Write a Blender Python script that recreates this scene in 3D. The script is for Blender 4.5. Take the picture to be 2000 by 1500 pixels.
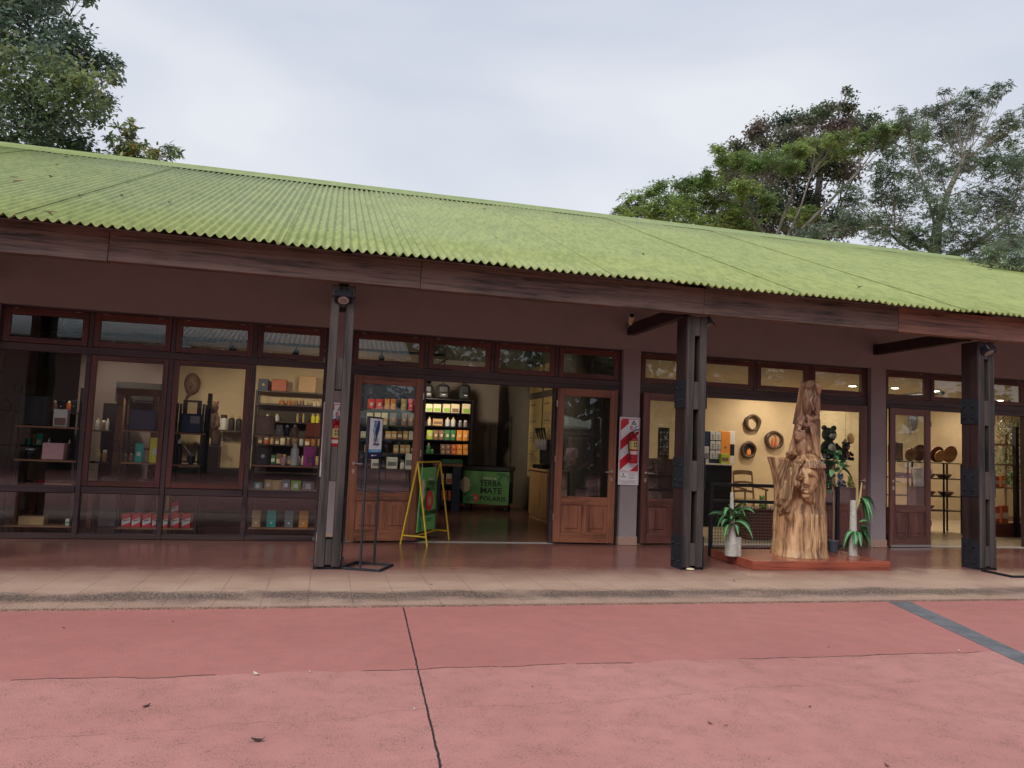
import bpy, math, random
import numpy as np
from mathutils import Vector, Matrix, noise
random.seed(7); rng=np.random.default_rng(7)
S=bpy.context.scene; C=S.collection
for o in list(bpy.data.objects): bpy.data.objects.remove(o)
# ---------------------------------------------------------------- camera
YAW,PITCH,ROLL,FPX=0.23917,0.07940,0.04167,1467.9
def _axes():
    sy,cy=math.sin(YAW),math.cos(YAW); f0=Vector((sy,cy,0)); r0=Vector((cy,-sy,0)); u0=Vector((0,0,1))
    f=f0*math.cos(PITCH)+u0*math.sin(PITCH); u=u0*math.cos(PITCH)-f0*math.sin(PITCH)
    return r0*math.cos(ROLL)+u*math.sin(ROLL), u*math.cos(ROLL)-r0*math.sin(ROLL), f
CR,CU,CF=_axes(); EYE=Vector((0,0,1.5))
cd=bpy.data.cameras.new('camera'); cam=bpy.data.objects.new('camera',cd); C.objects.link(cam)
cd.sensor_width=36; cd.lens=FPX/2000*36; cd.clip_start=.05; cd.clip_end=3000
cam.matrix_world=Matrix(((CR.x,CU.x,-CF.x,0),(CR.y,CU.y,-CF.y,0),(CR.z,CU.z,-CF.z,1.5),(0,0,0,1)))
S.camera=cam
S.render.resolution_x=1024; S.render.resolution_y=768
# ---------------------------------------------------------------- world, sun, exposure
SUN_EL,SUN_AZ=math.radians(42),math.radians(222)
w=bpy.data.worlds.new('World'); S.world=w; w.use_nodes=True
nt=w.node_tree; N=nt.nodes; L=nt.links; N.clear()
out=N.new('ShaderNodeOutputWorld'); bg=N.new('ShaderNodeBackground'); L.new(bg.outputs[0],out.inputs[0])
sky=N.new('ShaderNodeTexSky'); sky.sky_type='NISHITA'; sky.sun_disc=False; sky.sun_elevation=SUN_EL; sky.sun_rotation=SUN_AZ
tc=N.new('ShaderNodeTexCoord'); mp=N.new('ShaderNodeMapping'); mp.inputs['Scale'].default_value=(1.0,1.0,2.6)
L.new(tc.outputs['Generated'],mp.inputs[0])
nz=N.new('ShaderNodeTexNoise'); nz.inputs['Scale'].default_value=1.5; nz.inputs['Detail'].default_value=5; nz.inputs['Roughness'].default_value=.42; nz.inputs['Distortion'].default_value=.3
L.new(mp.outputs[0],nz.inputs['Vector'])
cr=N.new('ShaderNodeValToRGB'); cr.color_ramp.elements[0].position=.34; cr.color_ramp.elements[0].color=(.50,.56,.72,1)
cr.color_ramp.elements[1].position=.68; cr.color_ramp.elements[1].color=(.86,.89,.95,1)
L.new(nz.outputs[0],cr.inputs[0])
sx=N.new('ShaderNodeSeparateXYZ'); L.new(tc.outputs['Generated'],sx.inputs[0])
mr=N.new('ShaderNodeMapRange'); mr.inputs[1].default_value=.0; mr.inputs[2].default_value=.5; mr.inputs[3].default_value=.62; mr.inputs[4].default_value=0; L.new(sx.outputs[2],mr.inputs[0])
mx=N.new('ShaderNodeMixRGB'); mx.inputs[2].default_value=(.84,.88,.94,1); L.new(mr.outputs[0],mx.inputs[0]); L.new(cr.outputs[0],mx.inputs[1])
ms=N.new('ShaderNodeMixRGB'); ms.blend_type='MULTIPLY'; ms.inputs[0].default_value=1; ms.inputs[2].default_value=(.05,.05,.05,1); L.new(sky.outputs[0],ms.inputs[1])
ad=N.new('ShaderNodeMixRGB'); ad.inputs[0].default_value=.08; L.new(mx.outputs[0],ad.inputs[1]); L.new(ms.outputs[0],ad.inputs[2])
L.new(ad.outputs[0],bg.inputs[0]); bg.inputs[1].default_value=1.0
sl=bpy.data.lights.new('sun','SUN'); sl.energy=2.3; sl.angle=math.radians(28); sl.color=(1,.97,.93)
so=bpy.data.objects.new('sun',sl); C.objects.link(so)
_d=Vector((math.sin(SUN_AZ)*math.cos(SUN_EL),math.cos(SUN_AZ)*math.cos(SUN_EL),math.sin(SUN_EL)))
so.rotation_euler=_d.to_track_quat('Z','Y').to_euler(); so.location=_d*50
S.view_settings.view_transform='Standard'; S.view_settings.look='None'; S.view_settings.exposure=0; S.view_settings.gamma=1
S.render.engine='CYCLES'; S.cycles.max_bounces=8; S.cycles.transparent_max_bounces=24; S.cycles.sample_clamp_indirect=4
try: S.cycles.use_denoising=True
except Exception: pass
# ---------------------------------------------------------------- helpers
def ray(px,py): return CF+CR*((px-1000)/FPX)-CU*((py-750)/FPX)
def at(px,py,Y):
    d=ray(px,py); return EYE+d*(Y/d.y)
def atz(px,py,Z):
    d=ray(px,py); return EYE+d*((Z-1.5)/d.z)
def atx(px,py,X):
    d=ray(px,py); return EYE+d*(X/d.x)
class MB:
    def __init__(s): s.v=[]; s.f=[]; s.m=[]; s.mi=0; s.T=None; s.sm=[]
    def add(s,vs,fs,smooth=False):
        n=len(s.v)
        for p in vs:
            p=Vector(p); s.v.append(tuple(s.T@p) if s.T is not None else tuple(p))
        for f in fs: s.f.append(tuple(i+n for i in f)); s.m.append(s.mi); s.sm.append(smooth)
        return s
    def box(s,x0,x1,y0,y1,z0,z1,b=0):
        if x0>x1:x0,x1=x1,x0
        if y0>y1:y0,y1=y1,y0
        if z0>z1:z0,z1=z1,z0
        if b<=0:
            return s.add([(x0,y0,z0),(x1,y0,z0),(x1,y1,z0),(x0,y1,z0),(x0,y0,z1),(x1,y0,z1),(x1,y1,z1),(x0,y1,z1)],
             [(0,3,2,1),(4,5,6,7),(0,1,5,4),(1,2,6,5),(2,3,7,6),(3,0,4,7)])
        b=min(b,(x1-x0)*.45,(y1-y0)*.45,(z1-z0)*.45)
        lo=(x0,y0,z0); hi=(x1,y1,z1); vs=[]; idx={}
        for sx_ in (0,1):
            for sy_ in (0,1):
                for sz_ in (0,1):
                    sg=(sx_,sy_,sz_)
                    for ax in range(3):
                        p=[ (hi[i] if sg[i] else lo[i]) if i==ax else ((hi[i]-b) if sg[i] else (lo[i]+b)) for i in range(3)]
                        idx[(sg,ax)]=len(vs); vs.append(p)
        fs=[]
        for ax in range(3):
            o1,o2=[i for i in range(3) if i!=ax]
            for sd in (0,1):
                q=[]
                for a_,b_ in ((0,0),(1,0),(1,1),(0,1)):
                    sg=[0,0,0]; sg[ax]=sd; sg[o1]=a_; sg[o2]=b_; q.append(idx[(tuple(sg),ax)])
                flip=(sd==0) ^ (ax==1)
                fs.append(tuple(q[::-1] if flip else q))
        for ax in range(3):   # edges along ax
            o1,o2=[i for i in range(3) if i!=ax]
            for a_ in (0,1):
                for b_ in (0,1):
                    s0=[0,0,0]; s1=[0,0,0]; s1[ax]=1
                    for t in (s0,s1): t[o1]=a_; t[o2]=b_
                    fs.append((idx[(tuple(s0),o1)],idx[(tuple(s1),o1)],idx[(tuple(s1),o2)],idx[(tuple(s0),o2)]))
        for sx_ in (0,1):
            for sy_ in (0,1):
                for sz_ in (0,1):
                    fs.append(tuple(idx[((sx_,sy_,sz_),a)] for a in range(3)))
        return s.add(vs,fs)
    def tube(s,pts,rad,n=8,cap=True,smooth=True):
        pts=[Vector(p) for p in pts]
        if not hasattr(rad,'__len__'): rad=[rad]*len(pts)
        vs=[]; up=None
        for i,p in enumerate(pts):
            d=(pts[min(i+1,len(pts)-1)]-pts[max(i-1,0)]).normalized()
            if up is None: up=Vector((0,0,1)) if abs(d.z)<.9 else Vector((1,0,0))
            a=d.cross(up).normalized(); b_=a.cross(d).normalized(); up=b_
            for k in range(n):
                t=2*math.pi*k/n; vs.append(p+(a*math.cos(t)+b_*math.sin(t))*rad[i])
        fs=[(i*n+k,i*n+(k+1)%n,(i+1)*n+(k+1)%n,(i+1)*n+k) for i in range(len(pts)-1) for k in range(n)]
        s.add(vs,fs,smooth)
        if cap: s.add([vs[k] for k in range(n)],[tuple(range(n))]); s.add([vs[-n+k] for k in range(n)],[tuple(range(n-1,-1,-1))])
        return s
    def lathe(s,prof,c=(0,0,0),n=16,smooth=True):
        vs=[(c[0]+r*math.cos(2*math.pi*k/n),c[1]+r*math.sin(2*math.pi*k/n),c[2]+z) for r,z in prof for k in range(n)]
        fs=[(i*n+k,i*n+(k+1)%n,(i+1)*n+(k+1)%n,(i+1)*n+k) for i in range(len(prof)-1) for k in range(n)]
        s.add(vs,fs,smooth)
        s.add(vs[:n],[tuple(range(n-1,-1,-1))]); s.add(vs[-n:],[tuple(range(n))]); return s
    def ball(s,c,r,n=12,m=8):
        if not hasattr(r,'__len__'): r=(r,r,r)
        vs=[(c[0]+r[0]*math.sin(math.pi*j/m)*math.cos(2*math.pi*k/n),c[1]+r[1]*math.sin(math.pi*j/m)*math.sin(2*math.pi*k/n),c[2]+r[2]*math.cos(math.pi*j/m)) for j in range(m+1) for k in range(n)]
        fs=[(j*n+k,(j+1)*n+k,(j+1)*n+(k+1)%n,j*n+(k+1)%n) for j in range(m) for k in range(n)]
        return s.add(vs,fs,True)
    def prism(s,poly,y0,y1):   # polygon in XZ, extruded along Y
        n=len(poly); vs=[(x,y0,z) for x,z in poly]+[(x,y1,z) for x,z in poly]
        return s.add(vs,[tuple(range(n)),tuple(range(2*n-1,n-1,-1))]+[(i,i+n,(i+1)%n+n,(i+1)%n) for i in range(n)])
    def slab(s,poly,z0,z1):    # polygon in XY, extruded along Z
        n=len(poly); vs=[(x,y,z0) for x,y in poly]+[(x,y,z1) for x,y in poly]
        return s.add(vs,[tuple(range(n-1,-1,-1)),tuple(range(n,2*n))]+[(i,(i+1)%n,(i+1)%n+n,i+n) for i in range(n)])
    def build(s,name,mats,parent=None,world=True):
        me=bpy.data.meshes.new(name); v=s.v
        off=Vector((0,0,0))
        if parent is not None and world:
            q=parent
            while q is not None: off+=q.location; q=q.parent
            v=[(a-off.x,b-off.y,c-off.z) for a,b,c in v]
        me.from_pydata(v,[],s.f)
        if not isinstance(mats,(list,tuple)): mats=[mats]
        for m_ in mats: me.materials.append(m_)
        me.polygons.foreach_set('material_index',s.m); me.polygons.foreach_set('use_smooth',s.sm); me.update()
        o=bpy.data.objects.new(name,me); C.objects.link(o)
        if parent is not None: o.parent=parent
        return o
def tag(o,label=None,cat=None,group=None,kind=None):
    if label: o['label']=label
    if cat: o['category']=cat
    if group: o['group']=group
    if kind: o['kind']=kind
    return o
def empty(name,loc,label=None,cat=None,group=None,rz=0):
    o=bpy.data.objects.new(name,None); C.objects.link(o); o.location=loc; o.rotation_euler=(0,0,rz); o.empty_display_size=.1
    return tag(o,label,cat,group)
def lone(name,mb,mats,label,cat,group=None,origin=None):
    """one-mesh thing with its origin at its base"""
    v=np.array(mb.v); 
    if origin is None: origin=((v[:,0].min()+v[:,0].max())/2,(v[:,1].min()+v[:,1].max())/2,v[:,2].min())
    v=v-np.array(origin); mb.v=[tuple(a) for a in v]
    o=mb.build(name,mats); o.location=origin; return tag(o,label,cat,group)
# ---------------------------------------------------------------- materials
def newmat(name):
    m=bpy.data.materials.new(name); m.use_nodes=True; return m,m.node_tree.nodes,m.node_tree.links,m.node_tree.nodes['Principled BSDF']
def nd(n,t,**k):
    q=n.new(t)
    for a,b in k.items():
        if a in q.inputs.keys() if hasattr(q.inputs,'keys') else False: q.inputs[a].default_value=b
        else: setattr(q,a,b)
    return q
_cache={}
def mat(name,col,rough=.6,var=.12,scale=8,stretch=(1,1,1),bump=.0,bscale=60,metal=0,spec=.5,col2=None,detail=6,lo=.35,hi=.65,coat=0):
    if name in _cache: return _cache[name]
    m,n,l,b=newmat(name); b.inputs['Roughness'].default_value=rough; b.inputs['Metallic'].default_value=metal
    b.inputs['Specular IOR Level'].default_value=spec
    if coat: b.inputs['Coat Weight'].default_value=coat; b.inputs['Coat Roughness'].default_value=.15
    tc=n.new('ShaderNodeTexCoord'); mp=n.new('ShaderNodeMapping'); mp.inputs['Scale'].default_value=stretch; l.new(tc.outputs['Object'],mp.inputs[0])
    nz=n.new('ShaderNodeTexNoise'); nz.inputs['Scale'].default_value=scale; nz.inputs['Detail'].default_value=detail; nz.inputs['Roughness'].default_value=.6
    l.new(mp.outputs[0],nz.inputs['Vector'])
    cr=n.new('ShaderNodeValToRGB'); e=cr.color_ramp.elements
    if col2 is None: c1=tuple(c*(1-var) for c in col)+(1,); c2=tuple(min(1,c*(1+var)) for c in col)+(1,)
    else: c1=tuple(col)+(1,); c2=tuple(col2)+(1,)
    e[0].color=c1; e[0].position=lo; e[1].color=c2; e[1].position=hi
    l.new(nz.outputs[0],cr.inputs[0]); l.new(cr.outputs[0],b.inputs['Base Color'])
    if bump:
        nb=n.new('ShaderNodeTexNoise'); nb.inputs['Scale'].default_value=bscale; nb.inputs['Detail'].default_value=4; l.new(mp.outputs[0],nb.inputs['Vector'])
        bp=n.new('ShaderNodeBump'); bp.inputs['Strength'].default_value=bump; bp.inputs['Distance'].default_value=.02; l.new(nb.outputs[0],bp.inputs['Height']); l.new(bp.outputs[0],b.inputs['Normal'])
    _cache[name]=m; return m
def wood(name,dark,light,axis='Z',scale=14,rough=.55,bump=.35,knots=True,coat=0):
    """plank wood with grain running along an axis"""
    if name in _cache: return _cache[name]
    m,n,l,b=newmat(name); b.inputs['Roughness'].default_value=rough
    if coat: b.inputs['Coat Weight'].default_value=coat; b.inputs['Coat Roughness'].default_value=.2
    st={'X':(.035,1,1),'Y':(1,.035,1),'Z':(1,1,.035)}[axis]
    tc=n.new('ShaderNodeTexCoord'); oi=n.new('ShaderNodeObjectInfo'); va=n.new('ShaderNodeVectorMath'); va.operation='MULTIPLY_ADD'
    va.inputs[1].default_value=(1,1,1); l.new(tc.outputs['Object'],va.inputs[0]); 
    cm=n.new('ShaderNodeCombineXYZ'); mu=n.new('ShaderNodeMath'); mu.operation='MULTIPLY'; mu.inputs[1].default_value=17; l.new(oi.outputs['Random'],mu.inputs[0])
    for i in range(3): l.new(mu.outputs[0],cm.inputs[i])
    l.new(cm.outputs[0],va.inputs[2])
    mp=n.new('ShaderNodeMapping'); mp.inputs['Scale'].default_value=st; l.new(va.outputs[0],mp.inputs[0])
    n1=n.new('ShaderNodeTexNoise'); n1.inputs['Scale'].default_value=scale; n1.inputs['Detail'].default_value=8; n1.inputs['Roughness'].default_value=.65; n1.inputs['Distortion'].default_value=.8; l.new(mp.outputs[0],n1.inputs['Vector'])
    n2=n.new('ShaderNodeTexNoise'); n2.inputs['Scale'].default_value=scale*7; n2.inputs['Detail'].default_value=3; l.new(mp.outputs[0],n2.inputs['Vector'])
    n3=n.new('ShaderNodeTexNoise'); n3.inputs['Scale'].default_value=1.3; n3.inputs['Detail'].default_value=3; l.new(va.outputs[0],n3.inputs['Vector'])
    a=n.new('ShaderNodeMath'); a.operation='MULTIPLY_ADD'; a.inputs[1].default_value=.35; l.new(n2.outputs[0],a.inputs[0]); l.new(n1.outputs[0],a.inputs[2])
    c=n.new('ShaderNodeMath'); c.operation='MULTIPLY_ADD'; c.inputs[1].default_value=.5; l.new(n3.outputs[0],c.inputs[0]); l.new(a.outputs[0],c.inputs[2])
    cr=n.new('ShaderNodeValToRGB'); e=cr.color_ramp.elements; e[0].position=.72; e[0].color=tuple(dark)+(1,); e[1].position=1.12 if False else 1.0; e[1].color=tuple(light)+(1,)
    l.new(c.outputs[0],cr.inputs[0]); l.new(cr.outputs[0],b.inputs['Base Color'])
    bp=n.new('ShaderNodeBump'); bp.inputs['Strength'].default_value=bump; bp.inputs['Distance'].default_value=.006; l.new(a.outputs[0],bp.inputs['Height']); l.new(bp.outputs[0],b.inputs['Normal'])
    _cache[name]=m; return m
def flat(name,col,rough=.5,metal=0,spec=.5):
    return mat(name,col,rough,var=.06,scale=25,metal=metal,spec=spec,detail=2)
def emit(name,col,st):
    if name in _cache: return _cache[name]
    m,n,l,b=newmat(name); b.inputs['Emission Color'].default_value=tuple(col)+(1,); b.inputs['Emission Strength'].default_value=st; b.inputs['Base Color'].default_value=(.8,.8,.8,1)
    _cache[name]=m; return m
def glass_mat(name='window_glass',tint=(.95,.965,.965),ior=1.55,boost=1.0):
    if name in _cache: return _cache[name]
    m,n,l,b=newmat(name); n.remove(b); o=n['Material Output']
    t=n.new('ShaderNodeBsdfTransparent'); t.inputs[0].default_value=tuple(tint)+(1,)
    g=n.new('ShaderNodeBsdfGlossy'); g.inputs['Roughness'].default_value=.01; g.inputs[0].default_value=(boost,boost,boost,1)
    tc=n.new('ShaderNodeTexCoord'); nz=n.new('ShaderNodeTexNoise'); nz.inputs['Scale'].default_value=1.2; l.new(tc.outputs['Object'],nz.inputs['Vector'])
    bp=n.new('ShaderNodeBump'); bp.inputs['Strength'].default_value=.012; bp.inputs['Distance'].default_value=.02; l.new(nz.outputs[0],bp.inputs['Height']); l.new(bp.outputs[0],g.inputs['Normal'])
    fr=n.new('ShaderNodeFresnel'); ge=n.new('ShaderNodeNewGeometry'); mi_=n.new('ShaderNodeMath'); mi_.operation='MULTIPLY_ADD'; mi_.inputs[1].default_value=1/ior-ior; mi_.inputs[2].default_value=ior
    l.new(ge.outputs['Backfacing'],mi_.inputs[0]); l.new(mi_.outputs[0],fr.inputs[0]); mx=n.new('ShaderNodeMixShader')
    l.new(fr.outputs[0],mx.inputs[0]); l.new(t.outputs[0],mx.inputs[1]); l.new(g.outputs[0],mx.inputs[2]); l.new(mx.outputs[0],o.inputs[0])
    _cache[name]=m; return m
_txt={}
def text(body,width,height,origin,mat_,parent,name='lettering',M=None,align='C',bold=0.0,depth=.002,mirror=False,world=True):
    """raised lettering standing in the XZ plane facing -Y, fitted to width/height (one of them may be None)"""
    cu=bpy.data.curves.new('t','FONT'); cu.body=body; cu.size=1; cu.offset=bold; cu.resolution_u=2
    o=bpy.data.objects.new('t',cu); C.objects.link(o); dg=bpy.context.evaluated_depsgraph_get()
    me=bpy.data.meshes.new_from_object(o.evaluated_get(dg)); bpy.data.objects.remove(o); bpy.data.curves.remove(cu)
    v=np.array([tuple(q.co) for q in me.vertices]); fs=[tuple(pl.vertices) for pl in me.polygons]; bpy.data.meshes.remove(me)
    x0,x1=v[:,0].min(),v[:,0].max(); y0,y1=v[:,1].min(),v[:,1].max()
    sx=width/(x1-x0) if width else height/(y1-y0); sy=height/(y1-y0) if height else sx
    X=(v[:,0]-(x0+x1)/2)*sx; Z=(v[:,1]-y0)*sy
    if align=='L': X=X+(x1-x0)*sx/2
    if mirror: X=-X
    mb=MB(); P=[(a,0,c) for a,c in zip(X,Z)]
    T=Matrix.Translation(Vector(origin)) @ (M if M is not None else Matrix.Identity(4)); mb.T=T
    mb.add(P,fs); return mb.build(name,mat_,parent,world)
GL=glass_mat()
# ---------------------------------------------------------------- surface materials
def plaza_mat():
    m,n,l,b=newmat('painted_concrete'); b.inputs['Roughness'].default_value=.75
    tc=n.new('ShaderNodeTexCoord'); sp=n.new('ShaderNodeSeparateXYZ'); l.new(tc.outputs['Object'],sp.inputs[0])
    def noise_(sc,det=5,ro=.6,vec=None):
        q=n.new('ShaderNodeTexNoise'); q.inputs['Scale'].default_value=sc; q.inputs['Detail'].default_value=det; q.inputs['Roughness'].default_value=ro; l.new(vec or tc.outputs['Object'],q.inputs['Vector']); return q.outputs[0]
    def math_(op,a,b_=None,c=None,cl=False):
        q=n.new('ShaderNodeMath'); q.operation=op; q.use_clamp=cl
        for i,x in enumerate((a,b_,c)):
            if x is None: continue
            if isinstance(x,(int,float)): q.inputs[i].default_value=x
            else: l.new(x,q.inputs[i])
        return q.outputs[0]
    def mix_(f,a,b_,bl='MIX'):
        q=n.new('ShaderNodeMixRGB'); q.blend_type=bl
        for i,x in enumerate((f,a,b_)):
            if isinstance(x,(int,float)): q.inputs[i].default_value=x
            elif isinstance(x,tuple): q.inputs[i].default_value=x+(1,)
            else: l.new(x,q.inputs[i])
        return q.outputs[0]
    big=noise_(.7,6,.62); mid=noise_(5,5,.6); fine=noise_(90,3,.7); spk=noise_(120,3,.6)
    wob=math_('MULTIPLY_ADD',noise_(1.6,4,.6),.16,-.08)
    ycr=math_('ADD',sp.outputs[1],wob)
    near=math_('LESS_THAN',ycr,5.13)
    far_c=mix_(math_('MULTIPLY_ADD',big,2.6,-.8,True),(.43,.158,.136),(.52,.200,.172))
    near_c=mix_(math_('MULTIPLY_ADD',big,2.4,-.7,True),(.48,.202,.172),(.59,.270,.232))
    base=mix_(near,far_c,near_c)
    base=mix_(math_('MULTIPLY',math_('MULTIPLY_ADD',mid,3,-1.1,True),.30),base,(.33,.15,.125))
    stn=math_('MULTIPLY',math_('MULTIPLY_ADD',noise_(.35,7,.7),5,-2.6,True),math_('MULTIPLY_ADD',noise_(3.3,5,.7),2.5,-.8,True))
    base=mix_(math_('MULTIPLY',stn,.30),base,(.24,.13,.11))
    # pits of worn-off paint
    pit=math_('GREATER_THAN',math_('ADD',spk,math_('MULTIPLY',mid,.34)),.79)
    base=mix_(math_('MULTIPLY',pit,math_('MULTIPLY_ADD',near,.55,.35)),base,(.20,.105,.085))
    base=mix_(math_('MULTIPLY',math_('GREATER_THAN',math_('MULTIPLY_ADD',fine,.6,math_('MULTIPLY',spk,.4)),.60),.35),base,(.60,.36,.33))
    def line(expr,w_,strength,col=(.06,.035,.03)):
        nonlocal base
        mask=math_('LESS_THAN',math_('ABSOLUTE',expr),w_); base=mix_(math_('MULTIPLY',mask,strength),base,col)
        return mask
    brk=math_('GREATER_THAN',noise_(1.1,2),.47)
    jw=math_('MULTIPLY_ADD',noise_(22,4),.02,-.01)
    m1=line(math_('ADD',math_('SUBTRACT',math_('SUBTRACT',sp.outputs[0],.44),math_('MULTIPLY',sp.outputs[1],.048)),jw),.0062,1,(.03,.02,.018))
    m2=line(math_('SUBTRACT',ycr,5.13),.009,math_('MULTIPLY',brk,.8))
    wob2=math_('MULTIPLY_ADD',noise_(.9,5,.7),.5,-.25)
    m3=line(math_('ADD',math_('SUBTRACT',math_('SUBTRACT',sp.outputs[1],4.3),math_('MULTIPLY',sp.outputs[0],.06)),wob2),.004,.32)
    m4=line(math_('ADD',math_('SUBTRACT',math_('ADD',sp.outputs[1],math_('MULTIPLY',sp.outputs[0],1.4)),9.2),wob2),.006,math_('MULTIPLY',brk,.45))
    l.new(base,b.inputs['Base Color'])
    h=math_('SUBTRACT',math_('MULTIPLY_ADD',fine,.5,spk),math_('MULTIPLY',math_('ADD',m1,m2),2))
    bp=n.new('ShaderNodeBump'); bp.inputs['Strength'].default_value=.8; bp.inputs['Distance'].default_value=.006; l.new(h,bp.inputs['Height']); l.new(bp.outputs[0],b.inputs['Normal'])
    l.new(math_('MULTIPLY_ADD',mid,.3,.5),b.inputs['Roughness'])
    return m
def terrace_mat():
    m,n,l,b=newmat('terrazzo_tiles')
    tc=n.new('ShaderNodeTexCoord'); sp=n.new('ShaderNodeSeparateXYZ'); l.new(tc.outputs['Object'],sp.inputs[0])
    def noise_(sc,det=5,ro=.6,st=None):
        q=n.new('ShaderNodeTexNoise'); q.inputs['Scale'].default_value=sc; q.inputs['Detail'].default_value=det; q.inputs['Roughness'].default_value=ro
        if st:
            mp=n.new('ShaderNodeMapping'); mp.inputs['Scale'].default_value=st; l.new(tc.outputs['Object'],mp.inputs[0]); l.new(mp.outputs[0],q.inputs['Vector'])
        else: l.new(tc.outputs['Object'],q.inputs['Vector'])
        return q.outputs[0]
    def math_(op,a,b_=None,c=None,cl=False):
        q=n.new('ShaderNodeMath'); q.operation=op; q.use_clamp=cl
        for i,x in enumerate((a,b_,c)):
            if x is None: continue
            if isinstance(x,(int,float)): q.inputs[i].default_value=x
            else: l.new(x,q.inputs[i])
        return q.outputs[0]
    def mix_(f,a,b_,bl='MIX'):
        q=n.new('ShaderNodeMixRGB'); q.blend_type=bl
        for i,x in enumerate((f,a,b_)):
            if isinstance(x,(int,float)): q.inputs[i].default_value=x
            elif isinstance(x,tuple): q.inputs[i].default_value=x+(1,)
            else: l.new(x,q.inputs[i])
        return q.outputs[0]
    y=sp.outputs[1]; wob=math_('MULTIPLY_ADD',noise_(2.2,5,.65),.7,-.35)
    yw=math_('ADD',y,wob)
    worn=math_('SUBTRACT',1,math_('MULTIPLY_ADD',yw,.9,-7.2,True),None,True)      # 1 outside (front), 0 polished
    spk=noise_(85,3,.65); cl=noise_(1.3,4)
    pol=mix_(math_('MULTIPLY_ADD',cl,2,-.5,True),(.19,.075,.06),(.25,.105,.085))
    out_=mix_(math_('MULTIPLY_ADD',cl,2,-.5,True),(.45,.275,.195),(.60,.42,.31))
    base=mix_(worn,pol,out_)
    base=mix_(math_('MULTIPLY',math_('GREATER_THAN',spk,.56),math_('MULTIPLY_ADD',worn,.45,.08)),base,(.19,.12,.10))
    base=mix_(math_('MULTIPLY',math_('LESS_THAN',spk,.42),math_('MULTIPLY_ADD',worn,.4,.08)),base,(.60,.47,.41))
    sw=math_('ADD',y,math_('MULTIPLY_ADD',noise_(2.2,7,.75,(.6,1,1)),.7,-.35))
    band=math_('SUBTRACT',1,math_('MULTIPLY',math_('ABSOLUTE',math_('SUBTRACT',sw,7.42)),3.4),None,True)
    gr=noise_(38,5,.8); patch=noise_(.8,3)
    edge=math_('SUBTRACT',1,math_('MULTIPLY',math_('SUBTRACT',y,7.0),2.6),None,True)
    base=mix_(math_('MULTIPLY',math_('MULTIPLY',edge,math_('GREATER_THAN',spk,.50)),.6),base,(.13,.09,.075))
    grit=math_('MULTIPLY_ADD',math_('GREATER_THAN',gr,.47),.75,.25)
    dirt=math_('MULTIPLY',math_('MULTIPLY',math_('MULTIPLY',band,1.5,None,True),grit),math_('MULTIPLY_ADD',patch,4.5,-1.05,True))
    base=mix_(math_('MULTIPLY',dirt,.9,None,True),base,(.055,.045,.04))
    br=n.new('ShaderNodeTexBrick'); br.offset=0; br.inputs['Scale'].default_value=1; br.inputs['Brick Width'].default_value=.4; br.inputs['Row Height'].default_value=.4; br.inputs['Mortar Size'].default_value=.0045; br.inputs['Mortar Smooth'].default_value=.1
    mp=n.new('ShaderNodeMapping'); mp.inputs['Location'].default_value=(.07,-6.985+.4*20,0); l.new(tc.outputs['Object'],mp.inputs[0]); l.new(mp.outputs[0],br.inputs['Vector'])
    jm=math_('MULTIPLY',br.outputs['Fac'],math_('MULTIPLY_ADD',noise_(3,3),1.6,-.1,True))
    base=mix_(math_('MULTIPLY',jm,.6),base,(.08,.045,.035))
    l.new(base,b.inputs['Base Color'])
    l.new(math_('ADD',math_('MULTIPLY_ADD',worn,.42,.20),math_('MULTIPLY_ADD',cl,.14,-.07)),b.inputs['Roughness'])
    bp=n.new('ShaderNodeBump'); bp.inputs['Strength'].default_value=.35; bp.inputs['Distance'].default_value=.003
    l.new(math_('SUBTRACT',math_('MULTIPLY',spk,math_('MULTIPLY_ADD',worn,1,.03)),jm),bp.inputs['Height']); l.new(bp.outputs[0],b.inputs['Normal'])
    return m
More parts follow.
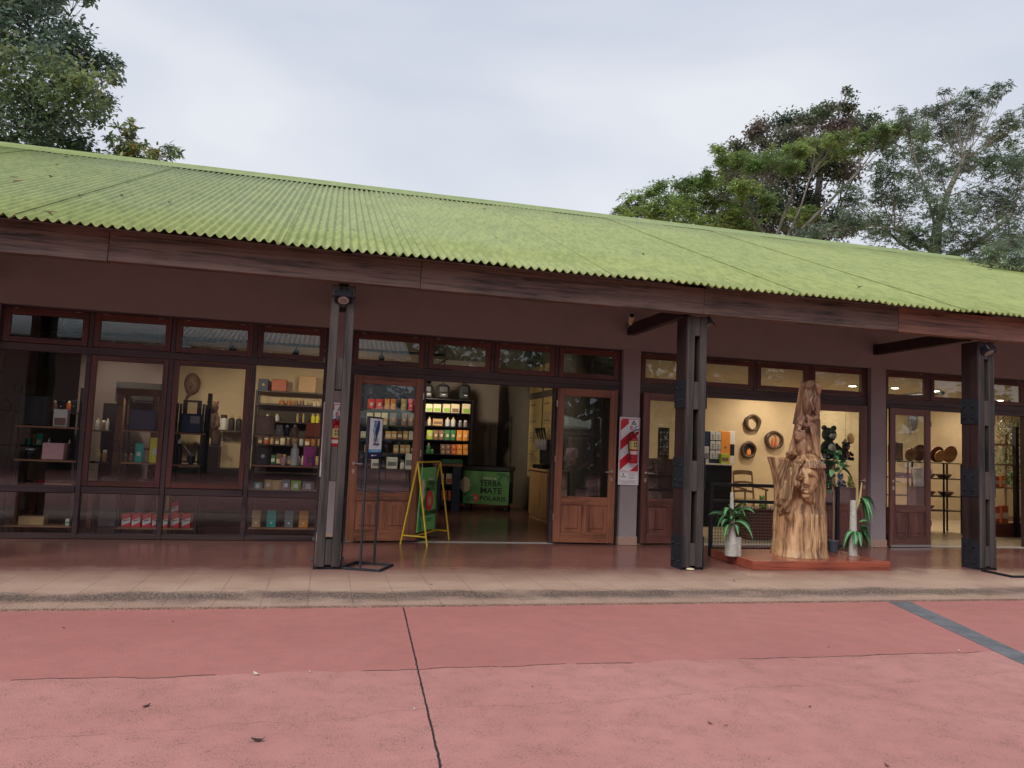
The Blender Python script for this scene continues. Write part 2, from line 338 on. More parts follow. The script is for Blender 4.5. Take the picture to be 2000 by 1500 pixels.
def roof_mat(name='roof_green',a=(.222,.272,.080),c=(.325,.370,.122)):
    m,n,l,b=newmat(name); b.inputs['Roughness'].default_value=.5
    tc=n.new('ShaderNodeTexCoord')
    def ns(sc,st,det=5):
        mp=n.new('ShaderNodeMapping'); mp.inputs['Scale'].default_value=st; l.new(tc.outputs['Object'],mp.inputs[0])
        q=n.new('ShaderNodeTexNoise'); q.inputs['Scale'].default_value=sc; q.inputs['Detail'].default_value=det; q.inputs['Roughness'].default_value=.65; l.new(mp.outputs[0],q.inputs['Vector']); return q.outputs[0]
    a1=ns(7,(1,.5,.5)); a2=ns(.8,(1,1,1)); a3=ns(38,(1,.6,1),4)
    s1=n.new('ShaderNodeMath'); s1.operation='MULTIPLY_ADD'; s1.inputs[1].default_value=.35; l.new(a2,s1.inputs[0]); l.new(a1,s1.inputs[2])
    s2=n.new('ShaderNodeMath'); s2.operation='MULTIPLY_ADD'; s2.inputs[1].default_value=.4; l.new(a3,s2.inputs[0]); l.new(s1.outputs[0],s2.inputs[2])
    cr=n.new('ShaderNodeValToRGB'); e=cr.color_ramp.elements; e[0].position=.82; e[1].position=1.3 if False else 1.0
    dv=n.new('ShaderNodeMath'); dv.operation='MULTIPLY'; dv.inputs[1].default_value=1.0; l.new(s2.outputs[0],dv.inputs[0]); e[0].position=.74; e[1].position=.98
    e[0].color=tuple(a)+(1,); e[1].color=tuple(c)+(1,); l.new(dv.outputs[0],cr.inputs[0])
    # mossy film near the ridge at the far ends
    sp=n.new('ShaderNodeSeparateXYZ'); l.new(tc.outputs['Object'],sp.inputs[0])
    mm=n.new('ShaderNodeMath'); mm.operation='MULTIPLY_ADD'; mm.use_clamp=True; mm.inputs[1].default_value=.30; mm.inputs[2].default_value=-4.1; l.new(sp.outputs[1],mm.inputs[0])
    xx=n.new('ShaderNodeMath'); xx.operation='ABSOLUTE'; q=n.new('ShaderNodeMath'); q.operation='SUBTRACT'; q.inputs[1].default_value=5.0; l.new(sp.outputs[0],q.inputs[0]); l.new(q.outputs[0],xx.inputs[0])
    xm=n.new('ShaderNodeMath'); xm.operation='MULTIPLY_ADD'; xm.use_clamp=True; xm.inputs[1].default_value=.22; xm.inputs[2].default_value=-1.6; l.new(xx.outputs[0],xm.inputs[0])
    pr=n.new('ShaderNodeMath'); pr.operation='MULTIPLY'; l.new(mm.outputs[0],pr.inputs[0]); l.new(xm.outputs[0],pr.inputs[1])
    pn=n.new('ShaderNodeMath'); pn.operation='MULTIPLY'; l.new(pr.outputs[0],pn.inputs[0]); l.new(a2,pn.inputs[1])
    mx=n.new('ShaderNodeMixRGB'); mx.inputs[2].default_value=(.13,.20,.13,1); l.new(pn.outputs[0],mx.inputs[0]); l.new(cr.outputs[0],mx.inputs[1])
    l.new(mx.outputs[0],b.inputs['Base Color']); return m
M_PLAZA=plaza_mat(); M_TERR=terrace_mat(); M_ROOF=roof_mat()
M_CAP=mat('ridge_cap_green',(.25,.31,.11),.5,var=.10,scale=4)
M_WALL=mat('mauve_render',(.295,.236,.240),.85,var=.05,scale=2.5,bump=.15,bscale=90)
M_OCHRE=mat('ochre_plaster',(.60,.47,.30),.85,var=.07,scale=2,bump=.1,bscale=60)
M_TAN=mat('tan_plaster',(.48,.42,.37),.85,var=.08,scale=2,bump=.1,bscale=60)
M_FAS=wood('fascia_wood',(.012,.008,.008),(.16,.094,.078),'X',24,.6,.8)
M_FASR=wood('fascia_wood_red',(.025,.010,.008),(.24,.10,.065),'X',22,.5,.8)
M_POST=wood('post_wood',(.007,.006,.007),(.064,.050,.043),'Z',13,.6,.5)
M_POSTS=wood('post_side_wood',(.012,.006,.007),(.038,.020,.019),'Z',10,.5,.3)
M_FRX=wood('frame_wood_x',(.040,.011,.010),(.125,.036,.028),'X',14,.4,.2)
M_FRZ=wood('frame_wood_z',(.040,.011,.010),(.125,.036,.028),'Z',14,.4,.2)
M_MUX=wood('mullion_wood_x',(.026,.014,.016),(.068,.037,.038),'X',14,.45,.2)
M_MUZ=wood('mullion_wood_z',(.026,.014,.016),(.068,.037,.038),'Z',14,.45,.2)
M_DRX=wood('door_wood_x',(.075,.024,.013),(.27,.10,.053),'X',12,.4,.25)
M_DRZ=wood('door_wood_z',(.075,.024,.013),(.27,.10,.053),'Z',12,.4,.25)
M_STEEL=mat('dark_steel',(.017,.020,.027),.6,var=.3,scale=12,metal=.2)
M_BLACK=mat('black_metal',(.012,.013,.018),.45,var=.2,scale=12,metal=.3)
M_NICKEL=flat('nickel',(.6,.56,.5),.25,1)
M_BOLT=flat('zinc_bolt',(.12,.13,.15),.5,1)
# ---------------------------------------------------------------- ground
g=MB(); g.add([(-150,-150,-.02),(150,-150,-.02),(150,250,-.02),(-150,250,-.02)],[(0,1,2,3)])
tag(g.build('plaza_ground',M_PLAZA),kind='structure')
g=MB(); g.box(-16,32,6.985,11.19,-.3,0,0); g.box(-16,4.66,11.19,20.9,-.3,-.0005)
tag(g.build('terrace_floor',M_TERR),kind='structure')
g=MB(); g.box(4.66,32,11.19,20.9,-.3,.004); tag(g.build('shop_floor',mat('cream_floor_tile',(.52,.43,.30),.25,var=.08,scale=3)),kind='structure')
g=MB(); g.slab([(5.95,6.98),(6.22,6.98),(5.58,5.04),(5.30,3.9),(4.9,2.3),(4.0,-1.5),(3.72,-1.5),(4.64,2.3),(5.03,3.9),(5.33,4.95)][::-1],-.02+.0,-.016)
tag(g.build('concrete_strip',mat('grey_concrete',(.15,.155,.165),.8,var=.25,scale=6,bump=.6,bscale=80)),kind='structure')
# ---------------------------------------------------------------- building
YW,YF,YP,YB=11.10,11.20,8.84,8.70      # wall face, window-frame face, post face, fascia face
B=empty('shop_building',(4,11.1,0),'long single storey shop building with green corrugated roof and timber posts','building')
TR=.423; YE=8.42; ZE=3.575; YR=16.0
def rz(y): return ZE+TR*(y-YE)
wl=MB()
wl.box(-16,26,YW,YW+.22,3.07,4.60)
wl.box(-16,-4.27,YW,YW+.22,0,3.07)
wl.box(13.6,26,YW,YW+.22,0,3.07)
for x0,x1 in ((-.04,.27),(4.52,4.81),(9.10,9.40)): wl.box(x0,x1,YW,YW+.22,0,3.07,.004)
wl.build('facade_wall',M_WALL,B)
sk=MB()
for x0,x1 in ((-.04,.27),(4.52,4.81),(9.10,9.40),(-16,-4.26)):
    sk=MB(); sk.box(x0-.012,x1+.012,YW-.014,YW+.1,0.002,.13,.003); sk.build('skirting',mat('skirting_tile',(.40,.25,.19),.6,var=.25,scale=60),B)
bw=MB(); bw.box(-16,4.66,20.6,20.8,0,4.4); bw.box(-16.0,-15.8,11.4,20.6,0,4.4)
bw.build('rear_wall',M_TAN,B)
ob=MB(); ob.box(4.82,26,16.5,16.7,0.006,3.3); ob.box(25.8,26,11.4,16.5,0.006,3.3)
ob.build('ochre_wall',M_OCHRE,B)
pw=MB(); pw.box(4.66,4.795,11.33,20.6,0,4.4); pw.build('partition_wall',mat('dark_olive_plaster',(.13,.115,.095),.85,var=.08,scale=2),B)
cl=MB(); cl.box(4.82,25.8,11.33,16.5,3.12,3.25); cl.build('ceiling_panel',mat('cream_ceiling',(.55,.47,.36),.9,var=.03),B)
c2=MB(); c2.box(-15.8,4.66,11.33,20.6,3.75,3.85); c2.build('ceiling_panel',mat('grey_ceiling',(.30,.27,.25),.9,var=.05),B)
# roof: corrugated sheets, pitch 0.1 m, lapped every 1.3 m
seams=[-3.17+1.293*i for i in range(-10,24)]
rf=MB(); sub=10
for i in range(len(seams)-1):
    x0,x1=seams[i]-.06,seams[i+1]; n=int((x1-x0)/.1*sub); lift=.011*(i%2)
    for sgn in (1,-1):
        ys=[YE,10.2,12.1,14,YR-.02]
        vs=[]
        for y in ys:
            for k in range(n+1):
                x=x0+(x1-x0)*k/n; z=rz(y)+.0205*math.sin(2*math.pi*x/.1)+lift
                vs.append((x,y if sgn>0 else 2*YR-y,z))
        W=n+1
        for j in range(len(ys)-1):
            for k in range(n):
                q=(j*W+k,j*W+k+1,(j+1)*W+k+1,(j+1)*W+k)
                rf.f.append(tuple(t+len(rf.v) for t in (q if sgn>0 else q[::-1]))); rf.m.append(0); rf.sm.append(True)
        rf.v.extend(vs)
ro=rf.build('roof',M_ROOF,B)
md=ro.modifiers.new('thick','SOLIDIFY'); md.thickness=.007; md.offset=-1
rc=MB(); x0,x1=seams[0],seams[-1]
for i in range(16):
    a=x0+(x1-x0)*i/16; b_=x0+(x1-x0)*(i+1)/16+.03; lf=.003*(i%2)
    for sgn in (1,-1):
        def cy(d): return YR-sgn*d
        P=[(cy(.30),rz(YR-.30)+.026+lf),(cy(.06),rz(YR-.06)+.05+lf),(YR,rz(YR)+.085+lf),(YR,rz(YR)+.078+lf),(cy(.06),rz(YR-.06)+.043+lf),(cy(.30),rz(YR-.30)+.019+lf)]
        vs=[(a,y,z) for y,z in P]+[(b_,y,z) for y,z in P]
        rc.add(vs,[(k,k+6,(k+1)%6+6,(k+1)%6) for k in range(6)]+[(5,4,3,2,1,0),(6,7,8,9,10,11)])
rc.build('ridge_cap',M_CAP,ro)
for x in (seams[0]+.3,seams[-1]-.3):
    gv=MB(); gv.add([(x,YW,3),(x,2*YR-YW,3),(x,2*YR-YW,4.5),(x,YR,rz(YR)-.1),(x,YW,4.6)],[(0,1,2,3,4)])
    gv.build('gable',M_WALL,B)
# purlins and rafters under the eave
for y in (8.95,9.75,10.55):
    rt=MB(); rt.box(-16,26,y,y+.06,rz(y)-.11,rz(y)-.03); rt.build('purlin',M_POSTS,B)
for i in range(-3,6):
    xc=.11+4.575*i
    r_=MB(); n_=[(8.75,rz(8.75)-.12),(11.09,rz(11.09)-.12),(11.09,rz(11.09)-.26),(8.75,rz(8.75)-.24)]
    r_.add([(xc-.06,y,z) for y,z in n_]+[(xc+.06,y,z) for y,z in n_],[(0,1,2,3),(7,6,5,4),(0,4,5,1),(1,5,6,2),(2,6,7,3),(3,7,4,0)])
    r_.build('rafter',M_POSTS,B)
# fascia
js=[-16,-11.4,-6.9,-2.37,.97,4.62,7.57,12.1,16.6,21,26]
for i in range(len(js)-1):
    fb=MB(); fb.box(js[i]+.0015,js[i+1]-.0015,YB+.003*(i%2),YB+.13,3.26+.006*(i%2),3.60,.006)
    fb.build('fascia_board',M_FASR if i in (6,7,3-3) else M_FAS,B)
# posts
def post(i,xc):
    root=MB()
    for s in (-1,1): root.box(xc+s*.135,xc+s*.04,YP+(.0 if s<0 else .004),YP+.31,.03,3.255,.006)
    p=root.build('timber_post',M_POST,B)
    for z0,z1 in ((.05,.33),(.99,1.38),(2.04,2.40),(3.0,3.25)):
        sp=MB(); sp.box(xc-.039,xc+.039,YP+.012,YP+.30,z0,z1,.004); sp.build('spacer_block',M_POST,p)
    if i!=0:
        sd=MB(); sd.box(xc-.15,xc-.136,YP+.01,YP+.30,.03,3.25,.002); sd.build('side_board',M_POSTS,p)
    for z0,z1 in ((.0,.42),(1.02,1.42),(2.06,2.42)):
        for s in (-1,1):
            if i!=0 or z0==0:
                a=xc+s*.152; pl=MB(); pl.box(a,a+s*.008,YP+(.0 if s<0 else .02),YP+.31,z0,z1,.002); pl.build('steel_plate',M_STEEL,p)
                if 0<=i<=2 and (s<0 or i==0):
                    for yy in (YP+.08,YP+.23):
                        for zz in (z0+.1,z1-.1):
                            bo=MB(); bo.tube([(xc+s*.158,yy,zz),(xc+s*.182,yy,zz)],.014,6); bo.build('bolt',M_BOLT,p)
    bs=MB(); bs.box(xc-.13,xc+.13,YP+.03,YP+.28,.001,.03); bs.build('base_shoe',M_BLACK,p)
    if i!=99:
        t=MB(); t.box(xc-.06,xc+.06,YP+.32,YW-.002,3.30,3.47,.004); t.build('tie_beam',M_POSTS,B)
for i in range(-3,6):
    post(i,{0:.105,1:4.615,2:9.19}.get(i,.08+4.56*i))
# windows and mullions
def frame(name,x0,x1,z0,z1,fw,y,d,mx_,mz_,parent=B,fwb=None,pane=True,fwt=None):
    fwb=fwb or fw; fwt=fwt or fw
    f=MB(); f.mi=0; f.box(x0+fw,x1-fw,y,y+d,z0,z0+fwb,.003); f.box(x0+fw,x1-fw,y,y+d,z1-fwt,z1,.003); f.mi=1; f.box(x0,x0+fw-.001,y-.001,y+d,z0,z1,.003); f.box(x1-fw+.001,x1,y-.001,y+d,z0,z1,.003)
    o=f.build(name,[mx_,mz_],parent)
    if pane:
        g_=MB(); g_.box(x0+fw-.005,x1-fw+.005,y+d*.5,y+d*.5+.006,z0+fwb-.005,z1-fwt+.005); g_.build('pane',GL,o)
    return o
ZT0,ZT1,ZR0,ZR1=2.57,3.065,2.47,2.57
bays=[([-4.27,-3.17,-2.13,-1.05,-.04],'W'),([.27,1.39,2.41,3.44,4.52],'D'),([4.81,5.90,6.91,7.95,9.10],'D'),([9.40,10.38,11.45,12.5,13.6],'D')]
for bi,(xs,kind) in enumerate(bays):
    x0,x1=xs[0],xs[-1]
    fr=MB(); fr.box(x0,x1,YF-.02,YF+.10,ZR0,ZR1-.002,.004); fr.box(x0,x1,YF-.015,YF+.10,3.04,3.069)
    if kind=='D': fr.box(x0,x1,YF-.018,YF+.10,ZR0-.075,ZR0-.001,.003)
    for k,x in enumerate(xs):
        hw=.03; jw_=.10 if kind=='D' else .045; a,b_=(x,x+jw_) if k==0 else ((x-jw_,x) if k==4 else (x-hw,x+hw))
        fr.box(a,b_,YF-.005,YF+.09,ZR1,3.04,.003)
        if kind=='W' or k in (0,4) or (k in (1,3)): fr.box(a,b_,YF-.008,YF+.092,0.003,ZR0,.003)
    if kind=='W':
        for k in range(4): fr.box(xs[k]+.03,xs[k+1]-.03,YF-.004,YF+.09,.60,.70,.012); fr.box(xs[k]+.03,xs[k+1]-.03,YF-.004,YF+.09,.004,.07,.004)
    fr.build('window_framing',M_MUX if kind=='W' else M_MUX,B)
    for k in range(4):
        a=xs[k]+(.05 if k==0 else .035); b_=xs[k+1]-(.05 if k==3 else .035)
        tw_=frame('transom_window',a,b_,ZT0+.005,3.035,.075,YF-.012,.05,M_FRX,M_FRZ,fwt=.085)
        for xx in (a+.14,b_-.14):
            q_=MB(); q_.box(xx-.026,xx+.026,YF-.022,YF-.0125,3.022,3.034,.002); q_.build('hinge',M_NICKEL,tw_)
        if kind=='W':
            if k in (1,2): frame('casement_window',a,b_,.705,ZR0-.005,.07,YF-.012,.05,M_FRX,M_FRZ)
            else:
                g_=MB(); g_.box(a-.01,b_+.01,YF+.03,YF+.036,.69,ZR0+.005); g_.build('pane',GL,B)
            g_=MB(); g_.box(a-.01,b_+.01,YF+.04,YF+.046,.06,.61); g_.build('pane',GL,B)
        elif k in (0,3):
            g_=MB(); g_.box(a-.01,b_+.01,YF+.04,YF+.046,.70,ZR0); g_.build('pane',GL,B)
            g_=MB(); g_.box(a-.01,b_+.01,YF+.03,YF+.07,.01,.68); g_.build('lower_panel',M_DRX,B)
def door(p0,p1,y0,y1,zt,handle,zb=.03,mx_=M_DRX,mz_=M_DRZ,kick=False):
    """door leaf from x=p0,y0 to x=p1,y1 (plan), local X along the leaf"""
    W=math.hypot(p1-p0,y1-y0); a=math.atan2(y1-y0,p1-p0)
    T=Matrix.Translation((p0,y0,0))@Matrix.Rotation(a,4,'Z')
    sw=.115
    f=MB(); f.T=T; f.mi=1; f.box(0,sw,-.002,.045,zb,zt,.004); f.box(W-sw,W,-.002,.045,zb,zt,.004); f.box(W/2-.04,W/2+.04,0,.042,zb+.16,.60,.003)
    f.mi=0; f.box(sw,W-sw,0,.043,zt-.12,zt,.004); f.box(sw,W-sw,0,.043,.60,.73,.004); f.box(sw,W-sw,0,.043,zb,zb+.16,.004)
    d=f.build('door',[mx_,mz_],B)
    for xa,xb in ((sw,W/2-.04),(W/2+.04,W-sw)):
        q=MB(); q.T=T; q.box(xa+.001,xb-.001,.014,.03,zb+.161,.599); q.box(xa+.05,xb-.05,.002,.03,zb+.21,.55,.012); q.build('raised_panel',mz_,d)
    g_=MB(); g_.T=T; g_.box(sw-.004,W-sw+.004,.018,.024,.726,zt-.116); g_.build('pane',GL,d)
    hx=.06 if handle=='L' else W-.06; sg=1 if handle=='L' else -1
    h=MB(); h.T=T; h.tube([(hx,-.002,1.13),(hx,-.045,1.13)],.011,8); h.tube([(hx,-.045,1.13),(hx+sg*.12,-.05,1.125)],[.011,.009],8); h.tube([(hx,-.001,1.13),(hx,-.01,1.13)],.026,10)
    h.build('handle',M_NICKEL,d)
    e=MB(); e.T=T; e.box(hx-.02,hx+.02,-.009,-.0025,.98,1.05,.004); e.build('lock_plate',M_NICKEL,d)
    hg=MB(); hg.T=T
    hx2=W+.005 if handle=='L' else -.005
    for z in (.42,1.3,2.15): hg.tube([(hx2,-.004,z-.05),(hx2,-.004,z+.05)],.008,6)
    hg.build('hinge',M_NICKEL,d)
    if kick:
        k=MB(); k.T=T; k.box(.005,W-.005,-.008,-.003,zb-.02,zb+.02); k.build('sweep_strip',M_NICKEL,d)
    return d
door(.35,1.37,11.02,11.14,2.405,'L')
door(3.45,4.415,11.125,11.055,2.40,'R')
DB=(wood('door_dark_x',(.06,.022,.018),(.17,.065,.05),'X',12,.4,.2),wood('door_dark_z',(.06,.022,.018),(.17,.065,.05),'Z',12,.4,.2))
door(4.87,5.87,11.08,11.14,2.405,'L',mx_=DB[0],mz_=DB[1])
door(7.98,9.02,11.14,11.10,2.405,'R',mx_=DB[0],mz_=DB[1])
door(9.47,10.36,11.08,11.14,2.40,'L',mx_=DB[0],mz_=DB[1],kick=True)
door(12.52,13.5,11.14,11.1,2.4,'R',mx_=DB[0],mz_=DB[1])
th=MB(); th.box(.32,4.47,YF-.01,YF+.09,.001,.006); th.box(4.86,9.05,YF-.01,YF+.09,.005,.012); th.box(9.45,13.55,YF-.01,YF+.09,.005,.012); th.build('threshold',flat('threshold_stone',(.5,.48,.44),.4),B)
# ================================================================ interior of the two shops
M_OAK=wood('shelf_wood',(.16,.07,.035),(.36,.18,.10),'X',12,.45,.15)
M_PINE=wood('pine_wood',(.42,.24,.10),(.62,.40,.19),'Z',12,.45,.15)
M_DKW=wood('dark_shelf_wood',(.02,.018,.018),(.06,.045,.04),'X',12,.45,.15)
COL=dict(black=(.015,.016,.02),white=(.75,.74,.70),red=(.75,.035,.06),kraft=(.55,.34,.16),teal=(.03,.40,.33),yellow=(.80,.72,.05),orange=(.75,.28,.05),
 brown=(.22,.13,.09),dkgreen=(.05,.20,.09),green=(.25,.45,.07),gold=(.50,.36,.14),grey=(.20,.19,.21),pink=(.75,.42,.43),magenta=(.65,.10,.38),cream=(.72,.62,.42),
 rust=(.50,.12,.05),silver=(.55,.55,.56),blue=(.05,.18,.45),amber=(.45,.17,.04),navy=(.015,.03,.08),lime=(.42,.55,.06),purple=(.2,.12,.2))
def CM(n,rough=.5): return flat('paint_'+n,COL[n],rough)
ORD=['','first','second','third','fourth','fifth','sixth','seventh','eighth','ninth','tenth','eleventh','twelfth']
def shelf(px0,px1,py,Y,depth=.28,th=.025,m=None,legs=False,name='display_shelf',label='',cat='shelf',group=None,pyr=None,back=False):
    a=at(px0,py,Y); b_=at(px1,py if pyr is None else pyr,Y); z=(a.z+b_.z)/2
    return (a.x,b_.x,z,Y,depth,th)
def pouch(x0,x1,z0,z1,Y,cols,lab=.45,dep=None):
    w=x1-x0; h=z1-z0; d=dep or w*.45; mb=MB(); L_=[(0,.92,d/2),(.12,1,d/2),(.5,.97,d*.42),(.85,.98,d*.12),(.9,1,.004),(1,1,.004)]
    vs=[];xc=(x0+x1)/2
    for t,ww,dd in L_:
        for sx_,sy_ in ((-1,-.35),(-.5,-1),(.5,-1),(1,-.35),(1,.35),(.5,1),(-.5,1),(-1,.35)):
            vs.append((xc+sx_*w/2*ww,Y+d/2+sy_*dd,z0+t*h))
    n=8; fs=[(i*n+k,i*n+(k+1)%n,(i+1)*n+(k+1)%n,(i+1)*n+k) for i in range(len(L_)-1) for k in range(n)]
    mb.add(vs,fs); mb.add(vs[:8],[tuple(range(7,-1,-1))]); mb.add(vs[-8:],[tuple(range(8))])
    if lab:
        mb.mi=1; e=w*.5*lab; zc=z0+h*.42; s=w*.22
        yy=Y+d*.5-d*.45-.004
        mb.add([(xc-s,yy-.002,zc-s*.9),(xc+s,yy-.002,zc-s*.9),(xc+s,yy,zc+s),(xc,yy+.004,zc+s*1.5),(xc-s,yy,zc+s)],[(0,1,2,3,4)])
    return mb
def bag_box(x0,x1,z0,z1,Y,cols,style='band',dep=None):
    d=dep or (x1-x0)*.6; w=x1-x0; h=z1-z0; mb=MB(); mb.box(x0,x1,Y,Y+d,z0,z1,min(w,h)*.04)
    mb.mi=1; y=Y-.0015
    if style=='band': mb.add([(x0+w*.08,y,z0+h*.25),(x1-w*.08,y,z0+h*.25),(x1-w*.08,y,z0+h*.6),(x0+w*.08,y,z0+h*.6)],[(0,1,2,3)])
    elif style=='diag':
        mb.add([(x0+w*.04,y,z0+h*.12),(x1-w*.04,y,z0+h*.36),(x1-w*.04,y,z0+h*.74),(x0+w*.04,y,z0+h*.52)],[(0,1,2,3)])
        mb.mi=2; mb.add([(x0+w*.18,y-.001,z0+h*.42),(x1-w*.15,y-.001,z0+h*.53),(x1-w*.15,y-.001,z0+h*.62),(x0+w*.18,y-.001,z0+h*.51)],[(0,1,2,3)])
    elif style=='round':
        r=min(w,h)*.13; xc=(x0+x1)/2; zc=z0+h*.5; mb.add([(xc+r*math.cos(t*math.pi/6),y,zc+r*math.sin(t*math.pi/6)) for t in range(12)],[tuple(range(12))])
    elif style=='pic':
        mb.add([(x0+w*.1,y,z0+h*.08),(x1-w*.1,y,z0+h*.08),(x1-w*.1,y,z0+h*.5),(x0+w*.1,y,z0+h*.5)],[(0,1,2,3)])
    elif style=='side':
        mb.add([(x0+w*.45,y,z0+h*.5),(x1-w*.1,y,z0+h*.5),(x1-w*.1,y,z0+h*.88),(x0+w*.45,y,z0+h*.88)],[(0,1,2,3)])
    return mb
def jar(x0,x1,z0,z1,Y,kind='jar'):
    r=(x1-x0)/2; h=z1-z0; xc=(x0+x1)/2; mb=MB()
    if kind=='jar': mb.lathe([(r*.9,0),(r,h*.1),(r,h*.65),(r*.75,h*.78)],(xc,Y+r,z0),14); mb.mi=1; mb.lathe([(r*.78,h*.78),(r*.8,h*.82),(r*.8,h),(r*.7,h)],(xc,Y+r,z0),14)
    elif kind=='bottle': mb.lathe([(r*.95,0),(r,h*.03),(r,h*.66),(r*.85,h*.74),(r*.45,h*.80)],(xc,Y+r,z0),14); mb.mi=1; mb.lathe([(r*.46,h*.80),(r*.5,h*.82),(r*.45,h*.93),(r*.2,h*.95),(r*.2,h)],(xc,Y+r,z0),14)
    elif kind=='mate': mb.lathe([(r*.6,0),(r*.65,h*.04),(r*.55,h*.12),(r*.95,h*.4),(r,h*.62),(r*.85,h*.86)],(xc,Y+r,z0),16); mb.mi=1; mb.lathe([(r*.9,h*.86),(r*.98,h*.9),(r*.98,h),(r*.85,h)],(xc,Y+r,z0),16)
    elif kind=='bowl': mb.lathe([(r*.5,0),(r*.8,h*.3),(r,h)],(xc,Y+r,z0),16)
    return mb
def put(sh,kind,px0,px1,ytop,cols,name,label,cat,group=None,style='band',dy=.05,z0=None):
    xa,xb,z,Y,dp,th=sh; Yi=Y+dy
    a=at(px0,ytop,Yi); b_=at(px1,ytop,Yi); z0=(z+.001) if z0 is None else z0; z1=(a.z+b_.z)/2
    z1=max(z1,z0+.03)
    ms=[CM(c) if isinstance(c,str) else c for c in cols]
    if kind=='pouch': mb=pouch(a.x,b_.x,z0,z1,Yi,cols)
    elif kind=='box': mb=bag_box(a.x,b_.x,z0,z1,Yi,cols,style)
    else: mb=jar(a.x,b_.x,z0,z1,Yi,kind)
    while len(ms)<3: ms.append(ms[-1])
    return lone(name,mb,ms,label,cat,group)
def unit(name,shs,label,cat='shelf unit',group=None,mw=None,legx=None,zb=.006,back=None,legd=(0.02,)):
    """an open display unit: shelves, four steel legs"""
    x0=min(s[0] for s in shs); x1=max(s[1] for s in shs); Y=shs[0][3]; dp=max(s[4] for s in shs); zt=max(s[2] for s in shs)+ (legd[0])
    r=empty(name,((x0+x1)/2,Y+dp/2,zb),label,cat,group)
    for (xa,xb,z,Y_,d_,t_) in shs:
        s=MB(); s.box(xa,xb,Y_,Y_+d_,z-t_,z,.003); s.build('shelf',mw or M_OAK,r)
    for x in (x0+.015,x1-.015):
        for y in (Y+.015,Y+dp-.015):
            l_=MB(); l_.box(x-.014,x+.014,y-.014,y+.014,zb,zt); l_.build('leg',M_BLACK,r)
    if back:
        b_=MB(); b_.box(x0+.002,x1-.002,Y+dp+.001,Y+dp+.015,zb+.05,zt); b_.build('back_panel',back,r)
    return r
YD=11.55
# -- window one
s1=shelf(28,155,831,YD,pyr=834); s2=shelf(26,149,896,YD,pyr=900); s3=shelf(2,139,1025,YD,pyr=1028)
unit('display_unit',[s1,s2,s3],'steel and wood shelf unit behind the leftmost shop window',mw=M_OAK,legd=(.55,))
bg_=put(s1,'box',38,94,772,['black','silver'],'cooler_bag','square black cooler bag with white writing on the top shelf of the leftmost window','bag',None,'none')
p=at(68,808,YD+.045); text('Yerba\nMate',.16,.07,p,CM('white'),bg_) if False else None
put(s1,'box',105,133,799,['white','brown'],'gift_box','white picture box beside the black cooler bag in the leftmost window','box',None,'pic')
put(s2,'mate',47,66,876,['black','silver'],'mate_cup','black mate cup left of the pink box in the leftmost window','cup')
put(s2,'box',83,126,865,['pink','pink'],'gift_box','pink gift box on the middle shelf of the leftmost window','box',None,'round')
put(s2,'bottle',91,99,856,['black','silver'],'bottle','dark bottle with silver cap behind the left end of the pink box','bottle','bottles behind the pink box',dy=.2)
put(s2,'bottle',130,139,858,['black','silver'],'bottle','dark bottle with silver cap behind the right end of the pink box','bottle','bottles behind the pink box',dy=.2)
wb=put(s3,'box',36,86,1008,['kraft','kraft'],'wooden_box','small pale wooden box on the bottom shelf of the leftmost window','box',None,'none')
put(s3,'box',128,140,1013,['white','green'],'tea_box','small white and green carton beside the pale wooden box','box',None,'band')
s0=shelf(10,150,944,YD+.05,pyr=948)
tb=MB(); tb.box(s0[0],s0[1],YD+.3,YD+1.0,s0[2]-.04,s0[2],.004); 
for x in (s0[0]+.05,s0[1]-.05):
    for y in (YD+.35,YD+.95): tb.box(x-.03,x+.03,y-.03,y+.03,.002,s0[2]-.041)
lone('display_table',tb,M_OAK,'low brown wooden table behind the shelves of the leftmost window','table')
T0=(s0[0],s0[1],s0[2],YD+.3,.5,.03)
for px0,px1,c,l in ((45,61,'black','small black dish on the table in the leftmost window'),(68,86,'red','small red dish on the table in the leftmost window'),(104,119,'grey','small grey dish on the table in the leftmost window')):
    put(T0,'bowl',px0,px1,939,[c],'dish',l,'dish',None)
# -- windows two and three
s4=shelf(241,322,839,YD,pyr=843); s5=shelf(236,318,902,YD,pyr=905); s6=shelf(224,379,1029,YD,pyr=1033)
unit('display_unit',[s4,s5],'steel and wood shelf unit with cooler bag behind the second window',legd=(.45,))
unit('display_unit',[s6],'low plank stand of red and white boxes behind the second and third windows',legd=(.0,))
s7=shelf(341,396,844,YD,pyr=847); s8=shelf(336,390,906,YD,pyr=909)
unit('display_unit',[s7,s8],'narrow steel and wood shelf unit behind the third window',legd=(.42,))
cb=put(s4,'box',254,306,800,['navy','silver'],'cooler_bag','navy soft cooler bag with brown base in the second window','bag',None,'none')
hb=MB(); a=at(262,799,YD+.06); b_=at(298,799,YD+.06)
hb.tube([(a.x,YD+.12,a.z-.01),(a.x,YD+.12,a.z+.12),(b_.x,YD+.12,a.z+.12),(b_.x,YD+.12,a.z-.01)],.012,6); hb.build('handle',CM('black'),cb)
put(s5,'pouch',264,281,866,['teal','white'],'tea_pouch','teal pouch on the second window shelf beside the yellow pouch','pouch')
put(s5,'pouch',293,317,855,['yellow','white'],'mate_pouch','tall yellow pouch on the second window shelf','pouch')
put(s7,'box',354,395,808,['navy','grey'],'paper_bag','dark blue shopping bag with pale label in the third window','bag',None,'side')
hb=MB(); a=at(360,808,YD+.06); b_=at(388,808,YD+.06)
for q in (a,b_): hb.box(q.x-.03,q.x+.03,YD+.09,YD+.1,q.z-.01,q.z+.17)
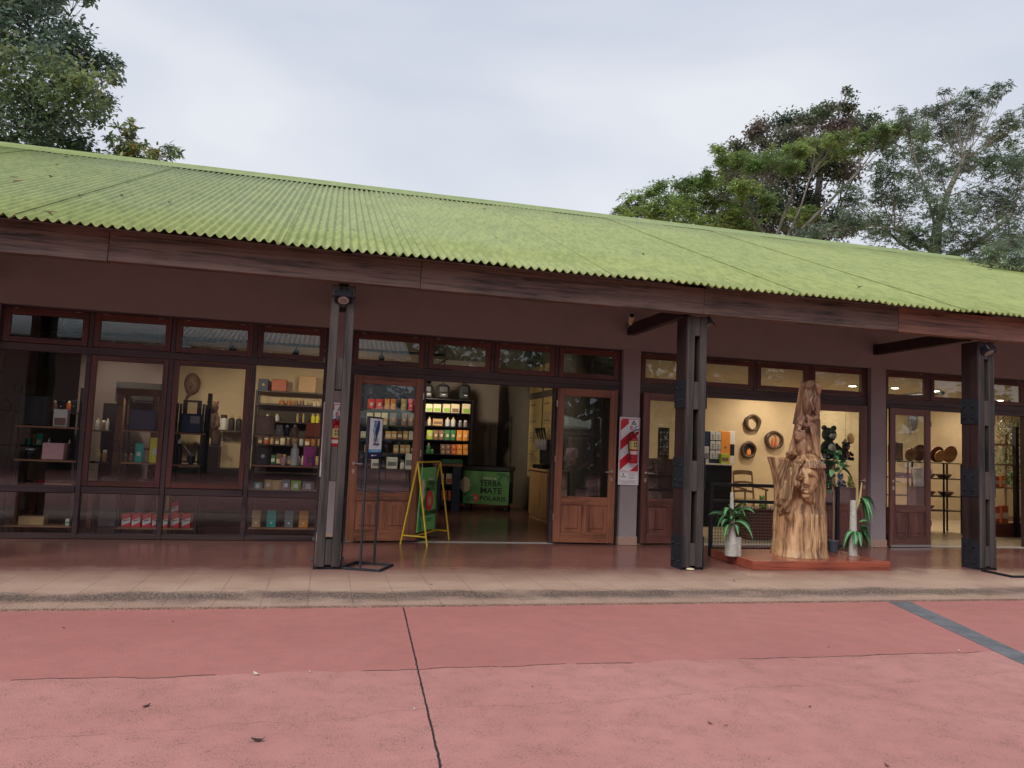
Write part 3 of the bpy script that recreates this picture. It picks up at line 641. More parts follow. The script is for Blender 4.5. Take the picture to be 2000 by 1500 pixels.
hb.box(a.x-.03,b_.x+.03,YD+.09,YD+.1,a.z+.17,a.z+.2); lone('bag_handle_strap',hb,CM('black'),'black strap handles rising from the shopping bag in the third window','strap')
put(s8,'bottle',342,357,857,['black','silver'],'thermos','black thermos flask on the third window shelf','flask')
mc=put(s8,'mate',364,381,887,['black','grey'],'mate_cup','black mate cup with a metal straw beside the thermos','cup')
st=MB(); a=at(372,888,YD+.09); st.tube([a,a+Vector((-.09,0,.12))],.005,5); st.build('straw',M_NICKEL,mc)
reds=[(238,256),(258,275),(279,296),(298,315),(319,333),(334,351),(356,373)]
pos=['at the left end','second from left','third from left','fourth from left','fifth from left','sixth from left, under the stacked one,','at the right end']
for (a,b_),l in zip(reds,pos): put(s6,'box',a,b_,1004,['red','white','brown'],'mate_box','red and white carton %s of the window row'%l,'carton','red and white cartons in the window','diag')
zt=at(342,1004,YD+.05).z+.001
put(s6,'box',333,349,981,['red','white','brown'],'mate_box','red and white carton standing alone on top of the window row','carton','red and white cartons in the window','diag',z0=zt)
for k,(a,b_) in enumerate([(246,262),(267,284),(288,304),(344,360),(362,378)]): put(s6,'box',a,b_,1001,['red','white','brown'],'mate_box',ORD[k+1]+' red and white carton from left in the hidden back row of the window','carton','red and white cartons behind the front row','diag',dy=.16)
# -- window four
f1=shelf(497,634,851,YD,pyr=854); f2=shelf(491,630,908,YD,pyr=911); f3=shelf(490,628,957,YD,pyr=958); f4=shelf(484,620,1030,YD,pyr=1032)
unit('display_unit',[f1,f2,f3,f4],'steel and wood shelf unit of pouches behind the fourth window',legd=(.0,))
put(f1,'box',500,537,812,['brown','grey'],'shopping_bag','brown paper bag with round grey mark in the fourth window','bag',None,'round')
put(f1,'box',598,629,826,['rust','brown'],'gift_box','brick red box at the right of the upper shelf in the fourth window','box',None,'none')
put(f2,'box',499,530,874,['black','silver'],'shopping_bag','black bag with round white badge in the fourth window','bag',None,'round')
put(f2,'mate',546,561,893,['pink','pink'],'mate_cup','pink mate cup beside the white bottle','cup')
put(f2,'bottle',569,585,864,['white','white'],'bottle','white flask between the pink cup and the magenta pouch','bottle')
mg=put(f2,'pouch',593,618,873,['magenta','magenta'],'mate_pouch','magenta pouch with the number ten in the fourth window','pouch')
q=at(605.5,905,YD+.045); text('10',.09,.10,(q.x,q.y-.02,q.z),CM('purple'),mg,bold=.03)
for a,b_,t,c,c2,l in ((495,512,942,'teal','white','teal pouch at the left end of the pouch row'),(517,531,937,'gold','white','gold pouch second from left in the pouch row'),(531,550,938,'gold','kraft','wide kraft pouch third from left in the pouch row'),(551,567,937,'grey','white','grey pouch in the middle of the pouch row'),(569,588,939,'green','white','light green pouch fifth from left in the pouch row'),(591,614,941,'grey','silver','wide dark grey pouch at the right end of the pouch row')):
    put(f3,'pouch',a,b_,t,[c,c2],'coffee_pouch',l+' in the fourth window','pouch','pouches on the lower rail of the fourth window')
for a,b_,t1,t2,c,l in ((491,509,1013,997,'kraft','tan'),(521,539,1013,997,'teal','teal'),(556,573,1014,998,'grey','grey'),(584,602,1014,998,'orange','orange')):
    put(f4,'box',a,b_,t1,[c,'white'],'tea_carton','lower %s carton of its stack of two in the fourth window'%l,'carton','cartons stacked in twos','round')
    zz=at((a+b_)/2,t1,YD+.05).z+.002
    put(f4,'box',a+1,b_+1,t2,[c,'brown'],'tea_carton','upper %s carton of its stack of two in the fourth window'%l,'carton','cartons stacked in twos','none',z0=zz)
# -- room behind windows: partitions, wall shelves
YI=15.2
def wall_panel(name,px0,px1,Y,m,z1=3.7,label=None):
    a=at(px0,800,Y).x; b_=at(px1,800,Y).x; w_=MB(); w_.box(a,b_,Y,Y+.12,.001,z1); return w_.build(name,m,B)
wall_panel('inner_wall',338,826,YI,M_OCHRE)
wall_panel('inner_wall',150,336,14.6,M_WALL)
wall_panel('inner_wall',-160,60,15.0,M_WALL)
# wooden display stand in window two
ds=MB(); a=at(228,757,13.2); b_=at(316,760,13.2)
ds.box(a.x,b_.x,13.2,13.7,a.z-.10,a.z,.004)
for x in (a.x+.06,b_.x-.08):
    for y in (13.24,13.66): ds.box(x-.04,x+.04,y-.04,y+.04,.002,a.z-.101,.003)
for zz in (.55,1.15): ds.box(a.x+.03,b_.x-.05,13.25,13.65,zz,zz+.03)
lone('display_stand',ds,M_OAK,'tall brown wooden display frame inside behind the second window','stand')
kp=MB(); a=at(215,742,13.9); b_=at(306,742,13.9); kp.box(a.x,b_.x,14.3,14.33,a.z-.35,a.z,.004); lone('dark_board',kp,CM('black'),'dark board on the grey wall above the brown display frame','board',origin=None)
cc=MB(); a=at(196,900,14.0); b_=at(232,900,14.0); cc.box(a.x,b_.x,13.9,14.3,.001,1.9,.01); lone('tall_cabinet',cc,M_BLACK,'tall black cabinet left of the brown display frame','cabinet')
c3=MB(); a=at(338,1000,13.0); b_=at(482,1000,13.0); c3.box(a.x,b_.x,13.0,13.6,.001,.9,.01)
c3.mi=1
for k in range(3): c3.box(a.x+.05+k*(b_.x-a.x-.1)/3,a.x+.03+(k+1)*(b_.x-a.x-.1)/3,12.985,12.999,.1,.82,.004)
lone('sales_counter',c3,[M_DKW,M_MUX],'dark wooden sales counter inside behind the third window','counter')
c5=MB(); a=at(492,1000,13.0); b_=at(640,1000,13.0); c5.box(a.x,b_.x,13.0,13.6,.001,.85,.01); 
for k in range(2): c5.box(a.x+.06,b_.x-.06,12.985,12.999,.08+k*.38,.42+k*.38,.004)
lone('drawer_chest',c5,M_MUX,'brown chest of drawers inside behind the fourth window','chest')
gb=MB(); a=at(192,1000,12.6); b_=at(226,1000,12.6); gb.box(a.x,b_.x,12.6,12.9,.001,.75,.01); lone('grey_plinth',gb,M_WALL,'pale grey plinth inside behind the foot of the second window','plinth')
gb=MB(); a=at(262,1000,12.6); b_=at(280,1000,12.6); gb.box(a.x,b_.x,12.6,12.9,.001,.72,.01); lone('grey_plinth',gb,M_WALL,'narrow pale plinth behind the red cartons in the second window','plinth')
YS=14.85
w1=shelf(424,478,838,YS,pyr=842); 
w2=shelf(500,640,762,YS,pyr=768); w3=shelf(500,640,788,YS,pyr=794); w4=shelf(500,640,822,YS,pyr=826)
unit('wall_shelf',[w1],'dark shelf with jars against the ochre wall behind the third window',mw=M_DKW,legd=(0,))
ws_=unit('wall_shelf',[w2,w3,w4],'dark shelves of jars against the ochre wall behind the fourth window',mw=M_DKW,legd=(0,))
bp_=MB(); bp_.box(w3[0]+.02,w3[1]-.02,YS+.285,YS+.30,.05,w3[2]+.02); bp_.build('back_panel',mat('dim_panel',(.055,.045,.038),.7),ws_)
CN={'amber':'amber','brown':'brown','cream':'cream','white':'white','silver':'grey','rust':'dark red','grey':'charcoal','kraft':'kraft','orange':'orange','dkgreen':'dark green','teal':'teal','navy':'navy','gold':'tan','black':'black','lime':'lime','red':'red','pink':'pink'}
def row(sh,px0,px1,wmin,wmax,ytop,where,seed,cols,kinds=('jar','box','bottle'),gap=1.5,dy=.05,grp=None,hv=5):
    rs_=random.Random(seed); x=px0; k=0
    while x<px1-wmin and k<12:
        w_=rs_.uniform(wmin,wmax); c=rs_.choice(cols); kd=rs_.choice(kinds); k+=1
        put(sh,kd,x,min(x+w_,px1),ytop-rs_.uniform(-hv,hv)*.6,[c,rs_.choice(['cream','gold','white'])],{'jar':'jar','box':'carton','bottle':'bottle','pouch':'pouch'}[kd],'%s %s, %s from left %s'%(CN[c],{'jar':'jar','box':'carton','bottle':'bottle','pouch':'pouch'}[kd],ORD[k],where),{'jar':'jar','box':'carton','bottle':'bottle','pouch':'pouch'}[kd],grp or ('goods '+where),rs_.choice(['band','pic','round']),dy=dy)
        x+=w_+rs_.uniform(.3,gap*2)
w5=shelf(500,640,868,YS,pyr=871); w6=shelf(500,640,906,YS,pyr=909)
for z_ in (w5,w6): m_=MB(); m_.box(z_[0],z_[1],YS,YS+.28,z_[2]-.025,z_[2],.003); m_.build('shelf',M_DKW,ws_)
row(w5,505,636,7,13,853,'on the middle back shelf in bay four',31,['brown','cream','amber','silver','kraft','rust'])
row(w6,505,636,8,14,889,'on the lowest back shelf in bay four',32,['kraft','brown','cream','dkgreen','grey'])
put(w1,'jar',429,445,810,['white','black'],'jar','white jar with black lid on the shelf behind the third window','jar')
put(w1,'bottle',447,459,810,['black','gold'],'bottle','left of two dark bottles with gold badge behind the third window','bottle','dark bottles on the back shelf')
put(w1,'bottle',461,473,812,['black','gold'],'bottle','right of two dark bottles with gold badge behind the third window','bottle','dark bottles on the back shelf')
put(w2,'box',505,525,740,['navy','gold'],'gift_box','navy box with gold dot at the left of the top wall shelf','box',None,'round',dy=.03)
put(w2,'box',531,561,741,['rust','gold'],'gift_box','brick red chest on the top wall shelf behind the fourth window','box',None,'none',dy=.03)
put(w2,'box',584,619,734,['kraft','gold'],'carved_box','carved brown square panel box on the top wall shelf','box',None,'round',dy=.03)
for k,(a,b_,c) in enumerate([(545,556,'amber'),(560,569,'amber'),(570,575,'amber'),(576,582,'brown'),(586,595,'brown'),(611,618,'cream'),(619,626,'cream'),(631,638,'white')]):
    put(w3,'jar',a,b_,780 if k<5 else 781,[c,'gold'],'jar','%s jar, %s from left on the middle wall shelf, fourth window'%({'amber':'amber','brown':'brown','cream':'cream','white':'white'}[c],ORD[k+1]),'jar','jars on the middle wall shelf')
for k,(a,b_,c) in enumerate([(519,526,'white'),(537,546,'silver'),(579,584,'gold'),(591,595,'gold'),(608,616,'yellow'),(617,625,'yellow')]):
    put(w4,'jar',a,b_,808,[c,'gold'],'jar','%s jar, %s from left on the lowest wall shelf, fourth window'%({'silver':'grey'}.get(c,c),ORD[k+1]),'jar','jars on the lowest wall shelf')
w7=shelf(345,424,842,14.6,pyr=846); 
unit('wall_shelf',[shelf(345,424,900,14.6,pyr=903),w7],'dark wood shelf at the left of the ochre wall behind the third window',mw=M_DKW,legd=(0,))
row(w7,348,398,7,12,826,'on the shelf left of the bear carving',33,['brown','black','silver','rust','amber'])
w8=shelf(150,215,838,13.6,pyr=841); w9=shelf(150,215,900,13.6,pyr=903); w10=shelf(150,215,960,13.6,pyr=962)
unit('side_rack',[w8,w9,w10],'narrow black rack inside left of the brown display frame',mw=M_DKW,legd=(.3,))
row(w8,186,214,7,12,818,'on the narrow rack top',34,['silver','black','brown','rust'],kinds=('bottle','jar'))
row(w9,186,214,8,12,880,'on the narrow rack middle',35,['cream','brown','kraft'],kinds=('box','jar'))
w11=shelf(-20,160,800,13.9,pyr=806); w12=shelf(-20,160,868,13.9,pyr=872)
unit('side_rack',[w11,w12],'wide black rack inside behind the leftmost window',mw=M_DKW,legd=(.3,))
row(w11,10,36,7,11,780,'left on the wide rack, bay one',36,['brown','silver','navy'])
row(w11,100,152,8,14,782,'right on the wide rack, bay one',37,['brown','kraft','black','rust'])
row(w12,48,82,8,13,850,'low on the wide rack, bay one',38,['grey','teal','brown'])
# carved bear on a stand, hanging mask
bs_=MB(); c=at(414,820,13.6); 
bs_.ball((c.x,13.6,c.z-.05),(.12,.12,.26)); bs_.ball((c.x,13.55,c.z+.21),(.10,.10,.11)); bs_.ball((c.x-.01,13.44,c.z+.19),(.04,.06,.035)); bs_.ball((c.x-.07,13.58,c.z+.30),.03,8,6); bs_.ball((c.x+.07,13.58,c.z+.30),.03,8,6)
bs_.tube([(c.x-.08,13.55,c.z+.05),(c.x-.12,13.45,c.z-.1),(c.x-.06,13.42,c.z-.15)],[.045,.04,.03]); bs_.tube([(c.x+.08,13.55,c.z+.05),(c.x+.12,13.45,c.z-.1),(c.x+.06,13.42,c.z-.15)],[.045,.04,.03])
bs_.tube([(c.x-.07,13.58,c.z-.2),(c.x-.08,13.5,c.z-.42)],[.08,.05]); bs_.tube([(c.x+.07,13.58,c.z-.2),(c.x+.08,13.5,c.z-.42)],[.08,.05]); bs_.mi=1; bs_.box(c.x-.16,c.x+.16,13.4,13.8,.001,c.z-.44,.01)
lone('bear_carving',bs_,[CM('brown'),M_DKW],'dark carved bear standing on a plinth behind the third window','carving')
mk=MB(); c=at(373,748,15.0); mk.ball((c.x,15.1,c.z),(.14,.08,.2)); mk.ball((c.x,15.03,c.z-.04),(.03,.05,.06),8,6); mk.ball((c.x-.06,15.04,c.z+.05),(.03,.03,.02),8,6); mk.ball((c.x+.06,15.04,c.z+.05),(.03,.03,.02),8,6); mk.tube([(c.x-.03,15.1,c.z-.18),(c.x-.1,15.12,c.z-.3)],[.03,.01])
lone('hanging_mask',mk,CM('brown'),'dark wooden mask hung on the ochre wall behind the third window','mask')
po=MB(); c=at(404,860,12.6); po.box(c.x-.03,c.x+.03,12.6,12.66,.001,at(404,768,12.6).z); lone('steel_upright',po,M_BLACK,'black steel upright standing inside behind the third window','upright')
# -- seen through the left door leaf
YL=14.75
r1=shelf(700,826,798,YL,pyr=801); r2=shelf(700,826,829,YL,pyr=831); r3=shelf(700,826,857,YL,pyr=858); r4=shelf(700,826,884,YL,pyr=885); r5=shelf(690,822,916,YL-.1,depth=.4,pyr=916)
unit('product_shelf',[r1,r2,r3,r4,r5],'shelf unit of packets seen through the open left door leaf',mw=M_DKW,legd=(.62,),back=CM('navy'))
row(s5,240,262,8,11,884,'beside the teal pouch in the second window',39,['grey','brown','silver'])
row(s8,383,390,6,7,896,'at the right of the narrow unit in the third window',40,['black']) if False else None
row(f1,540,592,10,16,832,'beside the brick red box, bay four',41,['brown','grey','black','amber'],kinds=('box','bottle','jar'))
rw=[(719,733,'red'),(735,749,'red'),(752,762,'orange'),(764,774,'orange'),(784,795,'gold'),(798,808,'red'),(810,820,'red')]
for k,(a,b_,c) in enumerate(rw): put(r1,'pouch',a,b_,779,[c,'cream'],'mate_pouch','%s pouch, %s from left in the top row behind the left door'%({'gold':'tan'}.get(c,c),ORD[k+1]),'pouch','pouches in the top row behind the door glass')
for k,(a,b_,c) in enumerate([(717,729,'cream'),(732,744,'cream'),(746,758,'cream'),(762,775,'grey'),(785,795,'brown'),(798,809,'brown')]): put(r2,'pouch',a,b_,806,[c,'orange'],'packet','%s packet, %s from left in the second row behind the left door'%(c,ORD[k+1]),'packet','packets in the second row behind the door glass')
for k,(a,b_,c) in enumerate([(705,715,'silver'),(753,764,'kraft'),(765,775,'kraft'),(777,786,'brown'),(788,797,'kraft'),(799,808,'silver')]): put(r3,'box',a,b_,842,[c,'cream'],'soap_box','%s box, %s from left in the third row behind the left door'%({'silver':'pale grey','kraft':'kraft'}.get(c,c),ORD[k+1]),'box','boxes in the third row behind the door glass','band')
for k,(a,b_,c) in enumerate([(712,720,'orange'),(769,779,'kraft'),(782,791,'kraft'),(792,801,'kraft'),(803,812,'black')]): put(r4,'box',a,b_,869,[c,'cream'],'soap_box','%s box, %s from left in the fourth row behind the left door'%(c,ORD[k+1]),'box','boxes in the fourth row behind the door glass','band')
for k,(a,b_,t,l) in enumerate([(726,744,897,'crumpled white bag at the left end of the table row'),(756,777,893,'white bag with twine handles in the middle of the table row'),(782,791,899,'small cream candle in the table row'),(793,808,886,'tall white printed bag at the right end of the table row')]): put(r5,'box' if k!=2 else 'jar',a,b_,t,['white','grey'],['gift_bag','gift_bag','candle','gift_bag'][k],l,['bag','bag','candle','bag'][k],None,'band')
# -- back shelf beyond the opening
YK=17.5
k0=shelf(829,925,777,YK,depth=.4,pyr=782); k1=shelf(829,922,804,YK,depth=.4,pyr=808); k2=shelf(829,921,831,YK,depth=.4,pyr=834); k3=shelf(829,920,858,YK,depth=.4,pyr=861); k4=shelf(829,918,886,YK,depth=.4,pyr=889); k5=shelf(829,916,925,YK,depth=.4,pyr=928)
unit('product_rack',[k0,k1,k2,k3,k4,k5],'tall black shelf rack of packets facing the doorway',mw=M_BLACK,legd=(0.01,),back=M_BLACK)
for a,b_,l in ((828,848,'black backpack at the left end on top of the rack, half hidden by the door'),(853,881,'black backpack in the middle on top of the rack'),(898,921,'black backpack at the right end on top of the rack')):
    q0=at(a,748,YK+.1); q1=at(b_,748,YK+.1); bp_=MB(); zb=k0[2]+.001; w_=q1.x-q0.x; h_=q0.z-zb; cx=(q0.x+q1.x)/2
    bp_.box(cx-w_*.45,cx+w_*.45,YK+.1,YK+.3,zb,zb+h_*.95,.06); bp_.box(cx-w_*.35,cx+w_*.35,YK+.03,YK+.10,zb+.01,zb+h_*.45,.03); bp_.tube([(cx-.05,YK+.2,zb+h_*.94),(cx,YK+.2,zb+h_*1.06),(cx+.05,YK+.2,zb+h_*.94)],.012,6)
    bp_.mi=1; bp_.box(cx-.04,cx+.04,YK+.022,YK+.029,zb+h_*.25,zb+h_*.29)
    lone('backpack',bp_,[CM('black'),CM('silver')],l,'backpack','backpacks on top of the rack')
for k,(a,b_) in enumerate([(832,845),(847,862),(866,880),(882,898),(904,919)]): put(k1,'box',a,b_,789,['cream','green' if k!=3 else 'brown'],'tea_box','cream tea box with picture, %s from left in the first rack row'%ORD[k+1],'box','tea boxes in the first rack row','pic')
for a,b_,t,kd,c,n_,l in ((836,843,814,'bottle',['cream','gold'],'bottle','small cream bottle at the left of the second rack row'),(846,865,818,'box',['kraft','brown'],'wooden_crate','small wooden crate in the second rack row'),(871,880,815,'bottle',['silver','gold'],'flask','left of two shiny flasks in the second rack row'),(882,891,815,'bottle',['silver','gold'],'flask','right of two shiny flasks in the second rack row'),(896,903,821,'jar',['grey','silver'],'jar','left dark jar at the right end of the second rack row'),(906,914,821,'jar',['grey','silver'],'jar','right dark jar at the right end of the second rack row')):
    put(k2,kd,a,b_,t,c,n_,l,'container',None,'band')
for k,(a,b_,c) in enumerate([(834,846,'lime'),(847,857,'brown'),(858,868,'brown'),(869,880,'dkgreen'),(881,891,'dkgreen'),(893,904,'orange'),(905,916,'orange')]): put(k3,'pouch',a,b_,840,[c,'cream'],'coffee_pouch','%s pouch, %s from left in the third rack row'%({'lime':'lime green','dkgreen':'dark green'}.get(c,c),ORD[k+1]),'pouch','coffee pouches in the third rack row')
for k,(a,b_,c) in enumerate([(861,870,'brown'),(871,880,'brown'),(882,892,'rust'),(893,903,'orange'),(905,914,'orange')]):
    zz=at((a+b_)/2,877.5,YK+.05).z+.002
    put(k4,'box',a,b_,878,[c,'cream'],'tea_carton','lower %s carton, %s stack from left in the fourth rack row'%({'rust':'dark red'}.get(c,c),ORD[k+1]),'carton','cartons stacked in the fourth rack row','round')
    put(k4,'box',a,b_,868,[c,'cream'],'tea_carton','upper %s carton, %s stack from left in the fourth rack row'%({'rust':'dark red'}.get(c,c),ORD[k+1]),'carton','cartons stacked in the fourth rack row','round',z0=zz)
for a,b_,t,l in ((834,842,864,'tall green bottle'),(832,838,877,'left round flask'),(841,848,877,'right round flask')): put(k4,'bottle',a,b_,t,['dkgreen','gold'],'bottle',l+' at the left of the fourth rack row','bottle')
# dark table before the rack
tt=MB(); Yt=16.15; a=at(846,905,Yt); b_=at(904,905,Yt); zt=a.z
tt.box(a.x,b_.x,Yt,Yt+.7,zt-.05,zt,.005); tt.mi=1
for x in (a.x+.1,b_.x-.12):
    for y in (Yt+.05,Yt+.6): tt.box(x-.09,x+.09,y-.04,y+.08,.001,zt-.051,.004)
tt.mi=1; tt.box(a.x+.05,b_.x-.05,Yt+.05,Yt+.65,.55,.58); tt.box(a.x+.05,b_.x-.05,Yt+.05,Yt+.65,.2,.23)
lone('display_table',tt,[M_OAK,mat('navy_paint',(.02,.03,.06),.5,var=.1)],'dark blue table with wooden top before the rack in the doorway','table')
tsh=(a.x,b_.x,.58,Yt,.6,.03); tsl=(a.x,b_.x,.23,Yt,.6,.03)
for k,(a_,b2) in enumerate([(857,868),(872,883),(890,897)]): put(tsh,'box',a_,b2,925,['cream','rust'],'photo_card','%s leaning picture card under the dark table'%ORD[k+1],'card','cards under the dark table','pic',dy=.1)
for k,(a_,b2) in enumerate([(852,861),(863,873),(875,884)]): put(tsl,'box',a_,b2,958,['rust','orange'],'tea_carton','%s rust carton from left on the low board under the dark table'%ORD[k+1],'carton','rust cartons under the dark table','round',dy=.1)
bk=MB(); q=at(862,905,Yt+.2); bk.box(q.x,q.x+.45,Yt+.1,Yt+.4,zt+.001,zt+.09,.01); lone('dark_basket',bk,CM('dkgreen'),'low dark green tray on the table before the rack','tray')
# freezer
fl=atz(903,972,.13); fr_=atz(993,977,.13); k_=.90
fl=EYE+(fl-EYE)*k_; fr_=EYE+(fr_-EYE)*k_; fl.z=fr_.z=0
d_=(fr_-fl); Wf=d_.length; ang=math.atan2(d_.y,d_.x)
fz=empty('chest_freezer',(fl.x,fl.y,0),'green chest freezer with yerba mate lettering in the doorway','freezer',rz=ang)
def loc_(mb,name,ms): return mb.build(name,ms,fz,world=False)
HF=.98
m=MB(); m.box(.012,Wf-.012,.012,.60,.16,HF-.10,.01); loc_(m,'body',flat('freezer_side',(.03,.06,.04),.4))
m=MB(); m.box(0,Wf,0,.011,.15,HF-.11,.003); fp=loc_(m,'front_panel',flat('freezer_green',(.13,.34,.11),.4))
m=MB(); m.box(-.02,Wf+.02,-.02,.64,HF-.099,HF,.015); loc_(m,'rim',CM('black'))
m=MB(); m.box(.03,Wf-.03,.03,.58,HF+.001,HF+.012,.003); loc_(m,'lid',glass_mat('dark_glass',(.15,.17,.18)))
for x in (.08,Wf-.08):
    for y in (.08,.52): m=MB(); m.tube([(x-.02,y,.05),(x+.02,y,.05)],.05,12); m.box(x-.015,x+.015,y-.015,y+.015,.05,.17); loc_(m,'caster',CM('black'))
K_=CM('black'); Wt=CM('white')
text('Helado de',.30,None,(Wf*.58,-.004,HF-.28),Wt,fp,bold=.01,world=False); text('YERBA',.50,.13,(Wf*.60,-.004,HF-.43),K_,fp,bold=.02,world=False); text('MATE',.48,.13,(Wf*.62,-.004,HF-.59),K_,fp,bold=.02,world=False); text('POLARIS',.58,.10,(Wf*.66,-.004,HF-.75),K_,fp,bold=.02,world=False)
def emblem(cx,cz,r,parent,y=-.004,world=False):
    m=MB(); n=20; m.add([(cx+r*math.cos(2*math.pi*k/n),y,cz+r*math.sin(2*math.pi*k/n)) for k in range(n)],[tuple(range(n))]); m.build('emblem',CM('red'),parent,world)
    m=MB(); m.add([(cx+(r*.66 if k%2 else r*.3)*math.cos(2*math.pi*k/20),y-.002,cz+(r*.66 if k%2 else r*.3)*math.sin(2*math.pi*k/20)) for k in range(20)],[tuple(range(20))]); m.build('star_mark',CM('gold'),parent,world)
emblem(Wf*.28,HF-.70,.085,fp)
m=MB()
for k in range(7):
    t=k*.9; cx,cz=Wf*.05+.05*math.cos(t),HF-.42+.09*math.sin(t)*1.2; m.add([(cx+.07*math.cos(q*math.pi/5),-.004-.0005*k,cz+.07*math.sin(q*math.pi/5)) for q in range(10)],[tuple(range(10))])
m.build('blossom_print',CM('cream'),fp,False)
def leafprint(pts,parent,mt,y=-.005):
    m=MB()
    for i,(cx,cz,a,l) in enumerate(pts):
        c,s=math.cos(a),math.sin(a); P=[(0,0),(.3,.16),(.7,.14),(1,0),(.7,-.14),(.3,-.16)]; m.add([(cx+l*(u*c-v*s),y-.0004*i,cz+l*(u*s+v*c)) for u,v in P],[tuple(range(6))])
    m.build('leaf_print',mt,parent,False)
leafprint([(.05,.22,.3,.3),(.02,.30,.9,.22),(Wf*.8,HF-.14,-.3,.24),(Wf*.95,HF-.15,-1.2,.2),(Wf*.88,HF-.14,-2.2,.2),(Wf*.7,HF-.14,-.2,.2)],fp,CM('dkgreen'))
# info panels on the partition wall, counter with tap machine
def panel(y0,y1,z0,z1,lab,mx=4.655):
    r=empty('info_panel',(mx,(y0+y1)/2,z0),lab,'panel','yellow information panels on the shop wall')
    m=MB(); m.box(mx-.02,mx-.001,y0,y1,z0,z1,.004); bo=m.build('board',mat('panel_yellow',(.62,.47,.20),.6,var=.06,scale=3),r)
    m=MB(); k=0; z=z1-.15
    while z>z0+.1:
        w_=(y1-y0)*random.uniform(.35,.8); m.box(mx-.0225,mx-.0205,y1-.08-w_,y1-.08,z,z+.012 if k%5 else z+.03); z-=.045 if k%6 else .2; k+=1
    m.build('print_lines',CM('grey'),r)
    m=MB(); yc=(y0+y1)/2; zc=z0+(z1-z0)*.55
    for j in range(5): a=j*1.25; m.add([(mx-.0235,yc+.02*math.cos(a),zc+.02*math.sin(a)),(mx-.0235,yc+.10*math.cos(a+.2),zc+.16*math.sin(a+.2)),(mx-.0235,yc+.13*math.cos(a-.1),zc+.2*math.sin(a-.1)),(mx-.0235,yc+.09*math.cos(a-.35),zc+.12*math.sin(a-.35))],[(0,1,2,3)])
    m.build('plant_print',CM('grey'),r)
panel(16.15,17.15,.75,2.55,'yellow information panel, farther of the two tall ones on the shop wall'); panel(15.0,16.0,.75,2.55,'yellow information panel, nearer of the two tall ones on the shop wall')
panel(16.15,17.15,2.7,3.3,'short yellow panel above the farther tall one'); panel(15.0,16.0,2.7,3.3,'short yellow panel above the nearer tall one')
ct=empty('drinks_counter',(4.4,14.7,0),'pale slatted wooden counter along the right of the doorway','counter')
m=MB(); 
for k in range(12): m.box(4.22,4.24,14.1+k*.108,14.1+k*.108+.104,.06,.98,.003)
m.build('front_slats',wood('pine_slat',(.34,.17,.07),(.55,.33,.16),'Z',12,.45,.15),ct)
m=MB(); m.box(4.242,4.64,14.1,15.4,.001,.98); m.build('carcass',M_PINE,ct)
m=MB(); m.box(4.18,4.65,14.05,15.45,.981,1.02,.005); m.build('top',M_PINE,ct)
tp=empty('tap_machine',(4.4,14.8,1.021),'black drinks tap machine with levers on the pale wooden counter','machine')
m=MB(); m.box(4.22,4.5,14.5,15.2,1.022,1.10,.01); m.build('drip_tray',M_BLACK,tp)
m=MB(); m.box(4.36,4.52,14.45,15.2,1.11,1.62,.02); m.build('body',M_STEEL,tp)
for y in (14.55,14.75,14.95,15.12):
    m=MB(); m.lathe([(.045,0),(.055,.05),(.055,.18),(.03,.22)],(4.30,y,1.40),12); m.build('canister',CM('grey',.25),tp)
    m=MB(); m.tube([(4.30,y,1.62),(4.27,y,1.74),(4.24,y,1.85)],[.012,.02,.028],8); m.build('lever',CM('black'),tp)
# hanging track lights in the left shop
def track(x0,y0,x1,y1,z,heads,label):
    r=empty('track_light',((x0+x1)/2,(y0+y1)/2,z),label,'track light','black track lights under the shop ceiling')
    m=MB(); m.tube([(x0,y0,z),(x1,y1,z)],.022,4); m.build('rail',M_BLACK,r)
    for t in (.1,.9):
        m=MB(); x=x0+(x1-x0)*t; y=y0+(y1-y0)*t; m.tube([(x,y,z+.02),(x,y,3.749)],.006,5); m.build('hanger',M_BLACK,r)
    for t,dx,dy,dz,lit in heads:
        p=Vector((x0+(x1-x0)*t,y0+(y1-y0)*t,z-.06)); d=Vector((dx,dy,dz)).normalized(); q=p+Vector((0,0,-.07)); e_=q+d*.2
        m=MB(); m.tube([p+Vector((0,0,.05)),q],.012,6); m.tube([q-d*.03,e_],[.05,.055],12); h=m.build('lamp_head',M_BLACK,r)
        if lit:
            m=MB(); m.tube([e_+d*.001,e_+d*.004],.045,12); m.build('lamp_glass',emit('lamp_glow',(1,.85,.6),14),h)
            l=bpy.data.lights.new('track_spot','SPOT'); l.energy=lit; l.spot_size=math.radians(95); l.spot_blend=.7; l.shadow_soft_size=.06; l.color=(1,.83,.60)
            lo=bpy.data.objects.new('track_spot',l); C.objects.link(lo); lo.location=e_+d*.02; lo.rotation_euler=(-d).to_track_quat('Z','Y').to_euler()
track(-3.0,12.6,1.9,12.6,2.95,[(.16,.2,.9,-.5,0),(.30,.3,.8,-.5,62),(.50,-.2,.8,-.5,0),(.60,.2,.9,-.5,62),(.78,0,.9,-.6,0),(.93,.2,.9,-.5,40)],'black track light with six heads behind the left windows')
track(2.0,13.0,2.0,17.0,2.95,[(.1,.5,.6,-.5,0),(.3,.9,.3,-.3,60),(.75,.55,.9,-.30,150)],'black track light running back into the doorway')
track(-4.3,12.9,-1.8,12.9,2.95,[(.25,.1,.9,-.6,45),(.75,.2,.9,-.6,45)],'black track light at the far left')  # lamps added in both heads to brighten the wall behind
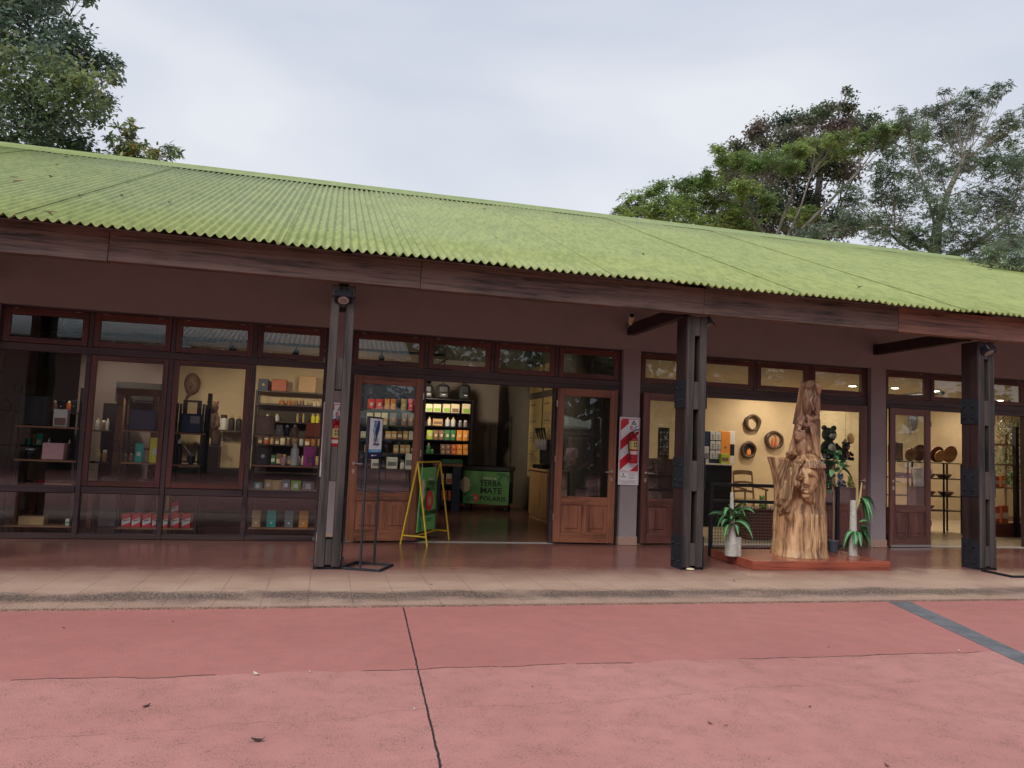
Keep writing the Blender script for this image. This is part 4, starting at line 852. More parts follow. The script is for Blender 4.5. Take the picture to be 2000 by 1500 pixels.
# ================================================================ right-hand shop
for k,(px,py,l) in enumerate([(1507,756,'downlight over the mirrors, leftmost of the ceiling row'),(1665,754,'downlight seen above the frame right of the carving, upper one'),(1657,766,'downlight seen above the frame right of the carving, lower one'),(1748,758,'downlight in the third bay, upper one'),(1733,770,'downlight in the third bay, lower one at the left'),(1828,764,'downlight beside the dark ceiling bar in the third bay'),(1953,782,'downlight right of the rightmost post')]):
    p=atz(px,py,3.1)
    r=empty('downlight',(p.x,p.y,3.09),l,'ceiling light','round ceiling downlights of the right shop')
    m=MB(); m.lathe([(.085,0),(.10,.006),(.10,.024)],(p.x,p.y,3.096),18); m.build('trim',CM('white'),r)
    m=MB(); m.lathe([(.074,0),(.074,.003)],(p.x,p.y,3.090),18); m.build('lens',emit('downlight_glow',(1,.86,.62),16),r)
    if k!=1 and k!=4:
        l_=bpy.data.lights.new('downlight_lamp','AREA'); l_.shape='DISK'; l_.size=.15; l_.energy=27; l_.color=(1,.85,.64)
        lo=bpy.data.objects.new('downlight_lamp',l_); C.objects.link(lo); lo.location=(p.x,min(p.y,15.6),3.08); lo.parent=None
# two unseen lamps added to light the part seen past the post
for x,y in ((6.3,14.6),(8.3,13.4)):
    r=empty('downlight',(x,y,3.09),'downlight hidden above the transoms near x %d'%x if False else ('unseen added downlight above the souvenir counter behind the transom' if x<7 else 'unseen added downlight above the carving behind the transom'),'ceiling light','round ceiling downlights of the right shop')
    m=MB(); m.lathe([(.074,0),(.10,.006),(.10,.024)],(x,y,3.096),18); m.build('trim',CM('white'),r)
    l_=bpy.data.lights.new('downlight_lamp','AREA'); l_.shape='DISK'; l_.size=.15; l_.energy=27; l_.color=(1,.85,.64)
    lo=bpy.data.objects.new('downlight_lamp',l_); C.objects.link(lo); lo.location=(x,y,3.08)
bb=MB(); a=at(1764,773,14.5); b_=at(1843,768,13.0); bb.tube([(a.x,14.5,a.z),(b_.x,13.0,b_.z)],.04,4); bb.tube([((a.x+b_.x)/2,13.75,(a.z+b_.z)/2),((a.x+b_.x)/2,13.75,3.119)],.01,5)
lone('ceiling_bar',bb,M_BLACK,'black bar hanging below the ceiling of the third bay','bar')
# carved wooden rings on the ochre wall
M_RING=wood('ring_wood',(.03,.018,.012),(.09,.05,.03),'Z',16,.45,.4)
def ring(px,py,rpx,ix,iz,lab,seed,inner=None):
    c=at(px,py,16.45); R_=rpx*.0122; r_=empty('wall_ring',(c.x,16.47,c.z-R_),lab,'wall mirror','round wooden frames on the ochre wall')
    m=MB(); n=28; rs=random.Random(seed); ph=rs.random()*6
    P=[]
    for k in range(n):
        t=2*math.pi*k/n; ro_=R_*(1+.05*math.sin(2*t+ph)+.03*math.sin(5*t)); ri=1
        P.append(((c.x+ro_*math.cos(t),c.z+ro_*math.sin(t)),(c.x+R_*ix*math.cos(t)+.0,c.z+R_*iz*math.sin(t))))
    vs=[]
    for y,k_ in ((16.49,0),(16.42,0),(16.40,1),(16.42,2),(16.49,2)):
        for o_,i_ in P:
            if k_==0: q=o_
            elif k_==1: q=((o_[0]+i_[0])/2,(o_[1]+i_[1])/2)
            else: q=i_
            vs.append((q[0],y,q[1]))
    m.add(vs,[(j*n+k,j*n+(k+1)%n,(j+1)*n+(k+1)%n,(j+1)*n+k) for j in range(4) for k in range(n)],True)
    m.build('ring_frame',M_RING,r_)
    if inner:
        m=MB(); 
        if inner=='mirror': m.add([(i_[0],16.47,i_[1]) for o_,i_ in P],[tuple(range(n))]); m.build('mirror',flat('mirror_glass',(.75,.7,.6),.05,1),r_)
        else:
            m.add([(i_[0],16.465,i_[1]) for o_,i_ in P],[tuple(range(n))]); m.build('back_disc',CM('black') if inner=='disc' else M_OCHRE,r_)
            for dx,h in ((-.05,.22),(.04,.30)) if inner=='figures' else ((-.03,.13),(.02,.16)):
                m=MB(); m.tube([(c.x+dx,16.45,c.z-R_*iz*.9),(c.x+dx,16.44,c.z-R_*iz*.9+h*.6),(c.x+dx*.8,16.45,c.z-R_*iz*.9+h)],[.035,.03,.012],8); m.build('carved_figure',CM('rust') if inner!='disc' else CM('orange'),r_)
ring(1470,826,17.5,.62,.74,'open dark wooden ring, highest of the three wall frames',1,None)
ring(1462,879,17,.72,.66,'round dark wooden frame with carved scene, lowest of the three wall frames',2,'disc')
ring(1512,860,19.5,.68,.72,'dark wooden ring holding two carved figures, rightmost of the three wall frames',3,'figures')
# souvenir counter
YC=13.9
a=at(1340,903,YC); b_=at(1430,907,YC); zc=(a.z+b_.z)/2
ct=empty('souvenir_counter',((a.x+b_.x)/2,YC+.3,.006),'black souvenir counter with pale top beside the second post','counter')
m=MB(); m.box(a.x,b_.x,YC,YC+.6,.006,zc-.03,.005); m.build('cabinet',M_BLACK,ct)
m=MB(); m.box(a.x-.02,b_.x+.02,YC-.03,YC+.62,zc-.029,zc,.004); m.build('top',mat('stone_top',(.6,.55,.45),.4,var=.06),ct)
CS=(a.x,b_.x,zc,YC,.6,.03)
rk=empty('souvenir_rack',(at(1398,895,YC+.1).x,YC+.2,zc+.001),'black rack of six white souvenir cards on the counter','rack')
q0=at(1376,842,YC+.1); q1=at(1410,842,YC+.1)
m=MB(); m.box(q0.x,q1.x,YC+.12,YC+.3,zc+.001,q0.z,.005); m.build('rack_body',CM('navy'),rk)
for i in range(2):
    for j in range(3):
        x0=at(1388+i*10.5,860,YC+.1).x; x1=at(1397.5+i*10.5,860,YC+.1).x; z1=at(1398,843+18.5*j,YC+.1).z; z0=at(1398,859.5+18.5*j,YC+.1).z
        m=MB(); m.box(x0,x1,YC+.105,YC+.118,z0,z1,.002); m.mi=1; xc=(x0+x1)/2
        for k in range(3): m.box(xc-.02,xc+.02,YC+.102,YC+.1045,z0+.02+k*.035,z0+.04+k*.035)
        m.build('souvenir_card',[CM('silver'),CM('grey')],rk)
put(CS,'box',1376,1385,872,['silver','grey'],'souvenir_box','single upright card box at the left of the souvenir rack','box',None,'band',dy=.02)
put(CS,'box',1409,1424,886,['lime','brown'],'yellow_packet','yellow packet low beside the souvenir rack','packet',None,'band',dy=.02)
put(CS,'box',1407,1427,842,['orange','brown'],'souvenir_bag','orange bag with emblem on the souvenir counter','bag',None,'round',dy=.08,z0=at(1417,868,YC+.08).z) if False else None
og=put(CS,'box',1408,1427,842,['orange','brown'],'souvenir_bag','tall orange printed bag at the right end of the souvenir counter','bag',None,'round',dy=.14)
put(CS,'box',1425,1436,842,['white','black'],'souvenir_bag','white spotted bag behind the orange bag','bag',None,'band',dy=.3)
# jewellery display seen through the dark left door
JS=(at(1285,895,13.2).x,at(1315,895,13.2).x,at(1300,896,13.2).z,13.2,.4,.03)
m=MB(); m.box(at(1262,900,13.2).x,JS[1]+.05,13.2,13.7,.006,JS[2]-.001,.005); lone('glass_counter',m,M_MUX,'brown counter behind the dark door left of the second post','counter')
m=MB(); x0,x1=at(1287,836,13.3).x,at(1308,836,13.3).x; zt=at(1298,835,13.3).z; m.box(x0,x1,13.3,13.34,JS[2],zt,.004); m.mi=1
for i in range(3):
    for j in range(4): xx=x0+(x1-x0)*(.2+.3*i); zz=JS[2]+(zt-JS[2])*(.15+.23*j); m.add([(xx+.016*math.cos(t*math.pi/4),13.297,zz+.016*math.sin(t*math.pi/4)) for t in range(8)],[tuple(range(8))])
lone('jewellery_board',m,[CM('black'),CM('silver')],'black board of silver trinkets behind the dark door glass','board')
# armchair
Y0=15.4; a=at(1440,951,Y0); b_=at(1470,953,Y0); zs=.47; xc=(a.x+b_.x)/2+.12
ch=empty('armchair',(xc,Y0,.006),'carved wooden armchair under the wooden wall frames','chair')
M_CH=wood('chair_wood',(.07,.04,.02),(.20,.12,.06),'Z',14,.45,.2)
m=MB(); m.box(xc-.28,xc+.28,Y0-.25,Y0+.25,zs-.05,zs,.02); m.build('seat',mat('rush_seat',(.22,.14,.07),.8,var=.3,scale=40),ch)
for sx_ in (-1,1):
    m=MB(); m.tube([(xc+sx_*.25,Y0+.24,.01),(xc+sx_*.25,Y0+.24,.5),(xc+sx_*.24,Y0+.32,1.08)],[.022,.022,.018],8); m.build('back_leg',M_CH,ch)
    m=MB(); m.tube([(xc+sx_*.26,Y0-.24,.01),(xc+sx_*.27,Y0-.25,.2),(xc+sx_*.26,Y0-.24,.70)],[.018,.026,.02],8); m.build('front_leg',M_CH,ch)
    m=MB(); m.tube([(xc+sx_*.25,Y0+.26,.74),(xc+sx_*.28,Y0,.73),(xc+sx_*.27,Y0-.29,.70)],[.018,.022,.026],8); m.build('armrest',M_CH,ch)
for z,h in ((.60,.05),(.80,.05),(1.0,.10)):
    m=MB(); pts=[(xc-.23+.46*k/6,z+.02*math.sin(k/6*math.pi)) for k in range(7)]
    m.prism([(x,zz) for x,zz in pts]+[(x,zz+h) for x,zz in pts[::-1]],Y0+.27+.06*(z-.6),Y0+.29+.06*(z-.6)); m.build('back_rail',M_CH,ch)
# wicker chest with plush frog-green toy behind the railing
a=at(1462,1000,11.9); b_=at(1560,1000,11.9)
m=MB(); m.box(a.x,b_.x,11.9,12.5,.006,.50,.02); m.mi=1
for k in range(9): m.box(a.x-.004,b_.x+.004,11.894,12.506,.03+k*.053,.045+k*.053)
m.mi=0; m.box(a.x-.02,b_.x+.02,11.88,12.52,.501,.54,.01)
lone('wicker_chest',m,[mat('wicker_red',(.12,.035,.03),.6,var=.4,scale=30,stretch=(1,1,4)),CM('brown')],'dark red wicker chest behind the black mesh railing','chest')
def plush(x,y,z,s,c,lab,name='plush_toy',ears=True,face=None):
    r=empty(name,(x,y,z),lab,'toy'); m=MB()
    m.ball((x,y,z+.33*s),(.26*s,.22*s,.33*s),12,8); m.ball((x,y-.03*s,z+.82*s),(.24*s,.22*s,.24*s),12,8)
    for q in (-1,1):
        m.tube([(x+q*.2*s,y-.05*s,z+.5*s),(x+q*.36*s,y-.2*s,z+.28*s)],[.09*s,.08*s],8); m.tube([(x+q*.15*s,y-.05*s,z+.12*s),(x+q*.28*s,y-.34*s,z+.09*s)],[.11*s,.1*s],8)
        if ears: m.ball((x+q*.18*s,y-.02*s,z+1.04*s),.09*s,8,6)
    m.build('body',mat('plush_'+c,COL[c],.95,var=.2,scale=60),r)
    m=MB(); m.ball((x,y-.2*s,z+.78*s),(.13*s,.08*s,.1*s),8,6); m.ball((x,y-.17*s,z+.35*s),(.15*s,.1*s,.18*s),8,6); m.build('muzzle',CM(face or 'cream'),r)
    m=MB()
    for q in (-1,1): m.ball((x+q*.09*s,y-.235*s,z+.90*s),.025*s,6,4)
    m.build('eyes',CM('black'),r); return r
p=at(1488,978,12.1); plush(p.x,12.1,.541,.20,'green','small green plush toy sitting on the wicker chest')
# display behind the window right of the carving
a=at(1588,950,12.6); b_=at(1672,955,12.6); zc=a.z
dt=empty('toy_display',((a.x+b_.x)/2,12.8,.006),'dark stepped display of plush toys right of the carving','display')
m=MB(); m.box(a.x,b_.x,12.6,13.2,.006,zc,.005); m.build('lower_box',M_DKW,dt)
z2=at(1620,898,13.2).z; m=MB(); m.box(a.x,b_.x,13.205,13.6,.006,z2,.005); m.build('upper_box',M_DKW,dt)
for px,c,s,l in ((1612,'magenta',.16,'small pink plush toy on the lower step of the toy display'),(1627,'yellow',.15,'small yellow plush toy on the lower step of the toy display'),(1641,'blue',.24,'blue plush toy in the middle of the lower step'),(1660,'lime',.20,'lime plush toy at the right end of the lower step')):
    p=at(px,950,12.8); plush(p.x,12.8,zc+.001,s,c,l)
p=at(1600,898,13.3); plush(p.x-.05,13.35,z2+.001,.22,'grey','small grey plush toy at the left of the upper step')
p=at(1655,898,13.3); plush(p.x,13.35,z2+.001,.34,'navy','dark plush toy at the right of the upper step',face='rust')
p=at(1620,870,13.35); plush(p.x,13.38,z2+.001,.62,'black','large black plush monkey with grey face in the window right of the carving','plush_monkey',face='silver')
for px,py,l in ((1651,870,'tall brown oval board hanging behind the right window frame'),(1662,856,'pale round board hanging behind the right window frame')):
    p=at(px,py,14.6); m=MB(); m.ball((p.x,14.6,p.z),(.06 if px<1655 else .10,.015,.16 if px<1655 else .13),14,8); m.tube([(p.x,14.6,p.z+.12),(p.x,14.6,3.119)],.004,4); lone('hanging_board',m,CM('brown') if px<1655 else CM('kraft'),l,'board')
# rack of boards in the third bay
YR2=13.3
h1=shelf(1738,1878,900,YR2,pyr=905,depth=.4); zs_=[h1[2],h1[2]-.33,h1[2]-.70,h1[2]-1.0]
r=empty('board_rack',((h1[0]+h1[1])/2,YR2+.2,.006),'black steel rack of baskets below round boards in the third bay','rack')
for z in zs_: m=MB(); m.box(h1[0],h1[1],YR2,YR2+.4,z-.02,z); m.build('shelf',M_BLACK,r)
for t in (0,.25,.5,.75,1):
    for y in (YR2,YR2+.38): m=MB(); x=h1[0]+(h1[1]-h1[0])*t; m.box(x-.015,x+.015,y-.005,y+.02,.006,h1[2]-.021); m.build('upright',M_BLACK,r)
M_BRD=wood('cutting_board',(.20,.09,.03),(.52,.27,.10),'X',10,.4,.1)
for px,rp,k,l in ((1780,13,'r','round brown board leaning at the left of the rack top'),(1797,17,'r2','dark round board behind the left round board'),(1831,16,'r2','dark red round board in the middle of the rack top'),(1837,12,'r','small striped round board in front of the dark red one'),(1856,17,'r','large round board leaning at the right of the rack top'),(1741,14,'s','narrow leaning board at the left end of the rack top'),(1757,17,'s','tall patterned rectangular board leaning on the rack top')):
    dy=.05 if rp<14 else .16; Rr=rp*.0108; x=at(px,885,YR2+dy).x; z=h1[2]+Rr+.002
    m=MB()
    if k!='s': m.T=Matrix.Translation((x,YR2+dy,z))@Matrix.Rotation(math.radians(-78),4,'X'); m.lathe([(Rr*.97,0),(Rr,.004),(Rr,.022),(Rr*.97,.026)],(0,0,0),24)
    else: m.T=Matrix.Translation((x,YR2+dy,h1[2]+.002))@Matrix.Rotation(math.radians(-10),4,'X')@Matrix.Rotation(math.radians(8),4,'Y'); m.box(-Rr*.5,Rr*.5,0,.025,0,Rr*2.2,.008)
    lone('wooden_board',m,M_BRD if k=='r' else (CM('brown') if k=='s' else wood('cutting_board_dark',(.08,.03,.02),(.22,.09,.05),'X',10,.4,.1)),l,'board','wooden boards on top of the rack')
for k,(t,z) in enumerate(((.62,zs_[1]),(.85,zs_[1]),(.62,zs_[2]),(.88,zs_[2]),(.6,zs_[3]),(.2,zs_[1]),(.35,zs_[1]))):
    x=h1[0]+(h1[1]-h1[0])*t; m=MB(); m.lathe([(.08,0),(.14,.05),(.16,.09),(.14,.085),(.07,.02)],(x,YR2+.2,z+.001),16); lone('wooden_bowl',m,CM('brown'),'brown wooden bowl, number %d'%k if False else ['left bowl of the right half on the upper shelf of the rack','right bowl on the upper shelf of the rack','left bowl on the middle shelf of the rack','right bowl on the middle shelf of the rack','bowl on the lowest shelf of the rack','leftmost bowl on the upper shelf, seen through the door','second bowl on the upper shelf, seen through the door'][k],'bowl','bowls on the rack of the third bay')
p=at(1795,940,12.4); m=MB(); m.lathe([(.07,0),(.13,.34),(.14,.36),(.12,.355)],(p.x,12.4,p.z-.1),18); m.mi=1; m.box(p.x-.15,p.x+.15,12.3,12.5,.006,p.z-.101,.01); lone('reflection_shape',m,[CM('white'),M_DKW],'white flared shape standing in for a reflection in the third door glass','vase')  # white reflection in the glass built as a solid vase, plinth added
p=at(1783,822,16.45); m=MB(); m.ball((p.x,16.44,p.z),(.14,.04,.26),10,8); m.tube([(p.x-.06,16.44,p.z-.2),(p.x-.1,16.42,p.z-.36)],[.03,.01]); lone('hanging_mask',m,CM('grey'),'grey feathered mask hung on the ochre wall of the third bay','mask')
# wooden shelves with plants at the right edge
h=[shelf(1938,1990,y,12.9,pyr=y+3,depth=.35) for y in (806,866,905,950,1020)]
r=empty('plant_shelf',((h[0][0]+h[0][1])/2,13.0,.006),'brown wooden shelves right of the rightmost post','shelf unit')
for s_ in h: m=MB(); m.box(s_[0],s_[1]+.4,12.9,13.3,s_[2]-.03,s_[2],.003); m.build('shelf',M_OAK,r)
m=MB(); m.box(h[0][0],h[0][1]+.4,12.85,13.35,.006,h[4][2]-.031,.005); m.build('base_cabinet',M_FRX,r)
m=MB(); m.box(h[0][1]-.2,h[0][1]-.12,12.8,12.88,.006,2.3); m.build('upright',M_BLACK,r)
for k,(px0,px1,yt,si,c,kd,l) in enumerate([(1946,1953,848,0,'rust','box','')]): pass
for k,(px0,px1,yt,si,c,l) in enumerate([(1940,1950,782,0,'brown','brown wooden box on the top right-hand shelf'),(1968,1976,782,0,'rust','red box on the top right-hand shelf'),(1944,1952,930,3,'rust','left terracotta box on the lower right-hand shelf'),(1956,1964,930,3,'orange','right terracotta box on the lower right-hand shelf'),(1943,1953,990,4,'rust','left red box on the cabinet at the right edge'),(1957,1970,988,4,'rust','right red box on the cabinet at the right edge')]):
    put(h[si],'box',px0,px1,yt,[c,'cream'],'wooden_box',l,'box',None,'band')
lv=MB(); rr=random.Random(5); gx=at(1962,900,14.4).x
for k in range(900):
    x=rr.uniform(gx-.35,gx+.8); y=rr.uniform(14.0,14.8); z=rr.uniform(.9,2.5); a=rr.uniform(0,6.28); e=rr.uniform(-.6,.9); L_=rr.uniform(.15,.4)
    d=Vector((math.cos(a)*math.cos(e),math.sin(a)*math.cos(e),math.sin(e)))*L_; s_=Vector((-math.sin(a),math.cos(a),0))*.014; q=Vector((x,y,z))
    lv.add([q,q+d*.5+s_+Vector((0,0,.02)),q+d,q+d*.5-s_+Vector((0,0,.02))],[(0,1,2,3)])
lv.mi=1; lv.tube([(gx,14.4,.3),(gx+.05,14.4,2.2)],.03,6); lv.tube([(gx+.3,14.4,.3),(gx+.25,14.4,2.2)],.03,6); lv.lathe([(.2,0),(.25,.3)],(gx+.15,14.4,.006),14)
lone('grassy_plant',lv,[mat('grass_blade',(.10,.20,.10),.6,var=.4,scale=6),CM('brown')],'bushy grass-leaved plant behind the wooden shelves at the right edge','plant')
# ================================================================ outdoor objects
# --- deck
M_DECK=wood('deck_wood',(.13,.022,.014),(.36,.085,.045),'Y',12,.3,.3,coat=.4)
M_DECKX=wood('deck_wood_x',(.13,.022,.014),(.36,.085,.045),'X',12,.3,.3,coat=.4)
D0,D1,DY0,DY1,DZ=5.47,7.55,8.83,9.95,.115
dk=empty('timber_deck',((D0+D1)/2,(DY0+DY1)/2,0),'low red stained timber deck carrying the carved trunk','deck')
n=20
for k in range(n):
    x0=D0+(D1-D0)*k/n; m=MB(); m.box(x0+.004,x0+(D1-D0)/n-.004,DY0+.031,DY1-.031,DZ-.022,DZ+random.uniform(-.001,.001),.003); m.build('plank',M_DECK,dk)
for x0,x1,y0,y1 in ((D0,D1,DY0,DY0+.03),(D0,D1,DY1-.03,DY1),(D0-.001,D0+.029,DY0+.031,DY1-.031),(D1-.029,D1+.001,DY0+.031,DY1-.031)):
    m=MB(); m.box(x0,x1,y0,y1,.002,DZ+.002,.004); m.build('skirt_board',M_DECKX,dk)
# --- railing with mesh
rl=empty('mesh_railing',((5.5+7.6)/2,10.02,0),'black steel railing with square mesh panel behind the deck','railing')
RX0,RX1,RY=5.50,7.62,10.02
ztop=at(1500,946,RY).z; zmid=at(1500,978,RY).z
for x in (RX0,RX1): m=MB(); m.box(x-.025,x+.025,RY-.02,RY+.02,.002,ztop-.051); m.build('post',M_BLACK,rl)
for z0,z1 in ((ztop-.05,ztop),(zmid-.045,zmid),(.09,.13)): m=MB(); m.box(RX0-.025 if z1==ztop else RX0+.026,RX1+.025 if z1==ztop else RX1-.026,RY-.02,RY+.02,z0,z1,.003); m.build('rail',M_BLACK,rl)
m=MB(); x=RX0+.03
while x<RX1-.02: m.box(x-.0018,x+.0018,RY-.002,RY+.002,.131,zmid-.046); x+=.045
z=.16
while z<zmid-.05: m.box(RX0+.027,RX1-.027,RY+.0025,RY+.006,z-.0018,z+.0018); z+=.045
m.build('wire_mesh',M_BLACK,rl)
# --- slim sign stand
P0=Vector((.46,8.78,0)); P1=Vector((.65,9.20,0)); an=math.atan2(P1.y-P0.y,P1.x-P0.x); Ws=(P1-P0).length
ss=empty('sign_stand',((P0+P1)/2),'slim black stand with narrow white and blue notice beside the first post','sign stand',rz=an)
zb=at(721,896,8.80).z; zt=at(726,813,8.80).z
def sb(mb,nm,mt,par=ss): return mb.build(nm,mt,par,world=False)
h=Ws/2
bs=MB()
for a,b_,c,d in ((-h,h,-.24,-.215),(-h,h,.215,.24),(-h-.0,-h+.025,-.214,.214),(h-.025,h,-.214,.214)): bs.box(a,b_,c,d,.002,.027,.002)
sb(bs,'base_frame',M_STEEL)
for s in (-1,1):
    m=MB(); m.box(s*(h-.012)-.011,s*(h-.012)+.011,-.011,.011,.002 if s<0 else .002,zb,.002); sb(m,'upright',M_STEEL)
m=MB(); m.box(-h,h,-.015,.015,zb,zt,.003); fr_=sb(m,'sign_frame',M_BLACK)
H_=zt-zb
m=MB(); m.box(-h+.03,h-.03,-.018,-.0155,zb+H_*.22,zt-.02); nt_=sb(m,'notice',flat('notice_white',(.80,.82,.84),.35),fr_)
m=MB(); m.box(-h+.03,h-.03,-.018,-.0155,zb+H_*.15,zb+H_*.2195); sb(m,'blue_band',flat('sky_blue',(.12,.45,.72),.35),fr_)
m=MB(); m.box(-h+.03,h-.03,-.018,-.0155,zb+.015,zb+H_*.1495); sb(m,'navy_band',flat('deep_navy',(.02,.025,.10),.35),fr_)
NV=flat('logo_navy',(.02,.06,.16),.4)
def tx(b,w,hh,x,z,mt,par,bold=.0): return text(b,w,hh,(x,-.0205,z),mt,par,world=False,bold=bold)
tx('cuota',.17,.045,.0,zb+H_*.40,NV,fr_); tx('simple',.20,.05,.02,zb+H_*.29,NV,fr_,.03); tx('compra en cuotas',.26,.018,0,zt-.055,NV,fr_) if False else None
def para(pts,mt,nm):
    m=MB(); m.add([(x,-.0205,z) for x,z in pts],[tuple(range(len(pts)))]); sb(m,nm,mt,fr_)
zc=zb+H_*.60
para([(-.11,zc+.04),(-.095,zc+.055),(.01,zc-.10),(-.005,zc-.115)],NV,'logo_stripe'); para([(-.085,zc+.09),(-.03,zc+.16),(.0,zc+.11),(-.055,zc+.03)],flat('logo_blue',(.10,.25,.45),.4),'logo_leaf')
para([(.0,zc-.06),(-.045,zc+.02),(.0,zc+.09),(.045,zc+.15),(.09,zc+.16),(.115,zc+.12),(.11,zc+.06),(.06,zc-.01),(.02,zc-.07)],NV,'logo_heart')
m=MB(); m.box(-.10,.10,-.0212,-.0203,zt-.06,zt-.052); sb(m,'small_print',NV,fr_); m=MB(); m.box(-.07,.09,-.0212,-.0203,zb+H_*.175,zb+H_*.19); sb(m,'band_print',CM('white'),fr_)
m=MB(); m.box(-.12,-.05,-.0212,-.0203,zb+H_*.06,zb+H_*.09); sb(m,'band_mark',CM('white'),fr_); m=MB(); m.box(-.02,.04,-.0212,-.0203,zb+H_*.065,zb+H_*.08); sb(m,'band_mark',CM('white'),fr_)
# --- yellow A-frame with green banner
L1=atz(782,1063,0); L2=atz(834,1068,0); R2=atz(877,1054,0); R1=R2+(L1-L2)
ML=(L1+L2)/2; MR=(R1+R2)/2; za=at(816,903,ML.y).z
AL=Vector((ML.x,ML.y,za)); AR=Vector((MR.x,MR.y,za)); ang=math.atan2(MR.y-ML.y,MR.x-ML.x); Wa=(MR-ML).length
af=empty('a_frame_sign',((ML+MR)/2),'yellow tubular A-frame holding a green yerba mate banner at the doorway','sign',rz=0)
YEL=mat('yellow_paint',(.68,.46,.03),.4,var=.15,scale=12)
for a,b_ in ((AL,L1),(AL,L2),(AR,R1),(AR,R2)): m=MB(); m.tube([a,b_],.013,8); m.build('leg',YEL,af)
m=MB(); m.tube([AL,AR],.013,8); m.build('top_bar',YEL,af)
def lerp(a,b_,t): return a+(b_-a)*t
for a,b_,c,d in ((AL,L1,AL,L2),(AR,R1,AR,R2)): m=MB(); m.tube([lerp(a,b_,.89),lerp(c,d,.89)],.011,8); m.build('cross_bar',YEL,af)
m=MB(); m.tube([lerp(AL,(L1+L2)/2,.89),lerp(AR,(R1+R2)/2,.89)],.011,8); m.build('lower_bar',YEL,af)
u_=(MR-ML).normalized(); T=Matrix.Translation(AL+u_*(Wa/2)-Vector(af.location))@Matrix.Rotation(ang,4,'Z')
BW=Wa*.78; BH=za-.16-.09
m=MB(); m.T=T; nx,nz_=8,14; vs=[]
for y in (-.003,.003):
    for j in range(nz_+1):
        for i in range(nx+1):
            t=i/nx-.5; q=j/nz_; vs.append((t*BW,y+.012*math.sin(q*3+t*4),-.08-BH*q))
W_=nx+1; O_=(nx+1)*(nz_+1)
fs=[(j*W_+i,(j+1)*W_+i,(j+1)*W_+i+1,j*W_+i+1) for j in range(nz_) for i in range(nx)]; fs+=[tuple(O_+t for t in f[::-1]) for f in fs]
fs+=[(j*W_,O_+j*W_,O_+(j+1)*W_,(j+1)*W_) for j in range(nz_)]+[(j*W_+nx,(j+1)*W_+nx,O_+(j+1)*W_+nx,O_+j*W_+nx) for j in range(nz_)]
m.add(vs,fs,True); bn=m.build('banner',mat('banner_green',(.17,.48,.14),.45,var=.05,scale=3),af,world=False)
bn.parent=af
for s in (-.38,.38): m=MB(); m.T=T; m.tube([(s*BW,0,-.015),(s*BW,0,-.09)],.005,5); m.build('hook',M_NICKEL,af,world=False)
def bt(b,w,hh,x,z,mt,bold=.02):
    return text(b,w,hh,None,mt,bn,M=None,world=False,bold=bold) if False else _bt(b,w,hh,x,z,mt,bold)
def _bt(b,w,hh,x,z,mt,bold):
    R_=T.to_3x3().to_4x4(); o=T@Vector((x,-.019,z)); return text(b,w,hh,o,mt,bn,M=R_,world=False,bold=bold)
bt('Helado de',.20,.035,.07*BW,-.08-BH*.20,CM('white')); bt('YERBA',BW*.5,BH*.075,.10*BW,-.08-BH*.29,K_); bt('MATE',BW*.5,BH*.075,.10*BW,-.08-BH*.38,K_); bt('POLARIS',BW*.80,BH*.07,.06*BW,-.08-BH*.755,K_,.03); bt('YERBA MATE',BW*.4,BH*.015,.1*BW,-.08-BH*.81,K_,0) if False else None
def disc(cx,cz,rx,mt,nm,y=-.019,star=False):
    m=MB(); m.T=T; nn=24; m.add([(cx+(rx if not star else (rx if k%2 else rx*.5))*math.cos(2*math.pi*k/nn),y,cz+(rx if not star else (rx if k%2 else rx*.5))*math.sin(2*math.pi*k/nn)) for k in range(nn)],[tuple(range(nn))]); m.build(nm,mt,bn,world=False)
disc(.05*BW,-.08-BH*.53,BW*.21,CM('red'),'emblem'); disc(.05*BW,-.08-BH*.53,BW*.14,CM('gold'),'star_mark',-.021,True)
m=MB(); m.T=T
for k in range(6): cx=-BW*.36+.02*math.sin(k*2); cz=-.08-BH*(.24+.05*k); m.add([(cx+.055*math.cos(q*math.pi/5),-.017-.0004*k,cz+.06*math.sin(q*math.pi/5)) for q in range(10)],[tuple(range(10))])
m.build('blossom_print',CM('cream'),bn,world=False)
m=MB(); m.T=T
for k,(cx,cz,a,l) in enumerate([(-.46,.45,-.8,.18),(-.44,.55,-1.3,.22),(-.30,.62,.7,.16),(-.40,.66,-.5,.2),(-.42,.78,-1.4,.2)]):
    c,s=math.cos(a),math.sin(a); m.add([(cx*BW+l*(u*c-v*s)*.8,-.0195-.0003*k,-.08-BH*cz+l*(u*s+v*c)) for u,v in [(0,0),(.3,.16),(.7,.14),(1,0),(.7,-.14),(.3,-.16)]],[tuple(range(6))])
m.build('leaf_print',CM('dkgreen'),bn,world=False)
m=MB(); m.T=T; m.box(-.1*BW,.28*BW,-.0195,-.0185,-.08-BH*.82,-.08-BH*.81); m.box(-.05*BW,.2*BW,-.0195,-.0185,-.08-BH*.85,-.08-BH*.84); m.build('small_print',K_,bn,world=False)
